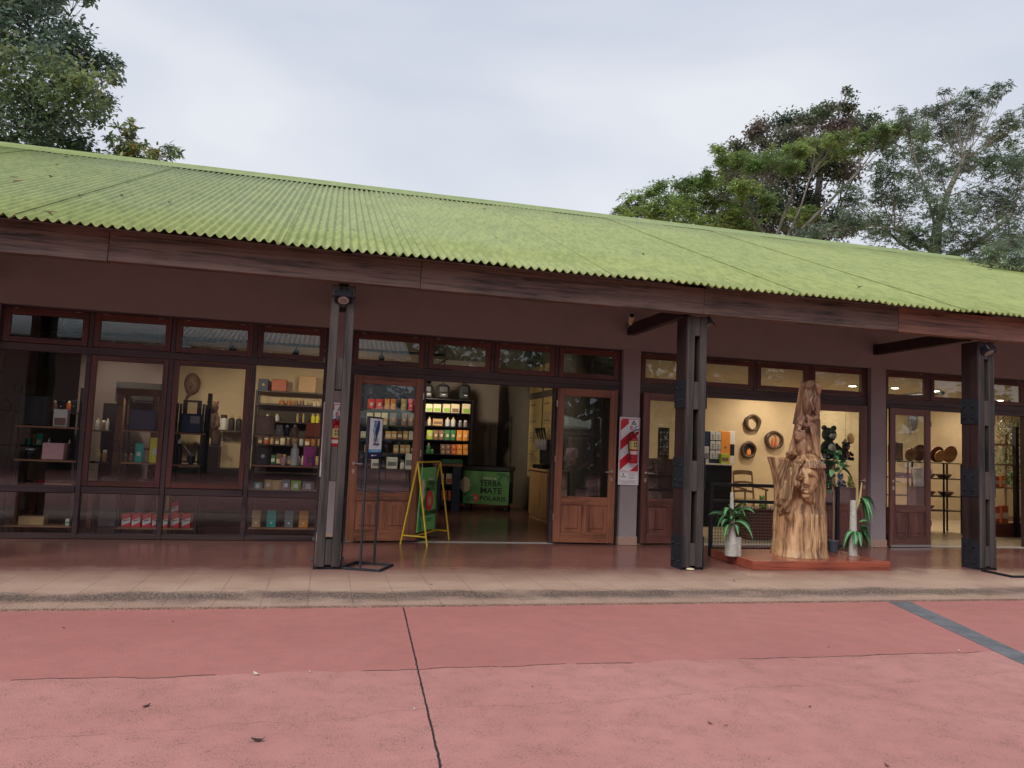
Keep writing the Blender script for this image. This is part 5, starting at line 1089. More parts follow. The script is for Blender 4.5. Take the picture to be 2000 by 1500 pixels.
# --- fire extinguishers on striped boards
def striped(xc,zt_,zb_,lab,lab2,tilt=0):
    w_=.34; y=YW-.012
    r=empty('extinguisher_board',(xc,y,zb_),lab,'sign','striped boards behind the fire extinguishers')
    WH=flat('board_white',(.80,.80,.82),.4); RD=flat('board_red',(.60,.015,.04),.4)
    x0,x1=xc-w_/2,xc+w_/2
    m=MB(); m.box(x0,x1,y-.006,y+.010,zb_,zt_,.003); m.build('plate',WH,r)
    # red field with white diagonal stripes
    fx0,fx1=x0+.02,x1-.02; fz1=zt_-.03; fz0=zb_+(zt_-zb_)*.205
    def clip(poly,ax,v,sg):
        o=[]
        for i in range(len(poly)):
            a,b_=poly[i],poly[(i+1)%len(poly)]; da=(a[ax]-v)*sg; db=(b_[ax]-v)*sg
            if da>=0:o.append(a)
            if da*db<0: t=da/(da-db); o.append((a[0]+(b_[0]-a[0])*t,a[1]+(b_[1]-a[1])*t))
        return o
    k=-1
    st=.155
    while True:
        z=fz0-.30+k*2*st
        if z>fz1+.3: break
        P=[(fx0,z),(fx1,z+.26),(fx1,z+.26+st),(fx0,z+st)]
        P=clip(clip(P,1,fz0,1),1,fz1,-1)
        if len(P)>2: m=MB(); m.add([(a,y-.0075,b_) for a,b_ in P],[tuple(range(len(P)))]); m.build('red_stripe',RD,r)
        k+=1
    m=MB()
    for a,b_,c,d in ((fx0-.008,fx1+.008,fz1,fz1+.006),(fx0-.008,fx1+.008,fz0-.006,fz0),(fx0-.008,fx0-.002,fz0,fz1),(fx1+.002,fx1+.008,fz0,fz1),(fx0,fx1,zb_+.02,zb_+.024),(fx0,fx1,fz0-.022,fz0-.018),(fx0,fx0+.004,zb_+.02,fz0-.018),(fx1-.004,fx1,zb_+.02,fz0-.018),(fx0,fx1,zb_+.07,zb_+.074)): m.box(a,b_,y-.0078,y-.0065,c,d)
    m.build('border_lines',RD,r)
    m=MB(); bx0,bx1=xc-.02,fx1; m.box(bx0,bx1,y-.0095,y-.008,fz1-.19,fz1-.004); m.build('class_panel',WH,r)
    px=(bx0+bx1)/2
    m=MB(); m.add([(px-.045,y-.011,fz1-.085),(px+.045,y-.011,fz1-.085),(px,y-.011,fz1-.012)],[(0,1,2)]); m.build('triangle_mark',flat('mark_dark',(.05,.08,.08),.4),r)
    text('A',None,.035,(px,y-.0125,fz1-.078),WH,r,bold=.02)
    text('B',None,.062,(px-.038,y-.0125,fz1-.165),RD,r,bold=.02); text('C',None,.062,(px+.04,y-.0125,fz1-.165),flat('mark_blue',(.02,.12,.45),.4),r,bold=.02)
    m=MB(); rr=random.Random(3)
    for z in (zb_+.17,zb_+.15,zb_+.12,zb_+.10): m.box(xc+.0,xc+.12-rr.random()*.03,y-.0078,y-.0068,z,z+.006)
    for z in (zb_+.05,zb_+.035): m.box(xc-.12,xc+.12,y-.0078,y-.0068,z,z+.005)
    m.build('small_print',CM('grey'),r)
    m=MB(); m.box(xc-.13,xc-.04,y-.0078,y-.0068,zb_+.115,zb_+.135); m.build('maker_mark',CM('gold'),r); m=MB(); m.tube([(xc-.10,y-.008,zb_+.175),(xc-.075,y-.008,zb_+.15)],.006,4); m.tube([(xc-.075,y-.008,zb_+.175),(xc-.10,y-.008,zb_+.15)],.006,4); m.build('maker_mark',CM('grey'),r)
    # extinguisher
    ex=xc+.03; ez=zb_+(zt_-zb_)*.32; ey=y-.10
    e=empty('fire_extinguisher',(ex,ey,ez),lab2,'fire extinguisher','fire extinguishers on the pillars')
    m=MB(); m.lathe([(.055,0),(.068,.012),(.07,.03),(.07,.36),(.062,.40),(.04,.435),(.022,.445),(.022,.47)],(ex,ey,ez),20); m.build('cylinder',mat('extinguisher_red',(.42,.01,.02),.25,var=.05),e)
    m=MB(); m.lathe([(.0705,0),(.0712,.003),(.0712,.125),(.0705,.128)],(ex,ey,ez+.22),20); m.build('label_wrap',flat('label_yellow',(.62,.52,.18),.4),e)
    m=MB(); 
    for dx in (-.022,.012):
        for dz in (.255,.30): m.box(ex+dx,ex+dx+.018,ey-.0735,ey-.0715,ez+dz,ez+dz+.03)
    m.build('label_pictogram',CM('black'),e)
    m=MB(); m.lathe([(.0705,0),(.0713,.003),(.0713,.05),(.0705,.052)],(ex,ey,ez+.14),20); m.build('inspection_tag',flat('tag_pink',(.75,.55,.55),.4),e)
    m=MB(); m.tube([(ex,ey,ez+.47),(ex,ey,ez+.50)],.02,10); m.tube([(ex-.02,ey,ez+.51),(ex+.09,ey-.01,ez+.53)],[.008,.008],6); m.tube([(ex-.02,ey,ez+.49),(ex+.08,ey-.01,ez+.485)],[.007,.007],6); m.build('valve_handle',CM('black'),e)
    m=MB(); m.tube([(ex,ey-.03,ez+.49),(ex,ey-.035,ez+.49)],.018,10); m.build('gauge',M_NICKEL,e)
    m=MB(); m.tube([(ex-.01,ey,ez+.485),(ex-.06,ey-.01,ez+.47),(ex-.095,ey-.02,ez+.38),(ex-.095,ey-.03,ez+.24),(ex-.075,ey-.04,ez+.13),(ex-.06,ey-.04,ez+.07)],[.009]*4+[.011,.014],8); m.build('hose',CM('black'),e)
    m=MB(); m.box(ex-.02,ex+.02,ey+.068,y-.008,ez+.38,ez+.42); m.build('wall_bracket',M_STEEL,e)
z1=at(1230,815,YW).z; z0=at(1226,947,YW).z
striped(at(1228,880,YW).x,z1,z0,'red and white striped extinguisher board on the pillar right of the doorway','red fire extinguisher hung on the pillar right of the doorway')
z1=at(670,787,YW).z; z0=at(668,932,YW).z
striped(.115,z1,z0,'red and white striped extinguisher board on the pillar behind the first post','red fire extinguisher glimpsed between the timbers of the first post')
# --- flood lights and wall camera
def flood(x,y,z,lab,face=True,rot=0):
    r=empty('flood_light',(x,y,z),lab,'flood light','black flood lights at the tops of the posts')
    T_=Matrix.Translation((x,y,z))@Matrix.Rotation(rot,4,'Z')@Matrix.Rotation(math.radians(58),4,'X')
    m=MB(); m.T=T_; m.box(-.10,.10,-.02,.07,-.07,.07,.012); m.build('housing',M_BLACK,r)
    m=MB(); m.T=T_; m.tube([(0,-.024,-.01),(0,-.021,-.01)],.062,18); m.build('lens_ring',flat('lens_white',(.42,.40,.38),.4),r); m=MB(); m.T=T_; m.tube([(0,-.028,-.01),(0,-.0245,-.01)],.045,18); m.build('lens',flat('lens_tan',(.28,.23,.20),.3),r)
    m=MB(); m.tube([(x-.12,y,z),(x-.12,y+.08,z+.06),(x+.12,y+.08,z+.06),(x+.12,y,z)],.008,6); m.build('bracket',M_BLACK,r)
flood(at(671,583,8.78).x,8.78,at(671,583,8.78).z,'black flood light on the first post above the sign stand')
flood(at(1378,632,8.95).x+.03,8.98,at(1378,632,8.95).z,'black flood light on the right side of the second post top',rot=math.radians(70))
flood(at(1929,687,8.82).x,8.80,at(1929,687,8.82).z,'black flood light tilted at the top of the rightmost post',rot=math.radians(12))
p=at(1235,630,10.9); cm_=empty('wall_camera',(p.x,10.95,p.z),'cream security camera on the wall beside the second tie beam','camera')
m=MB(); m.tube([(p.x+.0,10.95,p.z),(p.x-.05,10.80,p.z+.09)],[.045,.048],12); m.build('body',CM('cream'),cm_); m=MB(); m.tube([(p.x-.05,10.80,p.z+.09),(p.x-.053,10.792,p.z+.095)],[.035,.035],12); m.build('lens',CM('black'),cm_); m=MB(); m.tube([(p.x,10.96,p.z-.01),(p.x,11.098,p.z-.05)],.02,8); m.tube([(p.x,11.08,p.z-.05),(p.x,11.098,p.z-.05)],.045,12); m.build('mount',CM('grey'),cm_)
# --- base of another stand at the right edge, stone under the post
p=atz(1978,1129,0); r=MB(); r.box(p.x,p.x+.8,p.y,p.y+.03,.002,.03,.002); r.box(p.x,p.x+.03,p.y+.031,p.y+.5,.002,.03,.002); r.box(p.x+.77,p.x+.8,p.y+.031,p.y+.5,.002,.03,.002)
lone('stand_base',r,M_BLACK,'black metal stand foot on the terrace at the right edge','stand')
p=atz(1346,1113,0); m=MB(); m.ball((0,0,0),(.06,.04,.015),9,6); v=[tuple(Vector(a)*(1+.25*noise.noise(Vector(a)*30))) for a in m.v]; m.v=[(a[0]+p.x,a[1]+8.82,a[2]+.016) for a in v]; lone('loose_stone',m,CM('cream'),'small pale stone at the foot of the second post','stone')
# --- fallen leaves on the plaza, bits on the roof
LC={'d':mat('leaf_dark',(.035,.022,.018),.7,var=.3,scale=30),'w':mat('leaf_pale',(.62,.55,.42),.7,var=.2,scale=30),'b':mat('leaf_brown',(.14,.06,.035),.7,var=.3,scale=30)}
def leaf(p,s,c,lab,up=Vector((0,0,1)),rz_=None,group='fallen leaves',seed=0):
    rs=random.Random(seed); a=rs.uniform(0,6.28) if rz_ is None else rz_
    prof=[(-1,0),(-.6,.28),(0,.42),(.55,.26),(1,0)]
    curl=rs.uniform(.15,.45); vs=[]
    for side in (1,0,-1):
        for t,w_ in prof: vs.append((t*s,w_*s*side*rs.uniform(.8,1.1),s*(curl*(t*t)+.25*abs(side)*w_)))
    fs=[(r_*5+i,r_*5+i+1,(r_+1)*5+i+1,(r_+1)*5+i) for r_ in range(2) for i in range(4)]
    me=bpy.data.meshes.new('fallen_leaf'); R_=Vector((0,0,1)).rotation_difference(up).to_matrix()@Matrix.Rotation(a,3,'Z')
    me.from_pydata([tuple(R_@Vector(v)) for v in vs],[],fs); me.materials.append(LC[c]); me.update()
    o=bpy.data.objects.new('fallen_leaf',me); C.objects.link(o); o.location=p+up*.003
    md_=o.modifiers.new('thick','SOLIDIFY'); md_.thickness=.0015
    tag(o,lab,'leaf',group)
for k,(px,py,s,c,l) in enumerate([(500,1318,.045,'w','pale leaf on the plaza beyond the nearer crack, largest pale one'),(285,1381,.04,'d','dark curled leaf on the left of the plaza'),(503,1448,.05,'d','dark curled leaf at the bottom of the plaza left of the joint'),(605,1313,.022,'w','tiny pale leaf between the large pale leaf and the joint'),(809,1386,.022,'w','tiny pale leaf just left of the dark joint'),(1873,1272,.028,'w','pale leaf near the grey concrete strip'),(1387,1414,.03,'b','brown leaf flake right of the middle foreground'),(1040,1342,.018,'b','tiny brown flake in the middle of the plaza'),(1732,1497,.03,'b','brown leaf at the bottom edge on the right'),(1418,1418,.016,'b','tiny brown flake beside the brown leaf flake'),(1582,1381,.018,'d','tiny dark flake in the right foreground'),(124,1227,.02,'d','tiny dark flake near the terrace at the far left'),(338,1215,.018,'d','tiny dark flake near the terrace on the left'),(1619,1265,.018,'b','brown flake on the far plaza right of the middle')]):
    p=atz(px,py,-.02); leaf(p,s*.72,c,l,seed=k)
for k,(px,py,s,c,l) in enumerate([(842,1142,.02,'b','brown flake on the terrace near the joint end'),(1434,1135,.025,'b','brown flake on the terrace in front of the deck corner'),(1754,1145,.025,'w','pale flake on the terrace in front of the deck')]):
    p=atz(px,py,0); leaf(p,s,c,l,seed=k+50)
up=Vector((0,-TR,1)).normalized()
def onroof(px,py):
    d=ray(px,py); t=(ZE+TR*(0-YE)-1.5)/(d.z-TR*d.y); return EYE+d*t
for k,(px,py,s) in enumerate([(35,358,.09),(28,350,.05),(101,348,.06),(159,386,.05),(97,419,.07),(237,386,.06),(331,399,.04),(130,310,.06),(112,325,.05),(690,453,.04),(740,388,.05),(946,410,.05),(798,385,.07),(1678,563,.06),(1932,529,.06),(576,373,.05),(640,455,.03),(604,369,.04),(900,520,.03),(1256,499,.04),(970,468,.04)]):
    p=onroof(px,py); leaf(p+up*.02,s,'d' if k%4 else 'b','%s dead leaf on the green roof, %s'%(['dark','dark','brown'][k%3] if False else ('dark' if k%4 else 'brown'),['lower of two at the far left','upper of two at the far left','beside the first sheet joint','just below the first sheet joint','on the eave near the left edge','right of the first sheet joint','between the two left sheet joints','near the ridge at the far left','just below the leaf near the left ridge','above the first post','below the ridge above the first post','near the ridge above the doorway','standing against the ridge cap','near the eave above the rightmost bay','near the ridge at the right edge','above the second sheet joint','near the eave above the second sheet joint','close to the ridge left of the first post','near the eave above the doorway','low above the pillar with the extinguisher','in the middle above the doorway'][k]),up=up,group='dead leaves on the roof',seed=k+90)
# ================================================================ carved trunk and plants
SY=9.40
def sp_(px,py,dy=0.0): return at(px,py,SY+dy)
K=.00690
def build_statue():
    m=MB()
    def col(rows,dy=0,n=28,sq=.9):
        """rows: (py, x_left, x_right, depth_factor)"""
        vs=[]
        for py,xl,xr,df in rows:
            a=sp_(xl,py,dy); b_=sp_(xr,py,dy); c=(a+b_)/2; rx=(b_.x-a.x)/2
            for k in range(n):
                t=2*math.pi*k/n; vs.append((c.x+rx*math.cos(t),c.y+rx*df*math.sin(t),c.z))
        R_=len(rows)
        m.add(vs,[(i*n+(k+1)%n,i*n+k,(i+1)*n+k,(i+1)*n+(k+1)%n) for i in range(R_-1) for k in range(n)],True)
        m.add(vs[:n],[tuple(range(n))]); m.add(vs[-n:],[tuple(range(n-1,-1,-1))])
    # main trunk, left stump wedge, upper column, top bird, back slab
    col([(1088,1510,1610,.92),(1070,1514,1607,.9),(1040,1516,1607,.88),(1005,1517,1607,.86),(985,1519,1605,.8),(960,1528,1602,.72),(930,1540,1600,.66),(900,1546,1600,.62),(880,1546,1600,.62)])
    col([(1010,1516,1566,.8),(980,1514,1560,.75),(950,1513,1556,.72),(920,1508,1554,.70),(893,1500,1552,.70)],.05)
    col([(895,1538,1600,.66),(870,1546,1600,.62),(845,1551,1600,.60),(825,1555,1601,.58),(812,1563,1599,.6),(800,1568,1598,.66)])
    col([(815,1566,1598,.8),(795,1568,1600,.85),(775,1569,1600,.85),(758,1571,1600,.85),(748,1573,1597,.8),(743,1578,1592,.7)],-.02)
    a=sp_(1561,745,.08); b_=sp_(1573,825,.08); m.add([(sp_(x,y,d).x,SY+d,sp_(x,y,d).z) for x,y,d in ((1563,746,.0),(1574,746,.0),(1582,828,.0),(1548,828,.0),(1563,746,.1),(1574,746,.1),(1582,828,.1),(1548,828,.1))],[(0,3,2,1),(4,5,6,7),(0,1,5,4),(1,2,6,5),(2,3,7,6),(3,0,4,7)])
    def E(px,py,dy,rx,ry,rz_): c=sp_(px,py,dy); m.ball((c.x,c.y,c.z),(rx*K,ry*K,rz_*K),20,14)
    def Tb(pts,r,n=10): m.tube([sp_(*q) for q in pts],[x*K for x in (r if hasattr(r,'__len__') else [r]*len(pts))],n)
    # top bird: head, beak, eye ring, wing, feet
    E(1584,756,-.06,15,15,14); Tb([(1592,750,-.14),(1599,757,-.17),(1598,768,-.16),(1595,775,-.14)],[7,7.5,5,2]); E(1581,755,-.155,6,3,6)
    E(1590,792,-.13,9,8,26); E(1577,790,-.12,9,8,22); Tb([(1586,770,-.17),(1597,790,-.19),(1600,815,-.13)],[2,2.5,2])
    E(1580,785,-.11,13,12,32); Tb([(1588,768,-.20),(1583,782,-.235),(1588,800,-.22),(1598,818,-.15)],[2.4,2.8,2.6,1.6])
    Tb([(1592,776,-.20),(1591,795,-.215),(1598,812,-.17)],[1.6,1.8,1.2])
    Tb([(1574,812,-.14),(1583,819,-.18),(1596,816,-.16)],[5,6,5])
    # second bird: wings folded round the middle
    for q in range(6): Tb([(1578+q*2,818+q*2,-.17),(1587+q*2.5,846+q*4,-.20+q*.012),(1593+q*1.5,885+q*2,-.17)],[3.2,3.6,2.6])
    for q in range(5): Tb([(1570-q*3,818+q*3,-.15),(1558-q*2.6,845+q*5,-.16+q*.02),(1551-q*2.0,880+q,-.11)],[3.5,4,3.5])
    Tb([(1560,826,-.16),(1574,832,-.20),(1585,828,-.17)],[4,5,4])
    # owl
    E(1562,852,-.22,13.5,9,13); E(1567,873,-.215,12.5,11,21); Tb([(1574,862,-.24),(1579,878,-.26),(1580,893,-.22)],[4,5,3])
    for dx in (-6,6): 
        c=sp_(1562+dx,852,-.255); m.tube([(c.x+.035*math.cos(t*math.pi/6),c.y,c.z+.035*math.sin(t*math.pi/6)) for t in range(13)],.009,6)
        E(1562+dx,852,-.25,2.4,2.5,2.4)
    Tb([(1553,843,-.23),(1562,848,-.26),(1571,842,-.23)],[3,3.5,3]); Tb([(1562,851,-.26),(1562,858,-.275)],[2.2,1]); 
    E(1556,886,-.15,9,7,6); E(1545,886,-.12,11,10,5); Tb([(1536,890,-.1),(1552,891,-.14)],[4,4])
    # bust: head, headband, hair, shoulders
    HX,HY,HD=1577,934,-.26
    E(HX,912,-.22,28,30,27);
    def FP(px,py): return 1576+(px-1576)*1.32,938+(py-938)*1.16
    def FE(px,py,dy,rx,ry,rz_): px,py=FP(px,py); E(px,py,dy-.045,rx*1.28,ry*1.1,rz_*1.15)
    def FT(pts,r,n=10): Tb([FP(x,y)+(d-.05,) for x,y,d in pts],[q*1.25 for q in r],n)
    FE(1575,935,-.27,17.5,19,27); FE(1575,950,-.30,11.5,13,14); FE(1577,962,-.22,10,13,18)
    c=sp_(HX,908,-.22)
    for dz,r_ in ((0,.011),(.022,.013),(.044,.010)): m.tube([(c.x+(.202-dz*.25)*math.cos(t*math.pi/12),c.y-.03+(.222-dz*.2)*math.sin(t*math.pi/12),c.z-.018+dz+.012*math.sin(t*math.pi/12)) for t in range(25)],r_,8)
    FT([(1574,925,-.425),(1575.5,934,-.455),(1575,944,-.475),(1574,947,-.45)],[3,3.4,4.6,3.5],12); FE(1571.2,946.5,-.438,2.8,2.8,2.2); FE(1579,946.8,-.438,2.8,2.8,2.2)
    FT([(1562,930,-.39),(1568,926,-.422),(1573,928,-.425)],[2.4,3,2.4]); FT([(1577,928.5,-.425),(1583,927.5,-.42),(1589,933,-.38)],[2.4,3,2.4])
    for ex_ in (1566.5,1583.5): FE(ex_,934,-.385,4.0,2.6,2.0); FT([(ex_-4,933.5,-.39),(ex_,931.4,-.402),(ex_+4,934,-.388)],[1.1,1.2,1.1],6); FT([(ex_-4,935.5,-.385),(ex_,937,-.398),(ex_+4,936,-.385)],[.9,1,.9],6)
    FE(1562,944,-.355,5.5,5,6); FE(1587,945,-.345,5.5,5,6)
    FT([(1567,953.5,-.405),(1574,951.8,-.43),(1582,954,-.405)],[1.7,2.5,1.7]); FT([(1568,956.8,-.40),(1574.5,958.3,-.425),(1581,956.8,-.40)],[1.7,2.7,1.7]); FE(1574,964,-.385,7.5,5,5)
    E(1575,1000,-.20,30,14,34); E(1551,1005,-.14,22,18,26); E(1594,1004,-.13,18,18,26); E(1575,976,-.19,14,12,14)
    Tb([(1560,905,-.22),(1549,925,-.22),(1541,955,-.20),(1532,985,-.15),(1526,1003,-.08)],[10,13,14,12,6],16); Tb([(1596,905,-.22),(1602,925,-.22),(1603,955,-.22),(1603,990,-.18),(1604,1010,-.1)],[9,10,10,9,5],16)
    for q in range(9):
        x0=1560-q*1.9; y0=908+q*1.2; Tb([(x0,y0,-.37+q*.022),(x0-4-q*.5,y0+16,-.385+q*.024),(1549-q*2.6,948+q*1,-.35+q*.024),(1543-q*3.0,975-q*.5,-.31+q*.024),(1540-q*2.8-(q%3),1002-q*1.6,-.23+q*.02)],[2.6,3.2,3.6,3.4,1.4])
        x0=1600+q*.3; Tb([(x0,y0,-.33+q*.03),(1593+q*1.2,945,-.34+q*.03),(1591+q*1.8,978,-.31+q*.03),(1594+q*1.8,1005-q*1.6+(q%2)*3,-.25+q*.025)],[3.2,4,4,1.8])
    for q in range(7): Tb([(1577,893,-.24),(1570-q*2.2,899+q,-.37+q*.02),(1566-q*2.6,909+q*.8,-.40+q*.025)],[2,2.6,2]); Tb([(1578,893,-.24),(1583+q*2,899+q,-.38+q*.02),(1586+q*1.9,909+q*.5,-.40+q*.03)],[2,2.6,2])
    tmp=m.build('t',[M_WALL]); md=tmp.modifiers.new('r','REMESH'); md.mode='VOXEL'; md.voxel_size=.0078; md.use_smooth_shade=True
    ms=tmp.modifiers.new('s','SMOOTH'); ms.iterations=1; ms.factor=.45
    dg=bpy.context.evaluated_depsgraph_get(); ev=tmp.evaluated_get(dg); me=bpy.data.meshes.new_from_object(ev)
    bpy.data.objects.remove(tmp)
    n=len(me.vertices); co=np.empty(n*3); me.vertices.foreach_get('co',co); co=co.reshape(-1,3); nr=np.empty(n*3); me.vertex_normals.foreach_get('vector',nr) ; nr=nr.reshape(-1,3)
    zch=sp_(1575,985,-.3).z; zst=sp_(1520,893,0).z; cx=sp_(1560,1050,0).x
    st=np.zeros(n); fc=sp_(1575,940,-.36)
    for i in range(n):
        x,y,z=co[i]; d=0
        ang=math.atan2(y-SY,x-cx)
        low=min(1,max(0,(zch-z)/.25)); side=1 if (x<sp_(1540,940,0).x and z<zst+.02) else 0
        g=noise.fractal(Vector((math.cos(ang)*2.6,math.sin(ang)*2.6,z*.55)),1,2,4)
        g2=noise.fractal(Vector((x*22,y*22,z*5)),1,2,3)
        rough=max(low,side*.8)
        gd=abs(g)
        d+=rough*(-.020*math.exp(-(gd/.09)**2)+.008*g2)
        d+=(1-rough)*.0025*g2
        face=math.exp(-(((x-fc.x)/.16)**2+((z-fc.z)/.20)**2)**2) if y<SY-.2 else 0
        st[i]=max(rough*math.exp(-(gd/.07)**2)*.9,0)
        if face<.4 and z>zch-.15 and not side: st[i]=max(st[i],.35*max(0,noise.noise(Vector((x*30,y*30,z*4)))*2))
        co[i]+=nr[i]*d*(1-face*.8)
    xl=sp_(1545,940,-.2).x; xr=sp_(1612,940,-.2).x; zt=sp_(1575,900,-.3).z; zb=sp_(1575,1004,-.3).z; cb=sp_(1575,990,-.4)
    for i in range(n):
        x,y,z=co[i]
        if y<SY-.02 and zb<z<zt and z<zt:
            inface=(((x-fc.x)/.150)**2+((z-fc.z)/.200)**2)<1; chest=(((x-cb.x)/.13)**2+((z-cb.z)/.22)**2)<1
            wd_=.50*(1-(z-zb)/(zt-zb))+.12
            if not inface and not chest and abs(x-cb.x)<.36 and x>xl-.10-.55*max(0,(zt-.30-z)): 
                q=math.sin((x-fc.x)*190/(1+1.2*(zt-z))+3*noise.noise(Vector((x*5,z*3,1)))); st[i]=.52+.3*q; co[i]+=nr[i]*(.004*-q)
            elif chest or inface: st[i]*=.2
    for px,py in ((1566.5,934),(1583.5,934)):
        c=sp_(px,py,-.39); pass
    me.vertices.foreach_set('co',co.ravel())
    at_=me.attributes.new('stain','FLOAT','POINT'); at_.data.foreach_set('value',st.astype(np.float32))
    me.polygons.foreach_set('use_smooth',[True]*len(me.polygons)); me.update()
    return me
def statue_mat():
    m,n,l,b=newmat('carved_wood'); b.inputs['Roughness'].default_value=.62; b.inputs['Coat Weight'].default_value=.1; b.inputs['Coat Roughness'].default_value=.3
    tc=n.new('ShaderNodeTexCoord'); sp=n.new('ShaderNodeSeparateXYZ'); l.new(tc.outputs['Object'],sp.inputs[0])
    def ns(sc,st,det=6):
        mp=n.new('ShaderNodeMapping'); mp.inputs['Scale'].default_value=st; l.new(tc.outputs['Object'],mp.inputs[0]); q=n.new('ShaderNodeTexNoise'); q.inputs['Scale'].default_value=sc; q.inputs['Detail'].default_value=det; q.inputs['Roughness'].default_value=.65; q.inputs['Distortion'].default_value=.5; l.new(mp.outputs[0],q.inputs['Vector']); return q.outputs[0]
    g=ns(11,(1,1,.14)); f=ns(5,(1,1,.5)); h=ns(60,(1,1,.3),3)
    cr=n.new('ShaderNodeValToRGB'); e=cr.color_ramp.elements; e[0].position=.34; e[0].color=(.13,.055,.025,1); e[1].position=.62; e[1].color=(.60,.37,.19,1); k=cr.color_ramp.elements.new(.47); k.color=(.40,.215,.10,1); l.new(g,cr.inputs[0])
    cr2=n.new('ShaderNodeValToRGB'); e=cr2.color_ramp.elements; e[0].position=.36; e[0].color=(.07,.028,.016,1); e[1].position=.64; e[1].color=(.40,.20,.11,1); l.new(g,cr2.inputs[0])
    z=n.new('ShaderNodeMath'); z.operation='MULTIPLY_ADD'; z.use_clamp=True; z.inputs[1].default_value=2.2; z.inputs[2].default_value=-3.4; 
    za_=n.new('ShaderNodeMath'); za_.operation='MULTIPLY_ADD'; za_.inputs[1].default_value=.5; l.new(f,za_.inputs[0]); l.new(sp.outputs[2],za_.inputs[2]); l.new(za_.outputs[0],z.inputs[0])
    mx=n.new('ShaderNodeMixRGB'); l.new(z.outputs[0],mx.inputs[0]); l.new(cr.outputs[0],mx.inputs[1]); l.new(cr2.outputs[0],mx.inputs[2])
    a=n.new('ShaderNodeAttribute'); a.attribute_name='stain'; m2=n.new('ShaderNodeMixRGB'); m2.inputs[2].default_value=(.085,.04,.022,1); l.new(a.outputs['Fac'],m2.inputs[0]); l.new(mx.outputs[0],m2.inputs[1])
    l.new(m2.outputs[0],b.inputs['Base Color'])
    bp=n.new('ShaderNodeBump'); bp.inputs['Strength'].default_value=.5; bp.inputs['Distance'].default_value=.006; q=n.new('ShaderNodeMath'); q.operation='ADD'; l.new(g,q.inputs[0]); l.new(h,q.inputs[1]); l.new(q.outputs[0],bp.inputs['Height']); l.new(bp.outputs[0],b.inputs['Normal'])
    return m
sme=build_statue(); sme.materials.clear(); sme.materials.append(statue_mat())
sb_=sp_(1558,1086,0); off=Vector((sb_.x,SY,DZ))
cc_=np.empty(len(sme.vertices)*3); sme.vertices.foreach_get('co',cc_); cc_=cc_.reshape(-1,3)-np.array(off); cc_[:,2]=np.maximum(cc_[:,2],.002); sme.vertices.foreach_set('co',cc_.ravel())
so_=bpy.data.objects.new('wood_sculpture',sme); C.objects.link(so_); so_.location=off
tag(so_,'carved wooden trunk with long haired face, owl and bird on the deck','sculpture')
# ---- strappy variegated plants in pale textured pots
M_LF=mat('leaf_green_dark',(.025,.11,.045),.5,var=.3,scale=10); M_LFL=mat('leaf_green_stripe',(.17,.36,.13),.5,var=.25,scale=10)
def blade(mb,base,az,length,rise,droop,width,twist=0,seg=9):
    d=Vector((math.cos(az),math.sin(az),0)); s=Vector((-math.sin(az),math.cos(az),0)); rows=[]
    for i in range(seg+1):
        t=i/seg; p=base+d*(length*t*(1-.25*t*max(0,droop)))+Vector((0,0,length*(rise*t-droop*t*t)))
        w_=width*(math.sin(math.pi*min(1,t*.93+.07))**.7)*.5
        sv=s*math.cos(twist)+Vector((0,0,1))*math.sin(twist)
        rows.append([p-sv*w_+Vector((0,0,.18*w_)),p-sv*w_*.35,p+sv*w_*.35,p+sv*w_+Vector((0,0,.18*w_))])
    vs=[q for r_ in rows for q in r_]; n=len(mb.v)
    for i in range(seg):
        for k in range(3): mb.f.append((n+i*4+k,n+i*4+k+1,n+(i+1)*4+k+1,n+(i+1)*4+k)); mb.m.append(1 if k==1 else 0); mb.sm.append(True)
    mb.v.extend([tuple(q) for q in vs])
rs=random.Random(11)
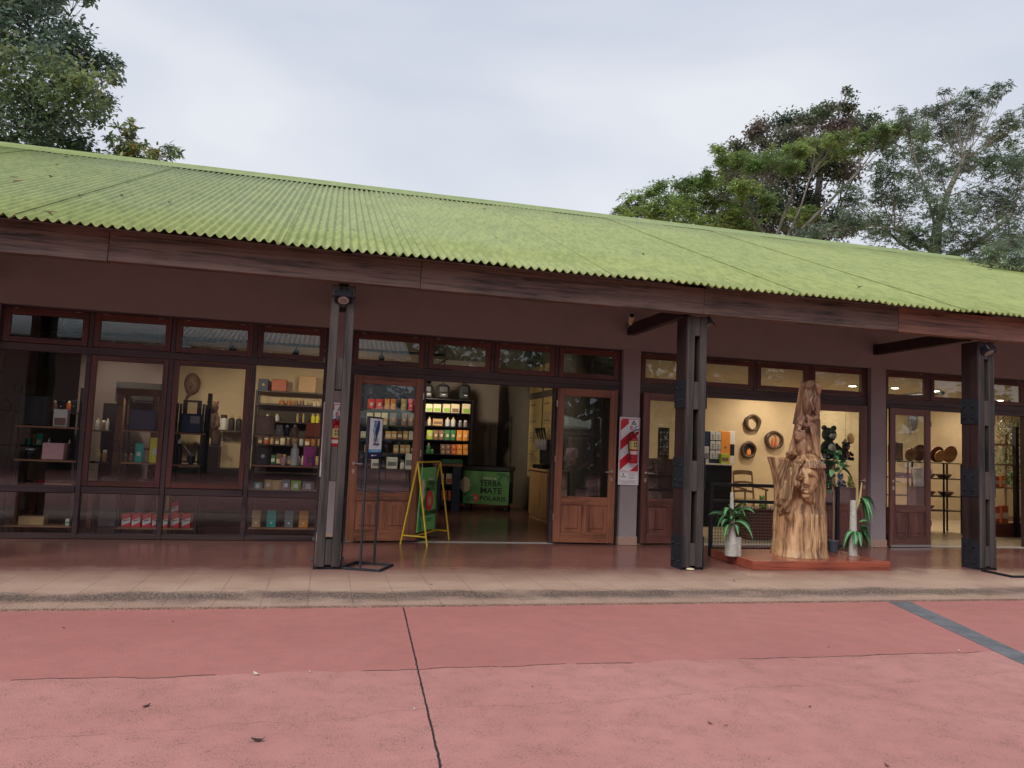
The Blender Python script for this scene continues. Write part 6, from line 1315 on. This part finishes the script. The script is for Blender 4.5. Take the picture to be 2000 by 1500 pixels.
def strappy(px,py,lab,kind):
    p=at(px,py,9.28 if kind=='A' else 9.36); x,y=p.x,p.y
    r=empty('variegated_plant',(x,y,DZ),lab,'plant','variegated plants on the deck')
    POT=mat('pale_textured_pot',(.55,.52,.46),.7,var=.3,scale=40,stretch=(1,1,5),bump=.8,bscale=50)
    m=MB(); rng_=[]
    if kind=='A':
        H=.50; prof=[]
        for i in range(31):
            t=i/30; rr_=.088*(1-.12*t) if t<.35 else .077-.045*min(1,(t-.35)/.35); prof.append((rr_+.006*(i%2),t*H))
        m.lathe(prof,(x-.01,y,DZ+.003),16); prof=[(.04+.005*(i%2),.25*i/14) for i in range(15)]; m.lathe(prof,(x+.075,y-.02,DZ+.003),12)
        m.build('textured_pot',POT,r)
        m=MB(); m.tube([(x-.01,y,DZ+.45),(x-.02,y,DZ+.85)],[.032,.022],10); m.build('stem',POT,r)
        tops=[((x-.01,y,DZ+.46),28,.36)]
    else:
        prof=[(.058-.018*i/40+.004*(i%2),.78*i/40) for i in range(41)]; m.lathe(prof,(x,y,DZ+.003),14); m.build('textured_stem',POT,r)
        m=MB(); m.tube([(x+.05,y,DZ+.66),(x+.10,y-.01,DZ+.80),(x+.14,y,DZ+1.04)],[.016,.018,.008],8); m.build('shoot',mat('shoot_tan',(.45,.35,.15),.6),r)
        tops=[((x+.02,y-.03,DZ+.34),14,.30),((x+.10,y-.02,DZ+.74),13,.30),((x+.09,y-.02,DZ+.42),6,.26)]
    for c,nb,ln in tops:
        for k in range(nb):
            az=2*math.pi*(k+rs.random()*.7)/nb
            if kind=='B' and c[2]>DZ+.4: az=rs.uniform(-1.6,.9)
            m=MB(); 
            if kind=='A': blade(m,Vector(c)+Vector((0,0,rs.uniform(-.08,.12))),az,ln*rs.uniform(.8,1.15),rs.uniform(.5,1.15),rs.uniform(.7,1.3),rs.uniform(.065,.09),rs.uniform(-.6,.6))
            elif c[2]<DZ+.4: blade(m,Vector(c),az,ln*rs.uniform(.7,1.1),rs.uniform(.0,.4),rs.uniform(.9,1.5),rs.uniform(.065,.09),rs.uniform(-.6,.6))
            else: blade(m,Vector(c)+Vector((0,0,rs.uniform(-.05,.08))),az,ln*rs.uniform(.8,1.1),rs.uniform(.1,.7),rs.uniform(.8,1.6),rs.uniform(.05,.075),rs.uniform(-.8,.8))
            m.build('leaf',[M_LF,M_LFL],r)
strappy(1430,1077,'green striped leaved plant in a pale ribbed pot at the left end of the deck','A')
strappy(1666,1078,'green striped leaved plant on a tall pale ribbed stem right of the carved trunk','B')
# ---- rubber plant in a grey pot
p=at(1627,1077,9.72); x,y=p.x,p.y
r=empty('rubber_plant',(x,y,DZ),'slim broad-leaved plant in a small grey pot behind the carved trunk','plant')
m=MB(); m.lathe([(.062,0),(.08,.15),(.085,.17),(.075,.165),(.07,.15)],(x,y,DZ+.002),18); m.build('pot',mat('grey_pot',(.07,.08,.10),.6,var=.1),r)
m=MB(); m.tube([(x,y,DZ+.1),(x+.01,y,DZ+.6),(x-.02,y+.01,DZ+1.1),(x+.02,y,DZ+1.45)],[.018,.016,.012,.007],8); m.tube([(x-.02,y+.01,DZ+1.05),(x+.12,y-.03,DZ+1.2),(x+.22,y-.05,DZ+1.36)],[.009,.007,.004],6); m.tube([(x-.01,y,DZ+.95),(x-.08,y-.05,DZ+1.02)],[.008,.004],6); m.build('stem',CM('brown'),r)
M_RB=mat('rubber_leaf',(.03,.13,.05),.3,var=.4,scale=8); M_RB2=mat('rubber_leaf_light',(.20,.38,.16),.3,var=.3,scale=8)
for k in range(30):
    t=rs.random(); c=Vector((x,y,DZ+.85+.65*t)) if k%3 else Vector((x+.05+.17*t,y-.04,DZ+1.12+.26*t))
    m=MB(); blade(m,c,rs.uniform(0,6.28),rs.uniform(.12,.22),rs.uniform(-.2,.6),rs.uniform(.2,.9),rs.uniform(.06,.09),rs.uniform(-.7,.7),seg=6); m.build('leaf',[M_RB if k%4 else M_RB2,M_RB if k%4 else M_RB2],r)
# ================================================================ trees
def leaf_cloud(P,size,aspect,rng_,flat_=.5,jit=.35):
    """one folded rhombic leaf per point"""
    n=len(P); az=rng_.uniform(0,2*math.pi,n); el=rng_.normal(-.25,flat_,n); L_=size*rng_.uniform(1-jit,1+jit,n)
    d=np.stack([np.cos(az)*np.cos(el),np.sin(az)*np.cos(el),np.sin(el)],1); s=np.stack([-np.sin(az),np.cos(az),rng_.normal(0,.45,n)],1); s/=np.linalg.norm(s,axis=1)[:,None]
    u=np.cross(d,s); W=(L_*aspect)[:,None]; L2=L_[:,None]
    a=P; b_=P+d*L2*.45+s*W*.5+u*W*.15; c=P+d*L2; e=P+d*L2*.45-s*W*.5+u*W*.15
    return np.stack([a,b_,c,e],1).reshape(-1,3)
def frond_cloud(P,size,rng_,k=7):
    """clusters of narrow leaflets fanned along short drooping sprays"""
    n=len(P); az=rng_.uniform(0,2*math.pi,n); out=[]
    for j in range(k):
        a=az+rng_.normal(0,.75,n); el=rng_.normal(-.15,.28,n); L_=size*rng_.uniform(.7,1.3,n)
        d=np.stack([np.cos(a)*np.cos(el),np.sin(a)*np.cos(el),np.sin(el)],1); s=np.stack([-np.sin(a),np.cos(a),rng_.normal(0,.3,n)],1)
        p=P+rng_.normal(0,size*.35,(n,3))*[1,1,.4]; L2=L_[:,None]; W=L2*.24
        q=p+d*L2; q[:,2]-=L_*.2
        m_=p+d*L2*.55; out.append(np.stack([p,m_+s*W*.5,q,m_-s*W*.5],1).reshape(-1,3))
    return np.concatenate(out)
def quads_obj(name,V,mats,parent,mi=None):
    n=len(V)//4; me=bpy.data.meshes.new(name); q=parent; off=np.zeros(3)
    while q is not None: off+=np.array(q.location); q=q.parent
    V=V-off
    me.vertices.add(n*4); me.vertices.foreach_set('co',V.astype(np.float32).ravel()); me.loops.add(n*4); me.loops.foreach_set('vertex_index',np.arange(n*4,dtype=np.int32))
    me.polygons.add(n); me.polygons.foreach_set('loop_start',np.arange(0,n*4,4,dtype=np.int32)); me.polygons.foreach_set('loop_total',np.full(n,4,dtype=np.int32))
    for m_ in mats: me.materials.append(m_)
    if mi is not None: me.polygons.foreach_set('material_index',mi.astype(np.int32))
    me.update(calc_edges=True); me.validate()
    o=bpy.data.objects.new(name,me); C.objects.link(o); o.parent=parent; return o
def tree(name,label,base,fork,blobs,Y,nl,size,mats,weights,kind='leaf',swell=1.0,aspect=.5,branch=None,twigs=6,squash=.8,tr=.22,seed=1,dyr=2.0,brad=.05,group='trees behind the building',shell=.5):
    rg=np.random.default_rng(seed); rs_=random.Random(seed)
    r=empty(name,(base[0],base[1],0),label,'tree',group)
    cs=[]
    for b_ in blobs:
        px,py,rp=b_[:3]; dy=rs_.uniform(-dyr,dyr) if len(b_)<4 else b_[3]; c=at(px,py,Y+dy); cs.append((c,rp*(Y+dy)/FPX*1.04*swell))
    m=MB(); f=Vector((fork[0],fork[1],fork[2])); b0=Vector((base[0],base[1],-.3))
    m.tube([b0,b0.lerp(f,.35)+Vector((.1,.05,0)),b0.lerp(f,.7)+Vector((-.08,0,0)),f],[tr*1.25,tr,tr*.85,tr*.7],10)
    # limbs: hubs gather neighbouring crown lobes
    nh=max(2,int(len(cs)/5)); hubs=[cs[int(i*len(cs)/nh)][0].copy() for i in range(nh)]
    for it in range(6):
        grp=[[] for _ in hubs]
        for c,R_ in cs: grp[min(range(nh),key=lambda i:(hubs[i]-c).length)].append((c,R_))
        for i,gq in enumerate(grp):
            if gq: hubs[i]=sum((c for c,_ in gq),Vector())/len(gq)
    for i,gq in enumerate(grp):
        if not gq: continue
        h=hubs[i]+Vector((0,0,-.35*sum(R_ for _,R_ in gq)/len(gq)))
        h=f.lerp(h,.72)
        bend=Vector((rs_.uniform(-.35,.35),rs_.uniform(-.3,.3),rs_.uniform(-.35,.1)))
        k_=math.sqrt(len(gq))
        m.tube([f+Vector((0,0,-.1)),f.lerp(h,.35)+bend*.7,f.lerp(h,.7)+bend*.6,h],[brad*1.2*k_,brad*1.0*k_,brad*.8*k_,brad*.7*k_],7,cap=False)
        for c,R_ in gq:
            q=h.lerp(c,.5)+Vector((rs_.uniform(-.2,.2),rs_.uniform(-.2,.2),rs_.uniform(-.25,.15)))*min(1,R_*1.5)
            m.tube([h,q,c],[brad*.6,brad*.42,brad*.22],5,cap=False)
            for k in range(twigs):
                d=Vector((rs_.gauss(0,1),rs_.gauss(0,1),rs_.gauss(.25,.7))).normalized(); st=q.lerp(c,rs_.uniform(0,1)) if k%3 else h.lerp(q,rs_.uniform(.3,1)); e_=c+d*R_*rs_.uniform(.7,1.15)
                w_=st.lerp(e_,.5)+Vector((rs_.uniform(-.15,.15),rs_.uniform(-.15,.15),rs_.uniform(-.15,.1)))*R_
                m.tube([st,w_,e_],[brad*.22,brad*.14,brad*.06],4,cap=False)
    m.build('trunk',branch,r)
    vol=np.array([R_**2 for c,R_ in cs]); vol/=vol.sum(); P=[]
    for (c,R_),w_ in zip(cs,vol):
        k=int(nl*w_)+1; d=rg.normal(size=(k,3)); d/=np.linalg.norm(d,axis=1)[:,None]; rad=rg.uniform(0,1,k)**(1/3*(1-shell)+.12)
        # clumps: pull points towards a few sub-centres
        ns=max(6,int(14*R_*R_)+6); sc=rg.normal(size=(ns,3)); sc/=np.linalg.norm(sc,axis=1)[:,None]; sc*=rg.uniform(.45,.95,(ns,1))
        j=rg.integers(0,ns,k); p=d*rad[:,None]; p=sc[j]*(.95 if kind=='frond' else .80)+rg.normal(0,.24 if kind=='frond' else .22,(k,3))
        P.append(np.array(c)+p*np.array([R_,R_,R_*squash]))
    P=np.concatenate(P)
    V=leaf_cloud(P,size,aspect,rg) if kind=='leaf' else frond_cloud(P,size,rg)
    nq=len(V)//4
    # patches of the different leaf colours
    ctr=V.reshape(-1,4,3)[:,0]; fld=np.sin(ctr[:,0]*1.7+seed)+np.sin(ctr[:,2]*2.3+seed*2)+np.sin(ctr[:,1]*1.9)+rg.normal(0,.8,nq); rk=np.argsort(np.argsort(fld))/nq; mi=np.searchsorted(np.cumsum(weights)[:-1],rk)
    quads_obj('crown',V,mats,r,mi); return r
def LM(n,c,tr_=.35,rough=.55):
    if n in _cache: return _cache[n]
    m,nn,l,b=newmat(n); b.inputs['Roughness'].default_value=rough; b.inputs['Specular IOR Level'].default_value=.35
    tc=nn.new('ShaderNodeTexCoord'); nz=nn.new('ShaderNodeTexNoise'); nz.inputs['Scale'].default_value=2.2; nz.inputs['Detail'].default_value=4; l.new(tc.outputs['Object'],nz.inputs['Vector'])
    cr=nn.new('ShaderNodeValToRGB'); e=cr.color_ramp.elements; e[0].position=.35; e[1].position=.65; e[0].color=tuple(x*.65 for x in c)+(1,); e[1].color=tuple(x*1.35 for x in c)+(1,); l.new(nz.outputs[0],cr.inputs[0]); l.new(cr.outputs[0],b.inputs['Base Color'])
    t=nn.new('ShaderNodeBsdfTranslucent'); l.new(cr.outputs[0],t.inputs[0]); mx=nn.new('ShaderNodeMixShader'); mx.inputs[0].default_value=tr_; l.new(b.outputs[0],mx.inputs[1]); l.new(t.outputs[0],mx.inputs[2]); l.new(mx.outputs[0],nn['Material Output'].inputs[0])
    _cache[n]=m; return m
BK=mat('bark_grey',(.14,.12,.10),.9,var=.35,scale=6,stretch=(1,1,.3)); BKD=mat('bark_dark',(.05,.042,.038),.9,var=.3,scale=6); BKP=mat('bark_pale',(.17,.15,.12),.9,var=.35,scale=6,stretch=(1,1,.3))
g1=LM('leaf_deep',(.13,.19,.13)); g2=LM('leaf_mid',(.22,.29,.16)); g3=LM('leaf_olive',(.32,.36,.17)); g0=LM('leaf_bluegreen',(.22,.28,.23))
p=at(-150,300,19); f=at(-90,200,19)
tree('broadleaf_tree','dense dark green broadleaf tree rising behind the roof at the far left',(p.x,19),(f.x,19,f.z-1.2),
 [(-40,40,100),(40,50,85),(110,95,62),(165,115,45),(205,125,33),(60,150,95),(140,180,65),(195,195,36),(215,150,22),(20,240,80),(110,245,60),(150,275,35),(60,290,45),(10,-40,90),(100,-12,36),(160,-14,24),(-120,150,130),(-60,-60,110),(190,225,22),(25,320,50),(125,305,40)],
 19,27000,.135,[g1,g0,g2,g3],[.30,.25,.28,.17],'leaf',1.05,.52,BKD,twigs=9,seed=3,dyr=1.2,brad=.035)
p=at(262,420,18); f=at(262,330,18)
tree('leafy_sapling','small sparse leafy tree top peeking over the roof beside the far left tree',(p.x,18),(f.x,18,f.z-.4),
 [(250,262,16),(236,282,18),(262,290,20),(225,300,18),(290,296,18),(305,310,14),(330,297,12),(345,300,10),(270,312,22),(215,270,10),(256,245,9),(240,310,20),(205,308,14),(322,285,7),(341,288,7),(352,303,6),(228,244,7),(256,233,6),(284,282,7)],
 18,1300,.15,[g1,g2,g3,LM('leaf_ochre',(0.280,0.210,0.052))],[.3,.3,.25,.15],'leaf',1.05,.42,BKD,twigs=7,seed=9,dyr=.5,brad=.012,tr=.05)
bz=LM('leaf_bronze',(.23,.20,.165)); bz2=LM('leaf_bronze_green',(.20,.235,.135)); bz3=LM('leaf_red_brown',(.25,.19,.16))
p=at(1590,470,27); f=at(1580,430,27)
tree('bronze_tree','dense bronze and dark green tree standing highest behind the roof on the right',(p.x,27),(f.x,27,f.z-2),
 [(1450,300,34),(1490,262,40),(1470,330,48),(1530,235,34),(1545,280,52),(1585,240,34),(1610,215,30),(1655,200,26),(1655,178,11),(1630,250,50),(1690,245,40),(1600,310,60),(1530,340,60),(1480,390,60),(1560,400,62),(1430,350,40),(1650,330,50),(1720,275,38),(1500,440,50),(1590,450,60),(1430,420,40),(1640,430,46)],
 27,34000,.16,[g1,bz2,bz,bz3],[.34,.36,.18,.12],'leaf',1.05,.55,BKD,twigs=6,seed=5,dyr=2,brad=.07)
lg=LM('leaf_fresh',(.34,.45,.15),.35); lg2=LM('leaf_yellow_green',(.44,.50,.12),.35); lg3=LM('leaf_grass',(.23,.33,.13),.3)
p=at(1540,500,23); f=at(1505,470,23)
tree('feathery_green_tree','bright green feathery tree spreading low over the roof left of the bronze tree',(p.x,23),(f.x,23,f.z-.6),
 [(1225,435,24),(1215,415,14),(1252,400,28),(1285,372,20),(1300,400,34),(1340,362,24),(1380,350,24),(1350,400,36),(1400,375,32),(1290,445,30),(1360,440,36),(1420,420,36),(1405,305,20),(1440,320,26),(1482,318,26),(1520,300,24),(1560,290,22),(1595,275,24),(1640,270,26),(1680,285,26),(1720,262,22),(1760,250,22),(1450,450,32),(1460,370,26),(1540,325,20),(1620,300,24),(1800,262,20),(1500,395,20),(1560,420,24),(1200,440,14)],
 23,6400,.15,[lg3,lg,lg2,g2],[.34,.32,.14,.20],'frond',1.35,.2,BKP,twigs=14,seed=12,dyr=1.4,brad=.03,squash=.65)
gg=LM('leaf_grey_green',(.27,.34,.26),.3); gg2=LM('leaf_sage',(.36,.42,.33),.3); gg3=LM('leaf_dull_green',(.17,.23,.15),.3)
p=at(1850,520,20.5); f=at(1830,480,20.5)
tree('grey_green_tree','sparse grey green feathery tree with bare crossing branches at the far right',(p.x,20.5),(f.x,20.5,f.z-.5),
 [(1780,235,26),(1830,215,26),(1880,200,26),(1915,190,22),(1950,178,20),(1900,240,36),(1850,265,36),(1800,290,36),(1960,260,36),(1990,235,24),(1750,320,34),(1820,340,40),(1890,310,40),(1950,330,44),(2000,300,40),(1720,370,34),(1780,390,40),(1850,400,44),(1920,400,44),(1985,390,44),(1690,420,34),(1740,450,40),(1810,460,42),(1880,470,42),(1950,460,44),(2010,460,44),(1660,380,26),(1640,440,30),(1930,505,26),(1970,515,24),(1860,500,20),(2080,350,70),(2080,200,50),(2120,450,70),(1580,455,24),(1840,180,9),(1760,215,10),(1950,495,26,-6),(1990,512,24,-6),(1905,500,16,-5),(2030,500,40,-6),(1985,470,22,-5.5)],
 20.5,8600,.135,[gg3,gg,gg2,lg3],[.30,.34,.22,.14],'frond',1.4,.2,BKP,twigs=16,seed=21,dyr=1.5,brad=.035,squash=.75)
# ================================================================ behind the camera (seen in the glass)
OY=-6.0; VY=22.3-OY
ze=at(250,672,VY).z; zt=at(250,650,VY).z; xr=at(800,700,VY).x
ob=empty('opposite_building',(-8,OY,0),'tan building with white corrugated roof reflected in the shop windows','building')
m=MB(); m.box(-24,xr-1,OY-.3,OY,0,ze-.1); m.build('wall',mat('opposite_wall',(.30,.22,.19),.8,var=.08,scale=2),ob)
for k in range(6):
    m=MB(); x=-20+k*3.6; m.box(x,x+1.6,OY+.001,OY+.03,.0,2.3); m.build('opening',CM('black'),ob)
m=MB(); vs=[]; n=int((xr+24)/.12*6); rows=[(OY+1.0,ze),(OY-1.5,zt+.45),(OY-4.2,zt+1.3)]
for y,z in rows:
    for k in range(n+1): x=-24+(xr+24)*k/n; vs.append((x,y,z+.02*math.sin(2*math.pi*x/.18)))
m.add(vs,[(j*(n+1)+k,j*(n+1)+k+1,(j+1)*(n+1)+k+1,(j+1)*(n+1)+k) for j in range(2) for k in range(n)],True); rr_=m.build('roof',flat('roof_white',(.62,.66,.64),.6),ob); rr_.modifiers.new('t','SOLIDIFY').thickness=.02
rg=np.random.default_rng(4); P=[]
for k in range(46):
    x=-34+k*1.75; y=-17+rg.uniform(-2,2); R_=rg.uniform(1.7,3.0); z=rg.uniform(1.2,3.4); d=rg.normal(size=(420,3)); d/=np.linalg.norm(d,axis=1)[:,None]; P.append(np.array([x,y,z])+d*R_*rg.uniform(.6,1,(420,1)))
for k in range(26):
    x=-34+k*3; y=-17+rg.uniform(-3,0); R_=rg.uniform(1.7,2.6); z=rg.uniform(4.5,6.0); d=rg.normal(size=(380,3)); d/=np.linalg.norm(d,axis=1)[:,None]; P.append(np.array([x,y,z])+d*R_*rg.uniform(.5,1,(380,1)))
P=np.concatenate(P); P=P[P[:,2]>.1]
wd=quads_obj('woodland',leaf_cloud(P,.75,.6,rg),[g1,g2],None,rg.integers(0,2,len(P))); tag(wd,kind='stuff')
def parasol(px,py,Y,R_,lab):
    c=at(px,py,22.3-Y); hx=at(px,py,11.1).x; c.x=hx+(11.1-Y)*(hx/11.1-.144); r=empty('market_parasol',(c.x,Y,0),lab,'parasol','pale parasols on the plaza behind the viewer')
    m=MB(); m.tube([(c.x,Y,.0),(c.x,Y,c.z-.02)],.025,8); m.build('pole',CM('kraft'),r); m=MB(); n=8
    vs=[(c.x,Y,c.z)]+[(c.x+R_*math.cos(2*math.pi*k/n),Y+R_*math.sin(2*math.pi*k/n),c.z-.55) for k in range(n)]+[(c.x+R_*math.cos(2*math.pi*k/n),Y+R_*math.sin(2*math.pi*k/n),c.z-.72) for k in range(n)]
    m.add(vs,[(0,k+1,(k+1)%n+1) for k in range(n)]+[(k+1,k+9,(k+1)%n+9,(k+1)%n+1) for k in range(n)]); m.build('canopy',flat('canopy_cream',(.55,.62,.50),.8),r).modifiers.new('t','SOLIDIFY').thickness=.004
parasol(1082,806,-4.5,2.0,'pale parasol reflected at the left of the right door glass'); parasol(1190,806,-4.8,1.6,'pale parasol reflected at the right of the right door glass')
# text board reflected in the door glass
def mirx(px,Y):
    hx=at(px,860,11.1).x; return hx+(11.1-Y)*(hx/11.1-.144)
# photo board and two visitors standing behind the viewer, seen reflected in the right door glass
BX0,BX1=mirx(1078,.75),mirx(1160,.75); zt_=at(1120,838,21.6).z
pb=empty('photo_board',((BX0+BX1)/2,.75,0),'dark waterfall photo board with white text, reflected in the right door glass','board')
m=MB(); m.box(BX0,BX1,.72,.78,.25,zt_,.004); m.build('panel',flat('board_navy',(.012,.018,.035),.5),pb)
m=MB(); m.box(BX0+.1,BX0+.16,.73,.77,.001,.249); m.box(BX1-.16,BX1-.1,.73,.77,.001,.249); m.build('feet',M_STEEL,pb)
RF=Matrix.Rotation(math.pi,4,'Z'); cxb=(BX0+BX1)/2
text('te damos la bienvenida al',BX1-BX0-.15,.065,(cxb,.785,zt_-.16),flat('text_white',(.85,.85,.85),.5),pb,M=RF); text('del último gran parque de Arg',BX1-BX0-.15,.065,(cxb,.785,zt_-.30),flat('text_white',(.85,.85,.85),.5),pb,M=RF)
m=MB(); m.box(BX0+.02,BX1-.02,.781,.783,.3,zt_-.40); m.build('waterfall_photo',mat('waterfall_print',(.02,.03,.03),.5,col2=(.55,.58,.60),scale=3.5,stretch=(1.6,1,.35),detail=9,lo=.52,hi=.62),pb)
def skin(name,verts,edges,radii,mt,parent,root=0,sub=2):
    me=bpy.data.meshes.new(name); me.from_pydata(verts,edges,[]); o=bpy.data.objects.new(name,me); C.objects.link(o)
    md=o.modifiers.new('s','SKIN'); 
    if not me.skin_vertices: me.attributes
    sv=me.skin_vertices[0].data if len(me.skin_vertices) else None
    if sv is not None:
        for i,r_ in enumerate(radii): sv[i].radius=(r_,r_) if not isinstance(r_,tuple) else r_; sv[i].use_root=(i==root)
    o.modifiers.new('u','SUBSURF').levels=sub
    dg=bpy.context.evaluated_depsgraph_get(); m2=bpy.data.meshes.new_from_object(o.evaluated_get(dg)); bpy.data.objects.remove(o)
    m2.materials.clear(); m2.materials.append(mt); m2.polygons.foreach_set('use_smooth',[True]*len(m2.polygons))
    q=bpy.data.objects.new(name,m2); C.objects.link(q); q.parent=parent; return q
def chain(V,E_,R_,pts,rad,start=None):
    prev=start
    for p_,r_ in zip(pts,rad):
        V.append(p_); R_.append(r_); i=len(V)-1
        if prev is not None: E_.append((prev,i))
        prev=i
    return prev
def person(x,y,facing,lab,shirt,legs,hairc,crossed,longh,pack,hgt=1.0,shorts=False):
    r=empty('person',(x,y,-.02),lab,'person',None,rz=facing)
    SK=mat('skin_tone',(.48,.27,.19),.55,var=.05)
    V=[];E_=[];R_=[]   # faces -Y locally
    pel=chain(V,E_,R_,[(0,0,.95)],[.13])
    ch=chain(V,E_,R_,[(0,0,1.1),(0,.01,1.27),(0,.01,1.42)],[.12,.14,.10],pel)
    nk=chain(V,E_,R_,[(0,0,1.50),(0,-.01,1.58),(0,-.02,1.66),(0,-.01,1.74)],[.05,.065,.088,.06],ch)
    V.append((0,-.105,1.635)); R_.append(.016); E_.append((nk-1,len(V)-1))
    for s in (-1,1):
        hp=chain(V,E_,R_,[(s*.09,0,.90),(s*.10,-.01,.70),(s*.10,-.02,.50),(s*.10,.02,.28),(s*.10,.03,.09)],[.105,.082,.058,.054,.036],pel); chain(V,E_,R_,[(s*.11,-.04,.045),(s*.12,-.14,.035)],[.042,.032],hp)
        if crossed: P=[(s*.17,.0,1.42),(s*.22,.0,1.28),(s*.24,-.06,1.13),(s*.10,-.18,1.14+s*.03),(-s*.06,-.20,1.17+s*.03)]
        else: P=[(s*.17,.0,1.42),(s*.22,.01,1.28),(s*.24,.0,1.13),(s*.20,-.14,1.0),(s*.12,-.22,.93)]
        w_=chain(V,E_,R_,P,[.062,.052,.043,.037,.027],ch)
        hd=chain(V,E_,R_,[tuple(Vector(P[-1])+(Vector(P[-1])-Vector(P[-2])).normalized()*.05)],[.030],w_)
        base_=Vector(V[hd]); dr=(Vector(P[-1])-Vector(P[-2])).normalized(); 
        for k,l_ in enumerate((.055,.07,.075,.065)):
            off=Vector((0,0,1))*(.024-.016*k); chain(V,E_,R_,[tuple(base_+dr*.02+off),tuple(base_+dr*(.02+l_*.5)+off),tuple(base_+dr*(.02+l_)+off*.9+Vector((0,.012,0)))],[.009,.0085,.007],hd)
        chain(V,E_,R_,[tuple(base_+Vector((0,-.01,.035))-dr*.01),tuple(base_+Vector((0,-.015,.055))+dr*.03)],[.011,.009],hd)
    skin('body',V,E_,R_,SK,r)
    V=[];E_=[];R_=[]; c0=chain(V,E_,R_,[(0,0,.93),(0,0,1.1),(0,.01,1.27),(0,.01,1.41),(0,0,1.47)],[.145,.14,.16,.12,.065])
    for s in (-1,1): chain(V,E_,R_,[(s*.17,.0,1.41),(s*.225,.005,1.28),(s*.235,-.01,1.20)],[.075,.068,.064],3)
    skin('shirt',V,E_,R_,shirt,r)
    V=[];E_=[];R_=[]; c0=chain(V,E_,R_,[(0,0,.96)],[.14])
    for s in (-1,1):
        P=[(s*.09,0,.90),(s*.10,-.01,.70),(s*.10,-.02,.53)]; Q=[.12,.10,.085]
        if not shorts: P+=[(s*.10,.02,.28),(s*.10,.03,.10)]; Q=[.12,.095,.072,.066,.06]
        chain(V,E_,R_,P,Q,c0)
    skin('shorts' if shorts else 'trousers',V,E_,R_,legs,r)
    m=MB(); m.ball((0,.012,1.70),(.092,.105,.095),14,10)
    if longh: m.tube([(0,.06,1.72),(0,.10,1.55),(0,.11,1.38)],[.085,.08,.03],10)
    m.build('hair',hairc,r,world=False)
    m=MB()
    for s in (-1,1): m.ball((s*.032,-.088,1.655),.011,8,6)
    m.build('eyes',CM('black'),r,world=False); m=MB(); m.tube([(-.022,-.092,1.59),(0,-.10,1.588),(.022,-.092,1.59)],.006,6); m.build('mouth',flat('lip',(.4,.13,.11)),r,world=False)
    for s in (-1,1):
        m=MB(); m.box(s*.11-.05,s*.11+.05,-.20,.08,.0,.07,.03); m.build('shoe',CM('black'),r,world=False)
    if pack: m=MB(); m.box(-.15,.15,.14,.30,1.0,1.44,.06); m.build('backpack',CM('navy'),r,world=False)
    return r
p=at(1112,890,20.9); person(mirx(1112,1.55),1.55,math.radians(-115),'person in pink top with dark backpack and crossed arms, reflected in the door glass',flat('pink_shirt',(.72,.45,.50),.8),CM('black'),CM('brown'),True,True,True)
p=at(1140,890,20.9); person(mirx(1146,1.6),1.6,math.radians(-80),'person in navy T-shirt and dark shorts reflected in the door glass',flat('navy_shirt',(.04,.07,.12),.8),CM('black'),CM('black'),False,False,False,shorts=True)
